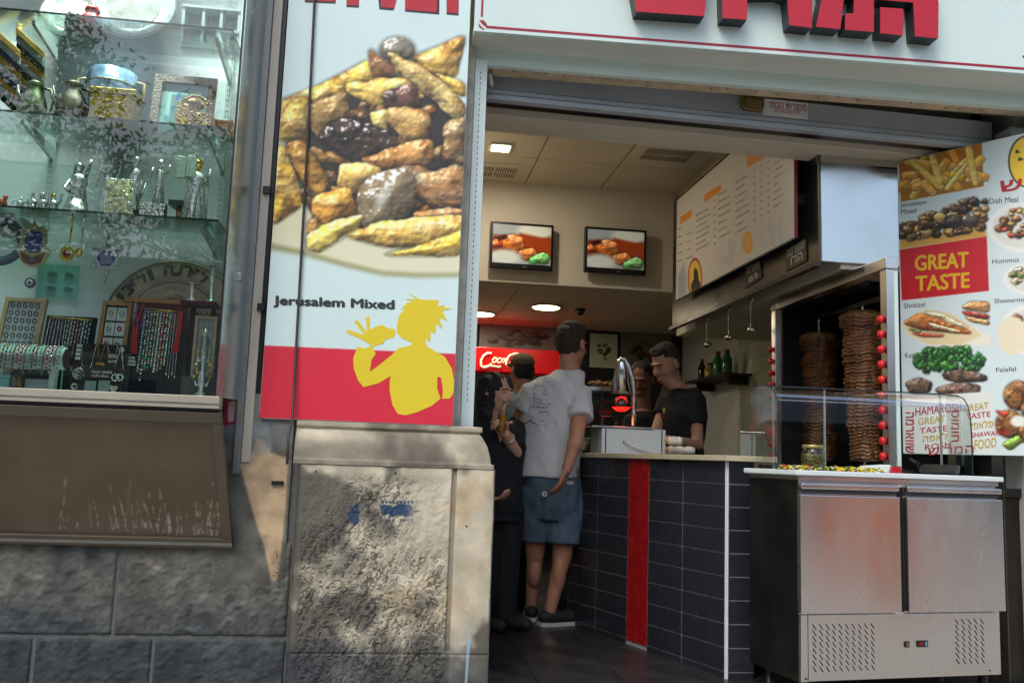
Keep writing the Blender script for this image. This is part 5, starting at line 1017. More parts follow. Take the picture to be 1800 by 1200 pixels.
# schnitzel sandwich
pr.poly(c7([(92,690),(150,660),(300,690),(402,740),(402,770),(200,782),(110,740)]),(236,232,214),4)
pr.poly(c7([(92,700),(140,660),(180,648),(260,660),(330,700),(370,738),(300,770),(190,770),(120,740)]),(232,214,170),1.5)
C7([(92,695),(150,660),(200,672),(335,725),(330,735),(210,725),(150,720)],(196,110,44),70,char=.5); C7([(120,728),(240,735),(235,745),(160,745)],(206,70,50),71,char=.2); C7([(110,715),(160,722),(150,732)],(90,140,60),72)
for q in ([(160,655),(230,660),(330,712),(300,712),(220,680)],[(180,690),(300,722),(290,732),(190,708)]): C7(q,(240,226,190),73,char=.3,dark=(206,140,70))
C7([(300,640),(330,618),(398,620),(399,660),(320,650)],(206,150,90),74); C7([(300,652),(398,665),(398,684),(310,668)],(170,50,40),75); C7([(310,670),(398,686),(398,704),(330,690)],(214,170,110),76)
# kebab with parsley
for k in range(150):
    x=rr.uniform(140,380); y=rr.uniform(785,865); r_=rr.uniform(8,17)
    if (x-260)**2/125**2+(y-830)**2/50**2<1: C7([(x+r_*rr.uniform(.6,1.2)*math.cos(t),y+r_*rr.uniform(.6,1.2)*math.sin(t)) for t in np.linspace(0,6.28,7,endpoint=False)],[(50,130,50),(30,96,36),(84,160,66)][k%3],k,char=.5,dark=(14,50,20),jag=2)
for q in ([(230,870),(300,855),(392,880),(390,900),(300,905),(240,895)],[(100,905),(150,885),(200,905),(190,940),(120,945)],[(200,925),(300,900),(370,915),(360,955),(240,965)]): C7(q,(120,96,80),80,char=.8,dark=(50,36,30))
# word cloud ground
pr.poly(c7([(92,955),(408,935),(416,1150),(100,1150)]),(226,230,226),1)
# right column
def dish(cx,cy,rx,ry,cols,seed,n=40):
    pr.ell(1540+cx/2,220+cy/2,rx/2,ry/2,(236,238,232),.05); pr.ell(1540+cx/2,220+cy/2,rx/2*.86,ry/2*.82,(222,224,214),.05); r2=random.Random(seed)
    for k in range(n):
        a=r2.uniform(0,6.28); t=math.sqrt(r2.random())*.75; x=cx+rx*t*math.cos(a); y=cy-ry*.15+ry*t*.8*math.sin(a); r_=r2.uniform(10,22)
        C7([(x+r_*r2.uniform(.6,1.2)*math.cos(u),y+r_*.7*r2.uniform(.6,1.2)*math.sin(u)) for u in np.linspace(0,6.28,7,endpoint=False)],cols[k%len(cols)],seed+k,char=.5)
dish(520,360,128,88,[(176,170,60),(84,60,40),(140,90,50),(206,196,120),(206,70,50)],3); dish(540,540,92,56,[(214,206,180),(90,140,60),(200,190,150)],4,20); dish(545,720,110,90,[(150,100,56),(206,170,110),(110,72,40)],5)
pr.ell(1540+480/2,220+740/2,26,34,(238,226,196),.1)
for (x,y,r_) in ((500,950,52),(470,1050,50),(560,1000,50),(540,1080,40)): pr.disc(1540+x/2,220+y/2,r_/2,r_/2,(150,96,44),seed=int(x),bev=12,jag=1.5,char=.7,dark=(70,40,16),sc=.3)
C7([(415,1000),(470,1010),(450,1030)],(214,50,40),90); C7([(440,1120),(500,1085),(520,1110),(470,1145)],(120,176,60),91); pr.ell(1540+500/2,220+1040/2,14,10,(236,236,228),.3)
pr.ell(1806,284,34,46,(40,34,30),.03); pr.ell(1807,284,32,44,(240,204,60),.03); 
for q in ([(1786,262),(1794,268),(1785,270)],[(1790,276),(1800,280),(1790,284)]): pr.poly(q,(40,34,30),.7)
ts, zs = np.meshgrid(np.linspace(.001,TL-.001,330), np.linspace(zt_-.001,zb_+.001,760)); PP=PL[None,None,:]*np.array([1,1,0])+ts[...,None]*pdv+zs[...,None]*np.array([0,0,1.0]); px_sheet('menu_print',PP,pr,fp)
m_gy = mat('print_gold',(222,176,30),.4); m_tx=mat('print_text',(50,54,58),.45); m_pr=mat('print_red',(176,28,44),.4); m_ol=mat('print_olive',(196,168,60),.4)
lettering('heading','GREAT',ppt,1608,449,1703,477,m_gy,fp,bold=.04,dy=-7); lettering('heading','TASTE',ppt,1609,485,1705,513,m_gy,fp,bold=.04,dy=-7)
for t,x0,y0,x1,y1,dy in (('Jerusalem',1583,357,1629,367,-6),('Mixed',1584,368,1611,377,-3),('Shnitzel',1589,533,1626,542,-3),('Kebab',1591,620,1617,629,-1),('Dish Meal',1739,349,1790,359,-4),('Hummus',1744,456,1791,464,-4),('Shawarma',1748,525,1803,533,-3),('Falafel',1751,646,1786,654,-2)): lettering('dish_name',t,ppt,x0,y0,x1,y1,m_tx,fp,bold=.004,dy=dy)
lettering('logo_letter',heb('ש'),ppt,1758,318,1797,338,m_red,fp,bold=.05,dy=-4)
for t,x0,y0,x1,y1,dy,m_,sz in (('HAMAROSH',1609,716,1690,731,-9,m_pr,0),('GREAT',1614,735,1662,747,-6,m_ol,0),('TASTE',1617,752,1665,762,-5,m_pr,0),(heb('לאפה'),1622,764,1666,777,-5,m_ol,0),('ROSH',1626,781,1672,791,-6,m_pr,0),(heb('המרוש'),1632,787,1712,800,-5,m_pr,0),('GREAT',1694,712,1738,724,-6,m_ol,0),('TASTE',1698,727,1741,737,-5,m_pr,0),(heb('פלאפל'),1703,741,1746,755,-5,m_ol,0),('SHAWARMA',1707,760,1775,769,-6,m_pr,0),('FOOD',1713,773,1752,790,-5,m_ol,0)): lettering('word',t,ppt,x0,y0,x1,y1,m_,fp,bold=.015,dy=dy)
def vert_text(t,x0,y0,x1,y1,m_):
    v,f=text_polys(t,.02); P=[ppt(x0+(x1-x0)*b,y0+(y1-y0)*a,.0012) for a,b in v]; MB().add(P,[q[::-1] for q in f]).build('word',m_,fp)
vert_text(heb('שווארמה'),1592,724,1607,796,m_pr); vert_text(heb('חומוס'),1672,720,1686,776,m_pr)

# ---- shawarma cabinet
CX = 2.5; yf,yb = at(1575,462,x=CX)[1], at(1370,535,x=CX)[1]; cz = 2.05
cab = thing('shawarma_cabinet','tall dark steel shawarma grill cabinet with red knobs on its posts','grill cabinet',(2.8,5.0,0))
m_kn = mat('red_knob',(206,24,30),.3); m_blk=mat('soot_steel',(30,28,27),.5,metal=.5,var=.3)
for y_ in (yf,yb-.06):
    po=MB().box((CX-.055,y_,.9455),(CX-.012,y_+.06,cz-.031)).build('post',m_steel,cab,bevel=.004)
    for k in range(10): 
        zk=1.08+k*.076; MB().lathe([(.008,0),(.02,.008),(.022,.022),(.014,.03)],(0,0,0),10).build('knob',m_kn,po,smooth=True).matrix_basis=Matrix.Translation(Vector((CX-.0555,y_+.03,zk)))@Matrix.Rotation(math.radians(-90),4,'Y')
MB().box((CX-.06,yf-.005,cz-.03),(CX+.01,yb,cz+.03)).build('top_beam',m_steel,cab,bevel=.004)
MB().box((CX+.011,4.75,cz),(2.66,yb,cz+.025)).build('top_plate',m_blk,cab); MB().box((2.661,4.85,cz),(3.28,yb,cz+.025)).build('top_plate',m_blk,cab)
MB().box((3.1,yf+.45,.95),(3.13,yb,cz-.001)).build('back_plate',m_blk,cab); MB().box((CX+.012,yb-.02,.95),(3.1,yb,cz-.001)).build('side_plate',m_blk,cab)
MB().box((CX-.0115,yf+.004,.9455),(CX+.012,yf+.06,cz-.031)).build('front_edge',m_white,cab,bevel=.003)
MB().box((1.86,4.26,0),(3.28,yb+.3,.90)).build('base_cabinet',m_steel_d,cab,bevel=.004); MB().box((1.84,4.24,.901),(3.28,yb+.3,.945)).build('work_top',m_steel_d,cab,bevel=.003)
a=at(1434,546,y=5.45); b_=at(1547,527,y=4.95); MB().box((2.735,4.75,1.97),(2.765,5.8,2.0)).build('rail',m_steel,cab)
MB().box((2.62,5.72,1.1),(2.7,5.73,1.9)).build('heat_shield',m_steel,cab)
def spit(px,x,ztop,zbot,rt,rb,lab,seed):
    y_=x/(at(px,650,y=1.0)[0]); o=thing('shawarma_spit',lab,'meat spit',(x,y_,zbot))
    MB().tube([(x,y_,zbot-.1),(x,y_,1.98)],.009,8).build('skewer',m_steel,o)
    th,T=np.meshgrid(np.linspace(0,2*math.pi,150),np.linspace(1,0,260)); ct_,st_=np.cos(th),np.sin(th); z=zbot+(ztop-zbot)*T
    lay=z/.021+2.2*fbm(ct_*2.2+7,st_*2.2+z*6,3,seed)+.5*fbm(ct_*9,st_*9+z*20,2,seed+2); fr=lay-np.floor(lay); slab=_T[(np.floor(lay).astype(int)*7)&255,seed]; lump=fbm(ct_*4+z*9,st_*4+z*23,4,seed+5); fine=fbm(ct_*22,st_*22+z*90,3,seed+8)
    r=(rb+(rt-rb)*T**.8)*(1-.35*sstep(.95,1,T)**2)*(.9+.16*slab+.14*(lump-.5))+.010*(1-np.abs(2*fr-1)**2.5)+.006*(fine-.5)-.006; r=np.where(T>.9999,.012,np.where(T<.0001,.02,r))
    c=np.array([134,84,44])*(.55+.7*lump[...,None]); dk=np.clip(sstep(.8,1,np.abs(2*fr-1))*.75+sstep(.5,.75,fine)*.35,0,1)[...,None]; c=c*(1-dk)+np.array([44,25,14])*dk; gd=np.clip(sstep(.55,.75,fbm(ct_*3,st_*3+z*5,3,seed+11))*.55+sstep(.9,.98,T)*.7,0,1)[...,None]; c=c*(1-gd)+np.array([190,142,82])*(.6+.6*fine[...,None])*gd
    P_=np.stack([x+r*ct_,y_+r*st_,z],-1); link('roast_meat',grid_mesh(P_,c/255,smooth=True),mat('roast',(255,255,255),.38,attr='ink',spec=.6),o)
    MB().lathe([(.001,0),(.14,.0),(.15,.02),(.14,.022),(.001,.01)],(x,y_,zbot-.06),24).build('drip_plate',m_steel,o,smooth=True)
spit(1518,2.75,1.945,1.06,.125,.075,'tall shawarma meat spit roasting in the cabinet, nearer the street',1); spit(1440,2.75,1.89,1.06,.12,.09,'shorter shawarma meat spit roasting behind the tall one',2)
# ---- fridge
FA=np.array([1.785,3.79,0]); fa=math.radians(8.3); fu=np.array([math.cos(fa),math.sin(fa),0]); fn_=np.array([fu[1],-fu[0],0])
fpx=lambda a,b,d=0.0: at(a,b,P=FA,N=fn_)+fn_*d
def fuz(a,b): p_=fpx(a,b); return float(np.dot(p_-FA,fu)),float(p_[2])
def fb(u0,u1,z0,z1,d0,d1): P=[FA+fu*u+fn_*d for u,d in ((u0,d1),(u1,d1),(u1,d0),(u0,d0))]; return [(*p_[:2],z0) for p_ in P]+[(*p_[:2],z1) for p_ in P]
fg=thing('saladette_fridge','two-door stainless steel counter fridge with vent grilles standing at the entrance','fridge',(2.3,4.0,0))
FW=fuz(1758,1000)[0]; zt_=.955
MB().hexa(fb(0,FW,.11,zt_,-.40,-.012)).build('body',m_steel,fg,bevel=.004)
MB().hexa(fb(-.006,-.0005,.11,zt_,-.40,-.012)).build('side_skin',m_steel_d,fg)
MB().hexa(fb(-.03,FW+.02,zt_+.022,1.0,-.42,.02)).build('worktop',mat('worktop_white',(214,224,222),.35,var=.05,vs=8),fg,bevel=.004); MB().hexa(fb(-.01,FW,zt_+.001,zt_+.0215,-.4,.006)).build('top_rail',m_steel,fg,bevel=.002)
for (x0,x1),(y0,y1) in (((1404,1580),(866,1083)),((1593,1762),(862,1072))):
    u0=fuz(x0,y1)[0]; u1=fuz(x1,y1)[0]; z0=fuz((x0+x1)/2,(y1+y0)/2+108)[1]; 
    dr=MB().hexa(fb(u0,u1,.395,.895,-.011,.022)).build('door',m_steel,fg,bevel=.004)
    MB().hexa(fb(u0+.004,u1-.004,.9,.918,-.011,.008)).build('handle_recess',mat('recess_dark',(60,64,66),.5),dr); MB().hexa(fb(u0+.002,u1-.002,.919,.945,-.011,.024)).build('handle',m_steel,dr,bevel=.006)
u0=fuz(1582,1000)[0]; MB().hexa(fb(u0+.004,fuz(1591,1000)[0]-.003,.395,.94,-.011,-.004)).build('door_gap',m_black,fg)
MB().hexa(fb(.035,FW-.03,.115,.388,-.011,.006)).build('lower_panel',m_steel,fg,bevel=.003); MB().hexa(fb(0,.033,.112,.388,-.011,.003)).build('corner_post',m_steel,fg,bevel=.003)
sl_me=None; m_slot=mat('slot_black',(12,12,13),.7)
def slots(x0,x1,y0,y1,nx,ny):
    ua,za=fuz(x0,y0); ub,zb2=fuz(x1,y1); gr=MB().hexa(fb(ua-.005,ub+.005,zb2-.005,za+.005,.0062,.0068)).build('grille',m_steel,fg)
    for i in range(nx):
        for j in range(ny):
            u=ua+(ub-ua)*i/(nx-1); z=za+(zb2-za)*j/(ny-1); f=lambda a,b,d:FA+fu*(u+a)+fn_*d+np.array([0,0,z+b]); w_=.0055; h_=.010
            MB().prism([(-h_,h_),(-h_+w_*.5,h_+w_*.5),(-h_+w_,h_),(h_,-h_),(h_,-h_-w_*.3),(h_-w_,-h_)],f,.0069,.0076).build('vent_slot',m_slot,gr)
slots(1430,1533,1101,1172,10,8); slots(1680,1726,1092,1160,5,8)
u,z=fuz(1592,1131); MB().hexa(fb(u-.012,u+.012,z-.013,z+.013,.0062,.012)).build('rocker_switch',m_black,fg,bevel=.002); MB().hexa(fb(u-.007,u+.007,z-.008,z+.008,.0122,.014)).build('switch_button',mat('switch_brown',(120,84,70),.4),fg)
u,z=fuz(1619,1130); MB().hexa(fb(u-.028,u+.028,z-.014,z+.014,.0062,.012)).build('thermostat',m_black,fg,bevel=.002); MB().hexa(fb(u-.02,u+.006,z-.008,z+.008,.0122,.0128)).build('thermostat_display',mat('display_red',(80,10,12),.3,emit=.6),fg)
for k in range(2): MB().hexa(fb(u+.012,u+.022,z-.009+k*.01,z-.001+k*.01,.0122,.013)).build('thermostat_button',mat('button_blue',(120,160,180),.4),fg)
for u in (.06,FW-.06):
    for d in (-.06,-.34): q=FA+fu*u+fn_*d; MB().lathe([(.028,0),(.024,.01),(.02,.109)],(q[0],q[1],0.0005),14).build('foot',m_black,fg,smooth=True)
for x,y in ((1416,1192),(1738,1177)): q=fpx(x,y,.007); MB().ell(q,(.004,.003,.004),8,5).build('screw',m_black,fg)
# ---- glass display case on top
gc=thing('glass_case','curved glass sneeze guard case standing on the fridge worktop','display case',(2.3,4.0,1.0)); m_cg=glass('case_glass',(248,252,250),1.45,0,.4)
gx0,gx1=at(1370,760,y=4.0)[0],at(1692,740,y=4.06)[0]; prof=[(4.0,1.001),(4.0,1.18),(4.005,1.27),(4.02,1.33),(4.05,1.365),(4.10,1.385),(4.19,1.395)]
P=[]; 
for x in (gx0,gx1): P.append([(x,y_,z_) for y_,z_ in prof])
MB().add(P[0]+P[1],[(i,i+1,len(prof)+i+1,len(prof)+i) for i in range(len(prof)-1)]).build('curved_pane',m_cg,gc,smooth=True)
MB().prism([(4.0,1.001)]+prof[1:]+[(4.45,1.395),(4.45,1.001)],lambda u,v,d:(gx0-.004-d,u,v),0,.005).build('side_pane',m_cg,gc); MB().prism(prof+[(4.19,1.001)],lambda u,v,d:(gx1+.001+d,u,v),0,.005).build('side_pane',m_cg,gc)
m_ge=mat('glass_rim',(30,36,36),.2); MB().tube([(gx0-.006,y_,z_) for y_,z_ in prof]+[(gx0-.006,4.45,1.395)],.003,6).build('pane_rim',m_ge,gc); MB().tube([(gx1+.004,y_,z_) for y_,z_ in prof],.003,6).build('pane_rim',m_ge,gc); MB().tube([(gx0,4.19,1.397),(gx1,4.19,1.397)],.004,6).build('pane_rim',m_ge,gc); MB().tube([(gx0,4.015,1.318),(gx1,4.015,1.318)],.0018,6).build('pane_joint',m_alu,gc)
for x in (gx0+.04,gx0+.3,gx1-.05): MB().tube([(x,4.16,1.0),(x,4.16,1.39)],.006,8).build('support_rod',m_alu,gc)
MB().box((gx0-.01,4.165,1.001),(gx1+.01,4.215,1.018)).build('base_rail',m_steel_d,gc)
x=at(1429,800,y=3.93)[0]; o=thing('pickle_jar','round glass jar of pale chopped pickles with a gold lid','jar',(x,3.93,1.0005)); J=(x,3.93,1.0005)
MB().lathe([(.048,0),(.052,.006),(.052,.075),(.046,.09),(.043,.098)],J,24).build('jar',glass('jar_glass',(236,240,220),1.5,0,1.2),o,smooth=True); rr=random.Random(4); mb=MB()
for k in range(230): a=rr.uniform(0,6.28); r=.046*math.sqrt(rr.random()) if k%3 else .045; mb.ell((x+r*math.cos(a),3.93+r*math.sin(a),1.008+.064*rr.random()),(rr.uniform(.004,.008),rr.uniform(.004,.008),rr.uniform(.003,.006)),6,4)
mb.build('pickles',mat('pickle',(186,176,104),.4,var=.25,vs=60),o)['kind']='stuff'; MB().lathe([(.046,.0985),(.047,.101),(.047,.112),(.044,.114),(.001,.114)],J,24).build('lid',mat('lid_gold',(150,136,84),.4,metal=.6),o,smooth=True)
gs={'yellow_petals':((226,196,20),[]),'green_leaves':((60,110,40),[]),'white_bits':((220,222,214),[]),'red_bits':((150,30,40),[])}
rr=random.Random(12); mbs={k:MB() for k in gs}; xa_,xb_=at(1392,826,y=3.9)[0],at(1560,824,y=3.95)[0]
for k in range(420):
    t=rr.random(); x=xa_-.06+(xb_-xa_+.06)*t; y_=3.84+.16*t+rr.uniform(-.02,.10); nm=rr.choice(['yellow_petals']*5+['green_leaves']*3+['white_bits','red_bits']); L_=rr.uniform(.007,.02)
    mbs[nm].ell((x,y_,1.002+rr.random()*.016),(L_,L_*.35,.003),6,4,Matrix.Rotation(rr.uniform(0,3.1),3,'Z')@Matrix.Rotation(rr.uniform(-.5,.5),3,'Y'))
go=thing('salad_garnish','scattered yellow and green chopped salad along the worktop front','salad',(2.1,3.9,1.0))
for k,mb in mbs.items(): mb.build(k,mat(k,gs[k][0],.5,var=.2,vs=80),go,smooth=True)['kind']='stuff'
x=at(1548,808,y=4.06)[0]; o=thing('folded_napkin','folded white cloth with a red edge lying in the glass case','cloth',(x,4.08,1.001)); MB().hexa([(x-.08,4.03,1.001),(x+.07,4.05,1.001),(x+.07,4.15,1.001),(x-.08,4.14,1.001),(x-.07,4.035,1.028),(x+.05,4.06,1.04),(x+.05,4.14,1.04),(x-.07,4.13,1.03)]).build('cloth',m_wcard,o,bevel=.006); MB().hexa([(x+.03,4.02,1.001),(x+.09,4.03,1.001),(x+.09,4.045,1.001),(x+.03,4.04,1.001),(x+.035,4.022,1.03),(x+.085,4.032,1.034),(x+.085,4.044,1.034),(x+.035,4.038,1.03)]).build('red_edge',m_red,o)
x=at(1650,815,y=4.1)[0]; o=thing('steel_pan','round steel pan in the glass case below the menu panel','pan',(x,4.1,1.001)); MB().lathe([(.07,0),(.09,.01),(.095,.045),(.1,.048),(.09,.044),(.085,.012),(.001,.01)],(x,4.1,1.001),26).build('bowl',m_steel_d,o,smooth=True); MB().tube([(x-.095,4.1,1.045),(x-.17,4.06,1.07)],.007,8).build('handle',m_black,o,smooth=True)
# ---- service counter
KA=np.array([1.659,4.302,0]); kd=np.array([-.3198,.9475,0]); kn=np.array([-kd[1],kd[0],0]); kn=kn if kn[0]<0 else -kn
kpx=lambda a,b: (lambda p_:(float(np.dot(p_-KA,kd)),float(p_[2])))(at(a,b,P=KA,N=kn))
def kb(u0,u1,z0,z1,d0,d1): P=[KA+kd*u+kn*d for u,d in ((u0,d0),(u1,d0),(u1,d1),(u0,d1))]; return [(*p_[:2],z0) for p_ in P]+[(*p_[:2],z1) for p_ in P]
ct=thing('service_counter','serving counter clad in dark blue tiles with a red mosaic stripe and pale top','counter',(1.5,5.0,0)); KL=1.75; ZC=1.03
m_ct=mat('counter_tile',(36,38,46),.28,var=.12,vs=4); m_gr=mat('counter_grout',(140,140,144),.8); m_rt=mat('mosaic_red',(150,18,22),.25,var=.15,vs=20)
B=KA+kd*KL; Q=[KA-kn*.002+np.array([0,.004,0]),np.array([1.79,4.306,0]),np.array([1.82,4.6,0]),B-kn*.5,B]
mb=MB(); n_=len(Q); mb.add([(*q[:2],.0) for q in Q]+[(*q[:2],ZC) for q in Q],[tuple(range(n_))[::-1],tuple(range(n_,2*n_))]+[(i,(i+1)%n_,n_+(i+1)%n_,n_+i) for i in range(n_)]); mb.build('core',m_gr,ct)
us1=kpx(1140,950)[0]; us0=kpx(1104,950)[0]; uj=kpx(1200,950)[0]; pitch=.1105; cols=[.022,uj,us1]; 
wj=us1-uj
cols2=[us0,us0+.33,us0+.66,us0+.99]
for r_ in range(10):
    zt2=ZC-.002-r_*pitch; zb2=max(zt2-pitch+.0055,.002)
    if zt2-zb2<.02: continue
    for cl in (cols,cols2):
        for c0,c1 in zip(cl[:-1],cl[1:]):
            if c0>=KL: continue
            MB().hexa(kb(c0+.0028,min(c1,KL)-.0028,zb2,zt2,.0005,.0022+.0006*random.random())).build('tile',m_ct,ct,bevel=.0015)
    MB().box((1.664,4.3035-.0006*random.random(),zb2),(1.79,4.3055,zt2)).build('tile',m_ct,ct,bevel=.0015)
for k in range(58):
    z=.03+k*.0172; MB().hexa(kb(us1+.003,us0-.003,z,z+.0145,.0005,.0032)).build('mosaic_tile',m_rt,ct)
MB().hexa(kb(-.004,.019,0,ZC-.001,.0005,.006)).build('corner_trim',mat('trim_white',(206,214,212),.4),ct,bevel=.002)
m_top=mat('counter_top',(176,168,140),.35,var=.08,vs=8)
P=[KA+kn*.025+np.array([0.0,-.03,0]),np.array([1.82,4.27,0]),np.array([1.85,4.62,0]),B-kn*.52,B+kn*.025]; n_=5
mb=MB(); mb.add([(*q[:2],ZC+.0005) for q in P]+[(*q[:2],ZC+.028) for q in P],[tuple(range(n_))[::-1],tuple(range(n_,2*n_))]+[(i,(i+1)%n_,n_+(i+1)%n_,n_+i) for i in range(n_)]); mb.build('top',m_top,ct,bevel=.003)
CT=ZC+.0285
# ---- heat lamp station
Y=5.42; a=at(1057,795,y=Y); b_=at(1170,795,y=Y); o=thing('heat_lamp','stainless heat lamp station with a red bulb on a white box','heat lamp',((a[0]+b_[0])/2,Y,CT)); zt2=at(1110,753,y=Y)[2]; m_wb=mat('box_white',(206,210,208),.4,var=.05,vs=6)
MB().box((a[0],Y,CT),(b_[0],Y+.30,zt2)).build('base_box',m_wb,o,bevel=.004); 
for x in (a[0]+.022,b_[0]-.028): MB().box((x,Y-.003,CT+.004),(x+.006,Y-.0005,zt2-.004)).build('seam',m_dark,o)
MB().box((a[0]-.06,Y-.01,zt2+.0005),(b_[0]-.08,Y+.30,zt2+.010)).build('hot_plate',m_steel,o,bevel=.002)
P_=[at(x,y,y=Y+.1) for x,y in ((1114,748),(1114,690),(1112,668),(1104,642),(1097,632),(1090,632))]; MB().tube(P_,.015,12).build('arm',m_steel,o,smooth=True)
t=at(1092,632,y=Y+.1); b2=at(1092,692,y=Y+.1); MB().lathe([(.026,0),(.03,-.02),(.066,-(t[2]-b2[2])),(.062,-(t[2]-b2[2])),(.02,-.02)][::-1],(t[0],Y+.1,t[2]),20).build('shade',m_pol,o,smooth=True)
bc=at(1092,712,y=Y+.1); MB().lathe([(.03,.055),(.042,.03),(.058,.0),(.056,-.012)][::-1],(bc[0],Y+.1,bc[2]),20).build('bulb_neck',glass('bulb_clear',(236,220,206),1.4,0,1.0),o,smooth=True); MB().lathe([(.001,-.04),(.03,-.036),(.05,-.02),(.058,-.0125),(.05,-.0122),(.001,-.0121)],(bc[0],Y+.1,bc[2]),20).build('bulb_face',mat('bulb_red',(255,30,20),.3,emit=1.0),o,smooth=True)
area('lamp_light',(bc[0],Y+.1,bc[2]-.05),.1,.15,(1,.12,.06),parent=o)
pth=[at(1097,777,y=Y-.004)]+[at(x,y,y=Y-.02) for x,y in ((1112,784),(1135,791),(1150,794),(1172,796))]; MB().tube(pth,.004,8).build('power_cord',m_wcard,o,smooth=True); MB().ell(at(1097,777,y=Y-.002),(.008,.004,.008),10,6).build('cord_grommet',m_black,o)
for k,(x0,y0,x1,y1,lab) in enumerate(((1174,775,1198,777,'paper wrapped sandwich lying on top of another beside the heat lamp'),(1174,787,1220,789,'longer paper wrapped sandwich lying on the counter beside the heat lamp'))):
    p0=at(x0,y0,y=5.25+.1*k-.1); p1=at(x1,y1,y=5.25+.1*k-.1); z=CT+.031+(.052 if k==0 else 0); p0[2]=p1[2]=z; o=thing('wrapped_sandwich',lab,'sandwich',((p0[0]+p1[0])/2,p0[1],z-.03)); n_=9
    MB().tube([p0*(1-t)+p1*t for t in np.linspace(0,1,n_)],[.024+.004*math.sin(i*2.2) if 0<i<n_-1 else .02 for i in range(n_)],12).build('paper',mat('wrap_paper',(206,200,188),.75,bump=.6,bs=60),o,smooth=True); MB().ell(p0-np.array([.004,0,0]),(.016,.02,.02),10,8).build('bread_end',mat('bread',(190,140,84),.7,var=.3,vs=40),o,smooth=True)
# ---- glass salad case by the customer
Y=5.72; a=at(1024,795,y=Y); b_=at(1054,690,y=Y); o=thing('salad_case','small glass salad case with steel tubs on the counter','display case',((a[0]+b_[0])/2,Y,CT)); x0,x1=a[0],a[0]+.3
MB().box((x0,Y,CT),(x1,Y+.02,CT+.02)).build('base_rail',m_black,o)
MB().box((x0,Y+.004,CT+.0205),(x0+.006,Y+.3,b_[2])).build('side_pane',m_cg,o); MB().box((x0+.0065,Y+.004,CT+.0205),(x1,Y+.009,b_[2])).build('front_pane',m_cg,o); MB().box((x0,Y,b_[2]),(x1,Y+.3,b_[2]+.012)).build('top_rail',m_black,o); MB().box((x0+.115,Y-.004,CT+.0205),(x0+.13,Y+.003,b_[2])).build('upright',m_black,o)
for k in range(2): MB().lathe([(.05,0),(.06,.08),(.064,.082),(.055,.075),(.048,.01)],(x0+.07+.13*k,Y+.15,CT+.001),18).build('steel_tub',m_steel,o,smooth=True); MB().ell((x0+.07+.13*k,Y+.15,CT+.075),(.05,.05,.03),14,6).build('salad',mat(['green_salad','beet_salad'][k],[(90,130,60),(140,40,50)][k],.6,var=.4,vs=60,bump=.8,bs=80),o,smooth=True)
q=(x0+.14,Y+.12,b_[2]+.0125); o=thing('bread_tray','steel tray of toasted pita pieces on top of the salad case','tray',q); MB().box((q[0]-.1,Y+.02,q[2]),(q[0]+.11,Y+.24,q[2]+.03)).build('tray',m_steel,o,bevel=.004); rr=random.Random(2)
for k in range(12): MB().ell((q[0]-.08+.17*rr.random(),Y+.05+.15*rr.random(),q[2]+.045+.02*rr.random()),(.035,.028,.012),10,6,Matrix.Rotation(rr.uniform(-.6,.6),3,'Y')).build('pita_piece',[mat('toast',(176,124,60),.7,var=.3,vs=40),mat('herb_toast',(120,120,56),.7,var=.3,vs=40)][k%3==0],o,smooth=True)
# ---- kitchen shelf on the tiled wall
Y0,Y1=at(1290,660,x=3.15)[1],at(1225,660,x=3.15)[1]; zs_=1.86; o=thing('wall_shelf','dark wall shelf carrying bottles on the tiled kitchen wall','shelf',(3.2,(Y0+Y1)/2,zs_)); MB().box((3.02,Y0-.1,zs_-.02),(3.287,Y1,zs_)).build('board',m_dark,o,bevel=.002)
for y_ in (Y0,Y1-.15): MB().box((3.1,y_,zs_-.1),(3.287,y_+.02,zs_-.0205)).build('bracket',m_steel_d,o)
for k,(px_,h_,r_,lab,c_) in enumerate(((1278,.24,.05,'green bottle with a brown cap on the wall shelf, nearest the corner of the hood',(40,110,76)),(1262,.25,.05,'tall green bottle with a brown cap in the middle of the wall shelf',(36,120,80)),(1248,.16,.055,'squat yellow tub on the wall shelf beside the green bottles',(160,150,80)),(1234,.22,.04,'slim black bottle on the wall shelf beside the yellow tub',(16,16,18)))):
    y_=3.13/at(px_,650,y=1.0)[0]; o=thing('bottle',lab,'bottle',(3.13,y_,zs_)); MB().lathe([(r_*.95,0),(r_,.01),(r_,h_*.6),(r_*.5,h_*.78),(r_*.42,h_*.86)],(3.13,y_,zs_+.0005),18).build('body',mat('bottle_%d'%k,c_,.15),o,smooth=True); MB().lathe([(r_*.5,h_*.862),(r_*.52,h_*.97),(r_*.4,h_)],(3.13,y_,zs_+.0005),14).build('cap',mat('cap_brown',(110,80,50),.4),o,smooth=True)
# hanging ladles under the hood
for k,(px_,py_) in enumerate(((1243,566),(1281,560),(1320,556))):
    y_=2.36/at(px_,py_,y=1.0)[0]; z=HZ-.002; o=thing('ladle',['steel ladle hanging under the hood, deepest in the shop','steel ladle hanging under the hood between two others','steel ladle hanging under the hood, next to the grill cabinet'][k],'ladle',(2.36,y_,z-.2),'ladles under the hood'); MB().tube([(2.36,y_,z+.01),(2.36,y_-.03,z-.02),(2.36,y_,z-.03),(2.36,y_,z-.2)],.006,8).build('handle',m_steel,o,smooth=True); MB().ell((2.36,y_-.02,z-.22),(.035,.035,.022),12,8).build('bowl',m_steel,o,smooth=True)
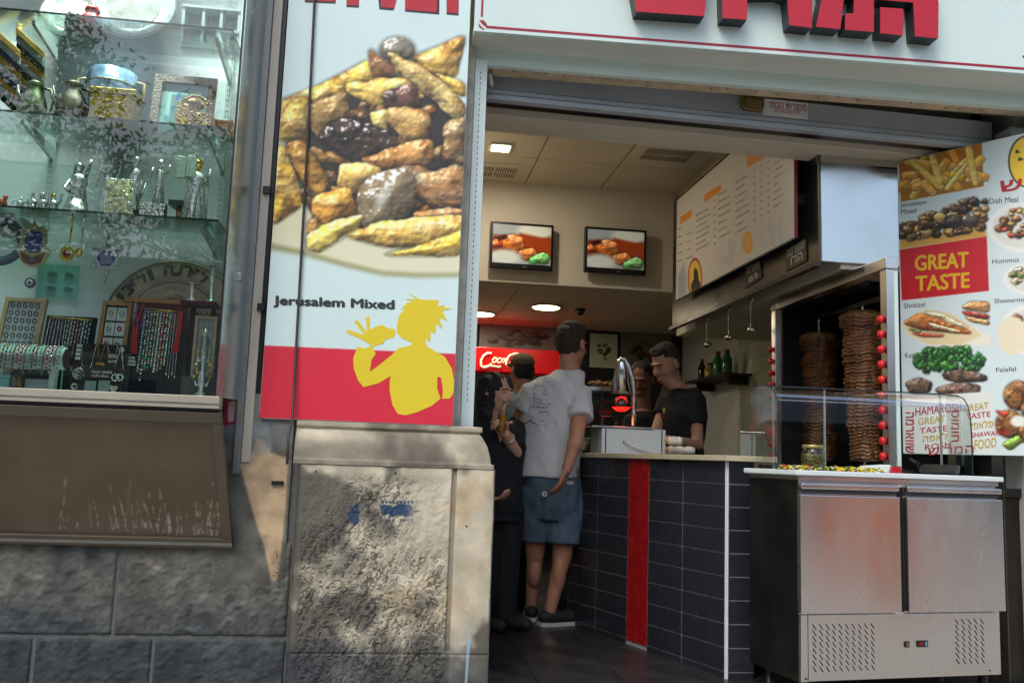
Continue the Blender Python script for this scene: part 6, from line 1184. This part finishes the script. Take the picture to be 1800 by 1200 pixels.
# ---- back of the shop
Y=9.47; a=at(836,652,y=Y); b_=at(1000,618,y=Y); o=thing('drinks_cooler','tall drinks cooler with a lit red header sign at the rear of the shop','cooler',((a[0]+b_[0])/2,Y,0)); m_ck=mat('cola_red',(206,14,20),.3,emit=.06); x0,x1=a[0]-.12,b_[0]
MB().box((x0,Y,.1),(x1,Y+.5,a[2]-.02)).build('body',m_black,o,bevel=.01); MB().box((x0+.05,Y-.012,.25),(x1-.05,Y-.001,a[2]-.08)).build('door',mat('cooler_door',(26,28,32),.15),o); hdr=MB().box((x0,Y-.03,a[2]),(x1,Y+.5,b_[2])).build('header_sign',m_ck,o,bevel=.006); MB().box((x0+.03,Y+.02,0),(x1-.03,Y+.48,.0995)).build('plinth',m_black,o)
m_cw=mat('cola_white',(250,226,190),.4,emit=.4); c3=lambda pts:[(820+x/3.75,540+y/3.75) for x,y in pts]
STR=[([(165,302),(140,300),(112,318),(95,350),(95,385),(112,396),(140,390),(165,372)],3.4),([(185,330),(172,345),(172,362),(184,364),(198,350),(196,332),(185,330)],2.3),([(228,334),(212,336),(202,352),(208,366),(226,362)],2.3),([(250,338),(236,340),(230,356),(238,366),(252,350),(256,336),(254,360),(262,364)],2.3),([(266,346),(276,342)],2.3),([(345,306),(318,304),(284,316),(264,345),(260,375),(272,386),(290,378)],3.2),([(300,352),(288,360),(290,374),(302,374),(310,360),(300,352)],2.2),([(330,340),(318,372),(328,376)],2.2),([(350,352),(338,360),(340,374),(352,360),(354,376)],2.2),([(112,392),(150,384),(190,388),(215,394),(226,386)],2.6),([(370,306),(362,350),(372,376)],2.2),([(392,350),(380,362),(384,376),(396,362),(398,378)],2.2)]
for pts,w_ in STR: MB().tube([at(x,y,y=Y-.034) for x,y in c3(pts)],w_/1600*Y,6,flat=.6).build('script_letter',m_cw,hdr,smooth=True)
def wallpic(x0,y0,x1,y1,lab,bg,seed,Y=9.97,n=26,cols=((60,48,36),(96,70,44),(44,40,36)),emit=0):
    a=at(x0,y1,y=Y); b=at(x1,y0,y=Y); o=thing('wall_poster',lab,'poster',((a[0]+b[0])/2,Y,a[2])); p_=Print(80,60,(0,0,100,75)); p_.a[:]=np.array(bg)/255; rr=random.Random(seed); MB().box((a[0],Y+.002,a[2]),(b[0],Y+.02,b[2])).build('backing',m_dark,o)
    for k in range(n):
        x=50+rr.gauss(0,15); y=40+rr.gauss(0,10); r_=rr.uniform(4,10); p_.chunk([(x+r_*rr.uniform(.6,1.2)*math.cos(u),y+r_*.7*rr.uniform(.6,1.2)*math.sin(u)) for u in np.linspace(0,6.28,7,endpoint=False)],cols[k%len(cols)],seed=k,bev=4,jag=1,char=.4,sc=.3)
    Xs,Zs=np.meshgrid(np.linspace(a[0],b[0],80),np.linspace(b[2],a[2],60)); link('image',grid_mesh(np.stack([Xs,np.full_like(Xs,Y),Zs],-1),p_.a),m_ink,o)
wallpic(842,570,985,618,'big dim food poster on the rear wall above the drinks cooler',(120,120,118),3); wallpic(1036,588,1086,645,'pale green food poster on the rear wall behind the customer',(190,206,176),4,n=12,cols=((60,48,36),(90,120,60))); wallpic(1090,588,1180,645,'darker food poster on the rear wall behind the workers',(110,114,100),5,n=22)
# ================================================================ people
def V3(*a): return np.array(a,float)
def add_head(mb, c, yaw, pitch, s=1.0, roll=0.0):
    M = Matrix.Translation(Vector(c))@Matrix.Rotation(yaw,4,'Z')@Matrix.Rotation(-pitch,4,'X')@Matrix.Rotation(roll,4,'Y')@Matrix.Scale(s,4)
    t = MB()
    t.ell((0,-.012,.035),(.076,.094,.092),18,12); t.ell((0,.022,-.02),(.066,.074,.098),18,12); t.ell((0,.045,-.085),(.046,.045,.036),14,8)
    t.capsule((0,.09,.022),(0,.112,-.028),.009,.015,8); t.ell((0,.098,-.034),(.019,.012,.009),10,6); t.ell((0,.082,.03),(.056,.018,.012),12,6)
    t.ell((0,.088,-.066),(.024,.012,.007),10,6); t.ell((0,.086,-.076),(.02,.012,.007),10,6); t.ell((.034,.07,-.025),(.024,.022,.022),10,6); t.ell((-.034,.07,-.025),(.024,.022,.022),10,6)
    for sx in (-1,1): t.ell((sx*.08,-.012,-.008),(.011,.022,.034),10,8)
    t.capsule((0,-.028,-.06),(0,-.032,-.11),.05,.05,12)
    mb.add([tuple(M@Vector(v)) for v in t.v], t.f); return M
def face_bits(M, parent, brow=(40,28,20)):
    w_=mat('eye_white',(150,138,128),.3); k_=mat('eye_dark',(40,28,20),.2); b_=mat('brow_%d'%brow[0],brow,.8); l_=mat('lips',(150,84,76),.5)
    for sx in (-1,1):
        q=MB().ell((sx*.031,.083,.006),(.0125,.008,.0048),10,6); q.v=[tuple(M@Vector(v)) for v in q.v]; e=q.build('eye',w_,parent,smooth=True)
        q=MB().ell((sx*.031,.0895,.0055),(.0055,.003,.0046),8,6); q.v=[tuple(M@Vector(v)) for v in q.v]; q.build('iris',k_,e,smooth=True)
        q=MB().tube([(sx*.014,.1,.026),(sx*.032,.1,.033),(sx*.05,.086,.026)],[.0025,.0032,.002],6); q.v=[tuple(M@Vector(v)) for v in q.v]; q.build('eyebrow',b_,parent,smooth=True)
    q=MB().ell((0,.0985,-.0715),(.021,.005,.008),10,6); q.v=[tuple(M@Vector(v)) for v in q.v]; q.build('lips',l_,parent,smooth=True)
def add_hand(mb, wr, d, n, s=1.0, curl=.5, thumb=1):
    """d: along the hand, n: palm normal (fingers curl towards it)"""
    d=np.array(d,float); d/=np.linalg.norm(d); n=np.array(n,float); n-=d*np.dot(n,d); n/=np.linalg.norm(n); sd=np.cross(d,n)*thumb
    for i in range(4): o=sd*(i-1.5)*.019*s; mb.capsule(wr+o*.7+d*.02*s,wr+o+d*.085*s,.014*s,.011*s,8)
    for i,L in enumerate((.036,.042,.039,.03)):
        a=wr+sd*(1.5-i)*.02*s+d*.088*s; c1=curl; p1=a+(d*math.cos(c1)+n*math.sin(c1))*L*s; c2=curl*2; p2=p1+(d*math.cos(c2)+n*math.sin(c2))*L*.8*s; c3=curl*2.7; p3=p2+(d*math.cos(c3)+n*math.sin(c3))*L*.6*s
        mb.capsule(a,p1,.0092*s,.0086*s,8); mb.capsule(p1,p2,.0086*s,.008*s,8); mb.capsule(p2,p3,.008*s,.007*s,8)
    a=wr+sd*.026*s+d*.022*s; p1=a+(sd*.6+d*.6+n*.4)*.042*s; p2=p1+(d*.8+n*.5)*.034*s; mb.capsule(a,p1,.013*s,.011*s,8); mb.capsule(p1,p2,.0105*s,.008*s,8)
def wrinkle(seed, amp, fz=14.0, fx=9.0):
    def f(co):
        a=fbm(co[:,0]*fx*1.6+co[:,1]*fx+co[:,2]*3,co[:,2]*fz*.35+co[:,0]*2,3,seed); b=fbm(co[:,0]*28+co[:,1]*20,co[:,2]*12,2,seed+3); return (np.abs(a-.5)*-2+.35)*amp+(b-.5)*amp*.4
    return f
def hairmesh(M, ells, name, m, parent, amp=.006, seed=1, voxel=.006):
    t=MB()
    for c_,r_ in ells: t.ell(c_,r_,18,12)
    t.v=[tuple(M@Vector(v)) for v in t.v]
    def d(co): return (fbm(co[:,0]*70+co[:,1]*60,co[:,2]*25,3,seed)-.45)*amp*2
    return link(name, remesh(t,voxel,1,name,d), m, parent, True)
def skin_mat(n,c): return mat('skin_'+n,c,.55,var=.1,vs=14)
m_hair=mat('hair_brown',(44,32,24),.6,var=.4,vs=60,bump=.6,bs=200); m_hair_d=mat('hair_dark',(26,20,18),.55,var=.3,vs=60,bump=.6,bs=200)
m_tee=mat('white_cotton',(206,206,204),.85,var=.04,vs=6,bump=.15,bs=300); m_den=mat('denim',(84,104,120),.85,var=.2,vs=10,bump=.25,bs=400); m_bt=mat('black_cotton',(20,20,23),.85,bump=.2,bs=300)
m_shoe=mat('black_canvas',(26,27,30),.7); m_sole=mat('white_sole',(190,192,190),.6)

# ---- customer seen from behind
yaw=-.38; Yc=5.68; P=thing('person','person in a white printed T-shirt and denim shorts standing at the counter, back turned','person',(at(960,1085,y=5.7)[0],5.7,0))
b=MB(); hc=at(1005,606,y=Yc+.02); Mh=add_head(b,hc,yaw-.35,.08,1.12)
shL,shR=at(934,692,y=Yc-.02),at(1020,694,y=Yc-.08); hL,hR=at(944,862,y=Yc+.02),at(996,866,y=Yc)
nk=at(1001,646,y=Yc+.0); b.capsule(nk+V3(0,0,.05),nk-V3(0,0,.03),.062,.075,14)
mid=(shL+shR)/2
b.loft([((hL+hR)[0]/2,Yc,.80,.17,.13),((hL+hR)[0]/2,Yc,.95,.175,.135),(mid[0]-.03,Yc,1.1,.165,.12),(mid[0],Yc,1.32,.185,.125),(mid[0]+.01,Yc,1.46,.17,.11),(nk[0],Yc,1.56,.08,.075)],20,yaw)
elR=at(1014,768,y=Yc-.24); wrR=at(997,824,y=Yc-.27); b.capsule(shR,elR,.056,.046,12); b.capsule(elR,wrR,.046,.032,12); b.ell((elR+wrR)/2*.5+elR*.5,.05,10,8); add_hand(b,wrR,at(985,858,y=Yc-.27)-wrR,(-.7,.5,0),1.05,.32,1)
elL=at(911,735,y=Yc+.06); wrL=at(935,775,y=Yc+.28); b.capsule(shL,elL,.055,.045,12); b.capsule(elL,wrL,.045,.032,12); add_hand(b,wrL,(.5,.7,.1),(0,0,-1),1.05,.5,-1)
knL,knR=at(941,972,y=Yc+.1),at(988,980,y=Yc+.0); anL,anR=at(934,1062,y=Yc+.16),at(967,1072,y=Yc-.04)
for h_,k_,a_ in ((hL,knL,anL),(hR,knR,anR)):
    b.capsule(h_,k_,.088,.062,14); b.capsule(k_,a_,.056,.038,12); q=k_*.68+a_*.32+V3(0,-.02,0); b.ell(q,(.046,.052,.11),12,10); b.capsule(a_,V3(a_[0],a_[1],.05),.038,.04,10)
toes=[V3(anL[0]+.02,anL[1]+.17,.035),V3(anR[0]+.17,anR[1]+.06,.035)]
for a_,t_ in zip((anL,anR),toes): b.capsule(V3(a_[0],a_[1],.045),t_,.036,.03,10)
body=link('body',remesh(b,.008,3),skin_mat('tan',(176,124,96)),P,True)
hairmesh(Mh,[((0,-.02,.045),(.082,.094,.092)),((0,-.045,.01),(.074,.066,.085)),((0,.02,.08),(.07,.075,.055)),((0,.05,.11),(.045,.04,.03))],'hair',m_hair,P,.011,3,.005)
t=MB(); hem=at(962,838,y=Yc)[2]; cx=at(960,838,y=Yc)[0]
t.loft([(cx-.005,Yc,hem,.205,.16),(cx,Yc,hem+.03,.205,.16),(cx+.01,Yc,1.08,.198,.15),(mid[0]-.0,Yc,1.26,.212,.152),(mid[0]+.005,Yc,1.40,.212,.142),(mid[0]+.01,Yc,1.49,.18,.118),(nk[0]-.005,Yc,1.555,.105,.09),(nk[0],Yc,1.575,.088,.08)],24,yaw)
slR=shR*.42+elR*.58+V3(.01,0,0); slL=shL*.42+elL*.58; t.tube([shR+V3(-.08,.04,.02),shR,slR],[.085,.08,.084],14); t.tube([shL+V3(.07,0,.02),shL,slL],[.08,.078,.082],14)
tme=remesh(t,.008,5,'shirt',wrinkle(5,.016,10,7)); tee=link('shirt',tme,m_tee,P,True)
bv=BVHTree.FromPolygons([v.co.copy() for v in tme.vertices],[tuple(p_.vertices) for p_ in tme.polygons]); mb=MB(); rr=random.Random(21)
def onshirt(px,py):
    d=Vector(ray(px,py)).normalized(); h_=bv.ray_cast(Vector(CAM),d); return None if h_[0] is None else np.array(h_[0]-d*.0025)
for row in range(12):
    y=662+row*7.6+rr.uniform(-1,1); x=924+rr.uniform(0,14)+(8 if row<3 else 0)
    while x<966+rr.uniform(-12,4):
        pts=[onshirt(x+rr.uniform(0,4),y+(x-930)*.04+rr.uniform(-3.4,3.4)) for _ in range(4)]
        if all(p_ is not None for p_ in pts) and rr.random()<.8: mb.tube(pts,.0013 if row not in (5,7,8) else .002,4)
        x+=rr.uniform(3.5,6)
mb.build('shirt_print',mat('shirt_ink',(96,98,104),.8),tee); mb=MB()
for p_ in ([(923,744),(928,741),(932,738),(936,742),(940,744)],): mb.tube([onshirt(*q) for q in p_],[.004,.002,.0022,.002,.004],6)
mb.build('shirt_motif',mat('shirt_ink_dark',(34,36,40),.8),tee)
t=MB(); zs=at(965,950,y=Yc)[2]
t.loft([((hL+hR)[0]/2,Yc,.64,.15,.11),((hL+hR)[0]/2,Yc,.72,.178,.14),((hL+hR)[0]/2,Yc,.84,.192,.155),(cx,Yc,hem+.06,.185,.15)],24,yaw)
for h_,k_,off in ((hL,knL,0.01),(hR,knR,-.01)):
    q=h_*.13+k_*.87; q[2]=zs+off; t.tube([h_+V3(0,0,.03),(h_+q)/2,q],[.118,.124,.112],16)
shorts=link('shorts',remesh(t,.008,7,'shorts',wrinkle(9,.014,14,10)),m_den,P,True)
q=at(957,868,y=Yc-.165); MB().torus(q,.012,.006,14,6,(0,1,0)).build('worn_patch',m_tee,shorts,smooth=True)
q=at(1002,848,y=Yc-.16); MB().obox(q,(.045,.008,.02)).build('belt_tag',m_tee,shorts,bevel=.003)
for a_,t_ in zip((anL,anR),toes):
    s_=MB().capsule(V3(a_[0],a_[1],.055),t_+V3(0,0,.012),.046,.04,12); s_.capsule(V3(a_[0],a_[1],.06)-(t_-a_)*V3(1,1,0)*.22,V3(a_[0],a_[1],.06),.04,.046,12)
    sh_=link('shoe',remesh(s_,.007,2),m_shoe,P,True); d_=(t_-a_)*V3(1,1,0); d_/=np.linalg.norm(d_); n_=V3(-d_[1],d_[0],0); h_=V3(a_[0],a_[1],0)-d_*.075; tt=V3(t_[0],t_[1],0)+d_*.042; mb=MB()
    pr_=[h_+n_*.03,h_-n_*.03,h_-n_*.042+d_*.05,tt-n_*.042-d_*.06,tt-n_*.02,tt+n_*.02,tt+n_*.042-d_*.06,h_+n_*.042+d_*.05]; mb.add([(*p_[:2],.006) for p_ in pr_]+[(*p_[:2],.028) for p_ in pr_],[tuple(range(8))[::-1],tuple(range(8,16))]+[(i,(i+1)%8,8+(i+1)%8,8+i) for i in range(8)]); mb.build('sole',m_sole,sh_)

# ---- other figures (standing, mostly hidden below the chest)
def standing(P, hc, yaw, pitch, hs, shl, shr, Yc, arms, skin, top, hipw=.16, neckz=.17, roll=0, trousers=None, sleeve=.5, legs=True, waist=.15, chest=.17):
    b=MB(); M=add_head(b,hc,yaw,pitch,hs,roll); mid=(shl+shr)/2; zsh=mid[2]; yt=math.atan2((shr-shl)[1],(shr-shl)[0]); s=zsh/1.45; nk=V3(hc[0],hc[1],hc[2]-.12*hs)*.5+V3(mid[0],mid[1],zsh+.03)*.5; b.capsule(V3(*hc)-V3(0,0,.08*hs),V3(mid[0],mid[1],zsh+.01),.05,.062,12)
    rings=[(mid[0],mid[1],.84*s,hipw,.12),(mid[0],mid[1],.95*s,hipw,.125),(mid[0],mid[1],1.1*s,waist-.01,.105),(mid[0],mid[1],1.3*s,chest,.12),(mid[0],mid[1],1.43*s,chest-.01,.1),(mid[0],mid[1],zsh+.045,.075,.07)]; b.loft(rings,20,yt)
    t=MB().loft([(x,y,z,rx+.016,ry+.018) for x,y,z,rx,ry in rings[:-1]]+[(mid[0],mid[1],zsh+.035,.1,.085)],22,yt)
    for sh_,el,wr,hd_,pn_,cu,th in arms:
        b.capsule(sh_,el,.05,.041,12); b.capsule(el,wr,.041,.028,12); add_hand(b,wr,hd_,pn_,.95,cu,th); t.tube([sh_*.75+mid*.25+V3(0,0,.01),sh_,sh_*(1-sleeve)+el*sleeve],[.072,.07,.066],14)
    tr=MB()
    if legs:
        d_=(shr-shl); d_/=np.linalg.norm(d_)
        for sg_ in (-1,1):
            h_=V3(mid[0],mid[1],.86*s)+d_*sg_*.085; k_=V3(h_[0],h_[1],.48*s); a_=V3(h_[0],h_[1],.08); fw=V3(-math.sin(yaw),math.cos(yaw),0); b.capsule(h_,k_,.085,.06,12); b.capsule(k_,a_,.056,.04,12); b.capsule(a_-V3(0,0,.03),a_-V3(0,0,.035)+fw*.16,.04,.032,10); tr.tube([h_+V3(0,0,.02),k_,a_-V3(0,0,.02)],[.105,.085,.075],14)
            q=MB().capsule(a_-V3(0,0,.03),a_-V3(0,0,.032)+fw*.16,.046,.04,10); link('shoe',remesh(q,.008,1),m_shoe,P,True)
        tr.loft([(mid[0],mid[1],.78*s,hipw+.01,.13),(mid[0],mid[1],.97*s,hipw+.008,.13)],20,yt)
    link('body',remesh(b,.007,3),skin,P,True)
    if legs: link('trousers',remesh(tr,.010,2,'trousers',wrinkle(4,.008)),trousers or m_bt,P,True)
    sh=link('shirt',remesh(t,.008,3,'shirt',wrinkle(8,.010)),top,P,True); return M,sh
# woman with a drink
Yw=5.5; hc=at(872,692,y=Yw); P=thing('person','person with dark shoulder-length hair in a black top, drinking from a bottle of juice','person',(hc[0],Yw,0)); yw=math.atan2(-.74,-.67)
shl,shr=at(904,752,y=Yw+.05),at(846,756,y=Yw-.02); cupp=at(876,742,y=Yw-.2); el=at(906,795,y=Yw-.05); wr=at(890,762,y=Yw-.17)
M,sh=standing(P,hc,yw,.03,.98,shl,shr,Yw,[(shl,el,wr,cupp-wr+V3(-.02,0,.0),(-.4,-.6,.1),.75,1),(shr,at(842,835,y=Yw),at(858,875,y=Yw-.15),(.5,-.5,0),(0,0,1),.4,1)],skin_mat('fair',(206,158,130)),m_bt,.15,chest=.155,sleeve=.9)
face_bits(M,P); hairmesh(M,[((0,-.025,.045),(.09,.1,.09)),((.062,-.02,-.03),(.034,.06,.1)),((-.062,-.02,-.03),(.034,.06,.1)),((0,-.07,-.04),(.085,.05,.12)),((.06,-.03,-.12),(.035,.05,.06)),((-.06,-.03,-.12),(.035,.05,.06))],'hair',m_hair_d,P,.016,7,.006)
q=MB().prism([(-.05,.04),(.05,.04),(.0,-.09)],lambda u,v,d:tuple(V3(*((shl+shr)/2))+V3(u*.9,-.128-d-(v*-.12),v+.005)),0,.006).build('neckline',skin_mat('fair',(206,158,130)),sh,smooth=False)
MB().torus(wr*.75+el*.25,.034,.007,16,6,tuple(el-wr)).build('wrist_watch',m_sil,P,smooth=True)
o=thing('juice_bottle','clear plastic bottle of orange juice held by the person in black','bottle',cupp-V3(0,0,.07)); B0=cupp-V3(-.012,0,.055); tilt=Matrix.Translation(Vector(B0))@Matrix.Rotation(.12,4,'Y')
def tl(mb): mb.v=[tuple(tilt@Vector(v)) for v in mb.v]; return mb
tl(MB().lathe([(.024,0),(.028,.006),(.028,.11),(.02,.145),(.014,.16),(.014,.18)],(0,0,0),18)).build('bottle',glass('pet',(236,240,236),1.45,.02,1.2),o,smooth=True); tl(MB().lathe([(.001,.002),(.025,.004),(.0265,.02),(.0265,.10),(.001,.102)],(0,0,0),16)).build('juice',mat('juice',(230,160,20),.3),o,smooth=True)
# person in a cap
Yp=6.45; hc=at(917,652,y=Yp); P=thing('person','person in an olive cap and pale teal shirt half hidden behind the white T-shirt','person',(hc[0],Yp,0)); yw=math.atan2(.3,.95)
M,sh=standing(P,hc,yw,.05,1.0,at(884,700,y=Yp),at(945,700,y=Yp),Yp,[(at(886,702,y=Yp),at(880,770,y=Yp),at(890,815,y=Yp+.15),(0,1,0),(1,0,0),.4,1)],skin_mat('tan2',(186,136,108)),mat('teal_shirt',(120,156,160),.85,bump=.2,bs=300))
hairmesh(M,[((0,-.04,.01),(.078,.07,.09))],'hair',m_hair_d,P,.006,4); t=MB().ell((0,-.01,.06),(.088,.104,.07),18,12); t.ell((0,.1,.055),(.075,.07,.012),16,6); t.v=[tuple(M@Vector(v)) for v in t.v]; link('cap',remesh(t,.006,2),mat('olive_cap',(104,92,64),.85,var=.1,vs=20),P,True)
# server
Ys=6.15; hc=at(1168,640,y=Ys); P=thing('person','server in a black T-shirt behind the counter looking down at the food','person',(hc[0],Ys,0)); yw=math.atan2(.86,-.5)
shl,shr=at(1222,700,y=Ys-.16),at(1180,686,y=Ys+.12); el=at(1226,782,y=Ys-.22); wr=at(1172,772,y=Ys-.42)
M,sh=standing(P,hc+V3(.01,0,0),yw,.45,1.1,shr,shl,Ys,[(shl,el,wr,(-1,-.1,-.05),(0,0,-1),.35,-1),(shr,at(1150,768,y=Ys),at(1112,762,y=Ys-.2),(-1,-.2,-.05),(0,0,-1),.4,1)],skin_mat('olive',(186,138,110)),m_bt,.17,chest=.19,sleeve=.55)
face_bits(M,P); hairmesh(M,[((0,-.025,.055),(.081,.09,.084)),((0,-.055,.01),(.072,.055,.08)),((0,.03,.1),(.062,.055,.03))],'hair',m_hair,P,.011,9,.005)
bv=BVHTree.FromPolygons([v.co.copy() for v in sh.data.vertices],[tuple(p_.vertices) for p_ in sh.data.polygons])
h_=bv.ray_cast(Vector(CAM),Vector(ray(1168,722)).normalized())
if h_[0] is not None:
    q=np.array(h_[0])-ray(1168,722)/np.linalg.norm(ray(1168,722))*.006; MB().ell(q,(.012,.006,.024),12,8).build('shirt_badge',mat('badge_yellow',(214,176,50),.5),sh,smooth=True); MB().ell(q-V3(0,.0,.042),(.01,.006,.012),10,6).build('badge_word',m_red,sh,smooth=True)
# second worker
Y2=6.75; hc=at(1128,668,y=Y2); P=thing('person','worker in black stooping behind the server, half hidden by the heat lamp','person',(hc[0],Y2,0)); yw=math.atan2(.5,-.85)
M,sh=standing(P,hc,yw,.35,1.05,at(1105,735,y=Y2),at(1165,728,y=Y2),Y2,[(at(1165,730,y=Y2),at(1172,790,y=Y2-.05),at(1140,800,y=Y2-.2),(-1,-.2,0),(0,0,-1),.4,1)],skin_mat('brown',(140,94,70)),m_bt)
face_bits(M,P); hairmesh(M,[((0,-.025,.055),(.082,.092,.084)),((0,-.055,.01),(.074,.056,.08))],'hair',m_hair_d,P,.006,5)

# ================================================================ across the street (seen in the reflections)
ob_=thing('opposite_building','pale stone building across the street','building',(0,-16,0)); MB().box((-30,-20,-.1),(30,-15.5,5.6)).build('wall',mat('opposite_stone',(190,180,160),.85,var=.15,vs=1.5,bump=.3,bs=20),ob_)
for i in range(12):
    for j in range(1): x=-26+i*4.6; MB().box((x,-15.52,3.2+j*3),(x+1.3,-15.44,4.8+j*3)).build('window',mat('window_dark',(40,46,52),.1),ob_); MB().box((x-.1,-15.5,3.05+j*3),(x+1.4,-15.3,3.195+j*3)).build('sill',m_stone,ob_)
    MB().box((-27+i*4.6,-15.54,0),(-24+i*4.6,-15.42,2.6)).build('shop_front',mat('front_dark',(56,60,64),.25),ob_)
m_leaf=mat('leaf',(96,128,54),.5,var=.4,vs=8); nl=m_leaf.node_tree; tb=nl.nodes.new('ShaderNodeBsdfTranslucent'); tb.inputs[0].default_value=(.2,.36,.06,1); ms=nl.nodes.new('ShaderNodeMixShader'); ms.inputs[0].default_value=.5; nl.links.new(nl.nodes['Principled BSDF'].outputs[0],ms.inputs[1]); nl.links.new(tb.outputs[0],ms.inputs[2]); nl.links.new(ms.outputs[0],nl.nodes['Material Output'].inputs[0]); m_bark=mat('bark',(84,72,60),.9,var=.3,vs=10,bump=.6,bs=30)
def tree(x,y,h,r,lab,seed,n=14000):
    rs_=np.random.RandomState(seed); o=thing('street_tree',lab,'tree',(x,y,0),'street trees opposite the shop'); MB().tube([(x,y,0),(x+.1,y,h*.25),(x-.05,y+.1,h*.5),(x+.1,y,h*.75)],[.2,.16,.12,.05],10).build('trunk',m_bark,o,smooth=True)
    cl=[]; lb_=MB()
    for k in range(16):
        a=rs_.rand()*6.28; rad=r*(.35+.5*rs_.rand()); c_=np.array([x+rad*math.cos(a),y+rad*math.sin(a),h*(.5+.45*rs_.rand())]); cl.append(c_); lb_.tube([(x,y,h*(.35+.2*rs_.rand())),(x*.5+c_[0]*.5,y*.5+c_[1]*.5,c_[2]-.4),tuple(c_)],[.07,.045,.015],6)
    lb_.build('limbs',m_bark,o); c_=np.array(cl)[rs_.randint(0,16,n)]; p_=c_+rs_.normal(0,.42,(n,3))*np.array([1,1,.75]); a=rs_.normal(0,1,(n,3)); a/=np.linalg.norm(a,axis=1)[:,None]; b=np.cross(a,rs_.normal(0,1,(n,3))); b/=np.linalg.norm(b,axis=1)[:,None]; L=.06; v=np.stack([p_-a*L,p_+b*L*.45,p_+a*L,p_-b*L*.45],1).reshape(-1,3); me=bpy.data.meshes.new('crown'); me.from_pydata(v.tolist(),[],np.arange(n*4).reshape(-1,4).tolist()); link('crown',me,m_leaf,o)
tree(-6.0,-4.6,7.4,2.3,'leafy street tree on the kerb opposite the souvenir window',1,22000); tree(-2.2,-7.5,7.0,2.2,'shorter leafy street tree on the kerb opposite the food shop',2)
# red plastic chair on the pavement behind the viewer (mirrored in the glass case)
m_rp=mat('red_plastic',(206,20,30),.35); ch=thing('plastic_chair','red plastic chair standing on the pavement','chair',(3.2,.6,0)); cx,cy=3.2,.6
MB().box((cx-.22,cy-.2,.42),(cx+.22,cy+.2,.445)).build('seat',m_rp,ch,bevel=.01)
for sx in (-1,1):
    for sy in (-1,1): MB().tube([(cx+sx*.19,cy+sy*.17,.4195),(cx+sx*.22,cy+sy*.2,0)],[.022,.017],8).build('leg',m_rp,ch,smooth=True)
    MB().tube([(cx+sx*.2,cy-.19,.4455),(cx+sx*.21,cy-.23,.85)],.018,8).build('back_post',m_rp,ch,smooth=True)
for k in range(3): MB().box((cx-.2,cy-.235-.0+.01*(2-k),.58+.1*k),(cx+.2,cy-.215+.01*(2-k),.64+.1*k)).build('back_slat',m_rp,ch,bevel=.006)

# orange barrel added out of view to put a warm glow in the fridge door
o=thing('added_barrel','bright orange plastic barrel added out of view for its glow in the fridge door','barrel',(5.05,1.05,0)); m_ob=mat('barrel_orange',(240,120,36),.45,var=.08)
MB().lathe([(.3,0),(.33,.02),(.35,.3),(.365,.5),(.35,.72),(.33,.98),(.3,1.0)],(5.05,1.05,.001),24).build('drum',m_ob,o,smooth=True); MB().lathe([(.305,1.0),(.31,1.02),(.25,1.03)],(5.05,1.05,.002),24).build('lid',m_dark,o,smooth=True)
for z in (.3,.7): MB().torus((5.05,1.05,z),.352,.012,24,6).build('rib',m_ob,o,smooth=True)
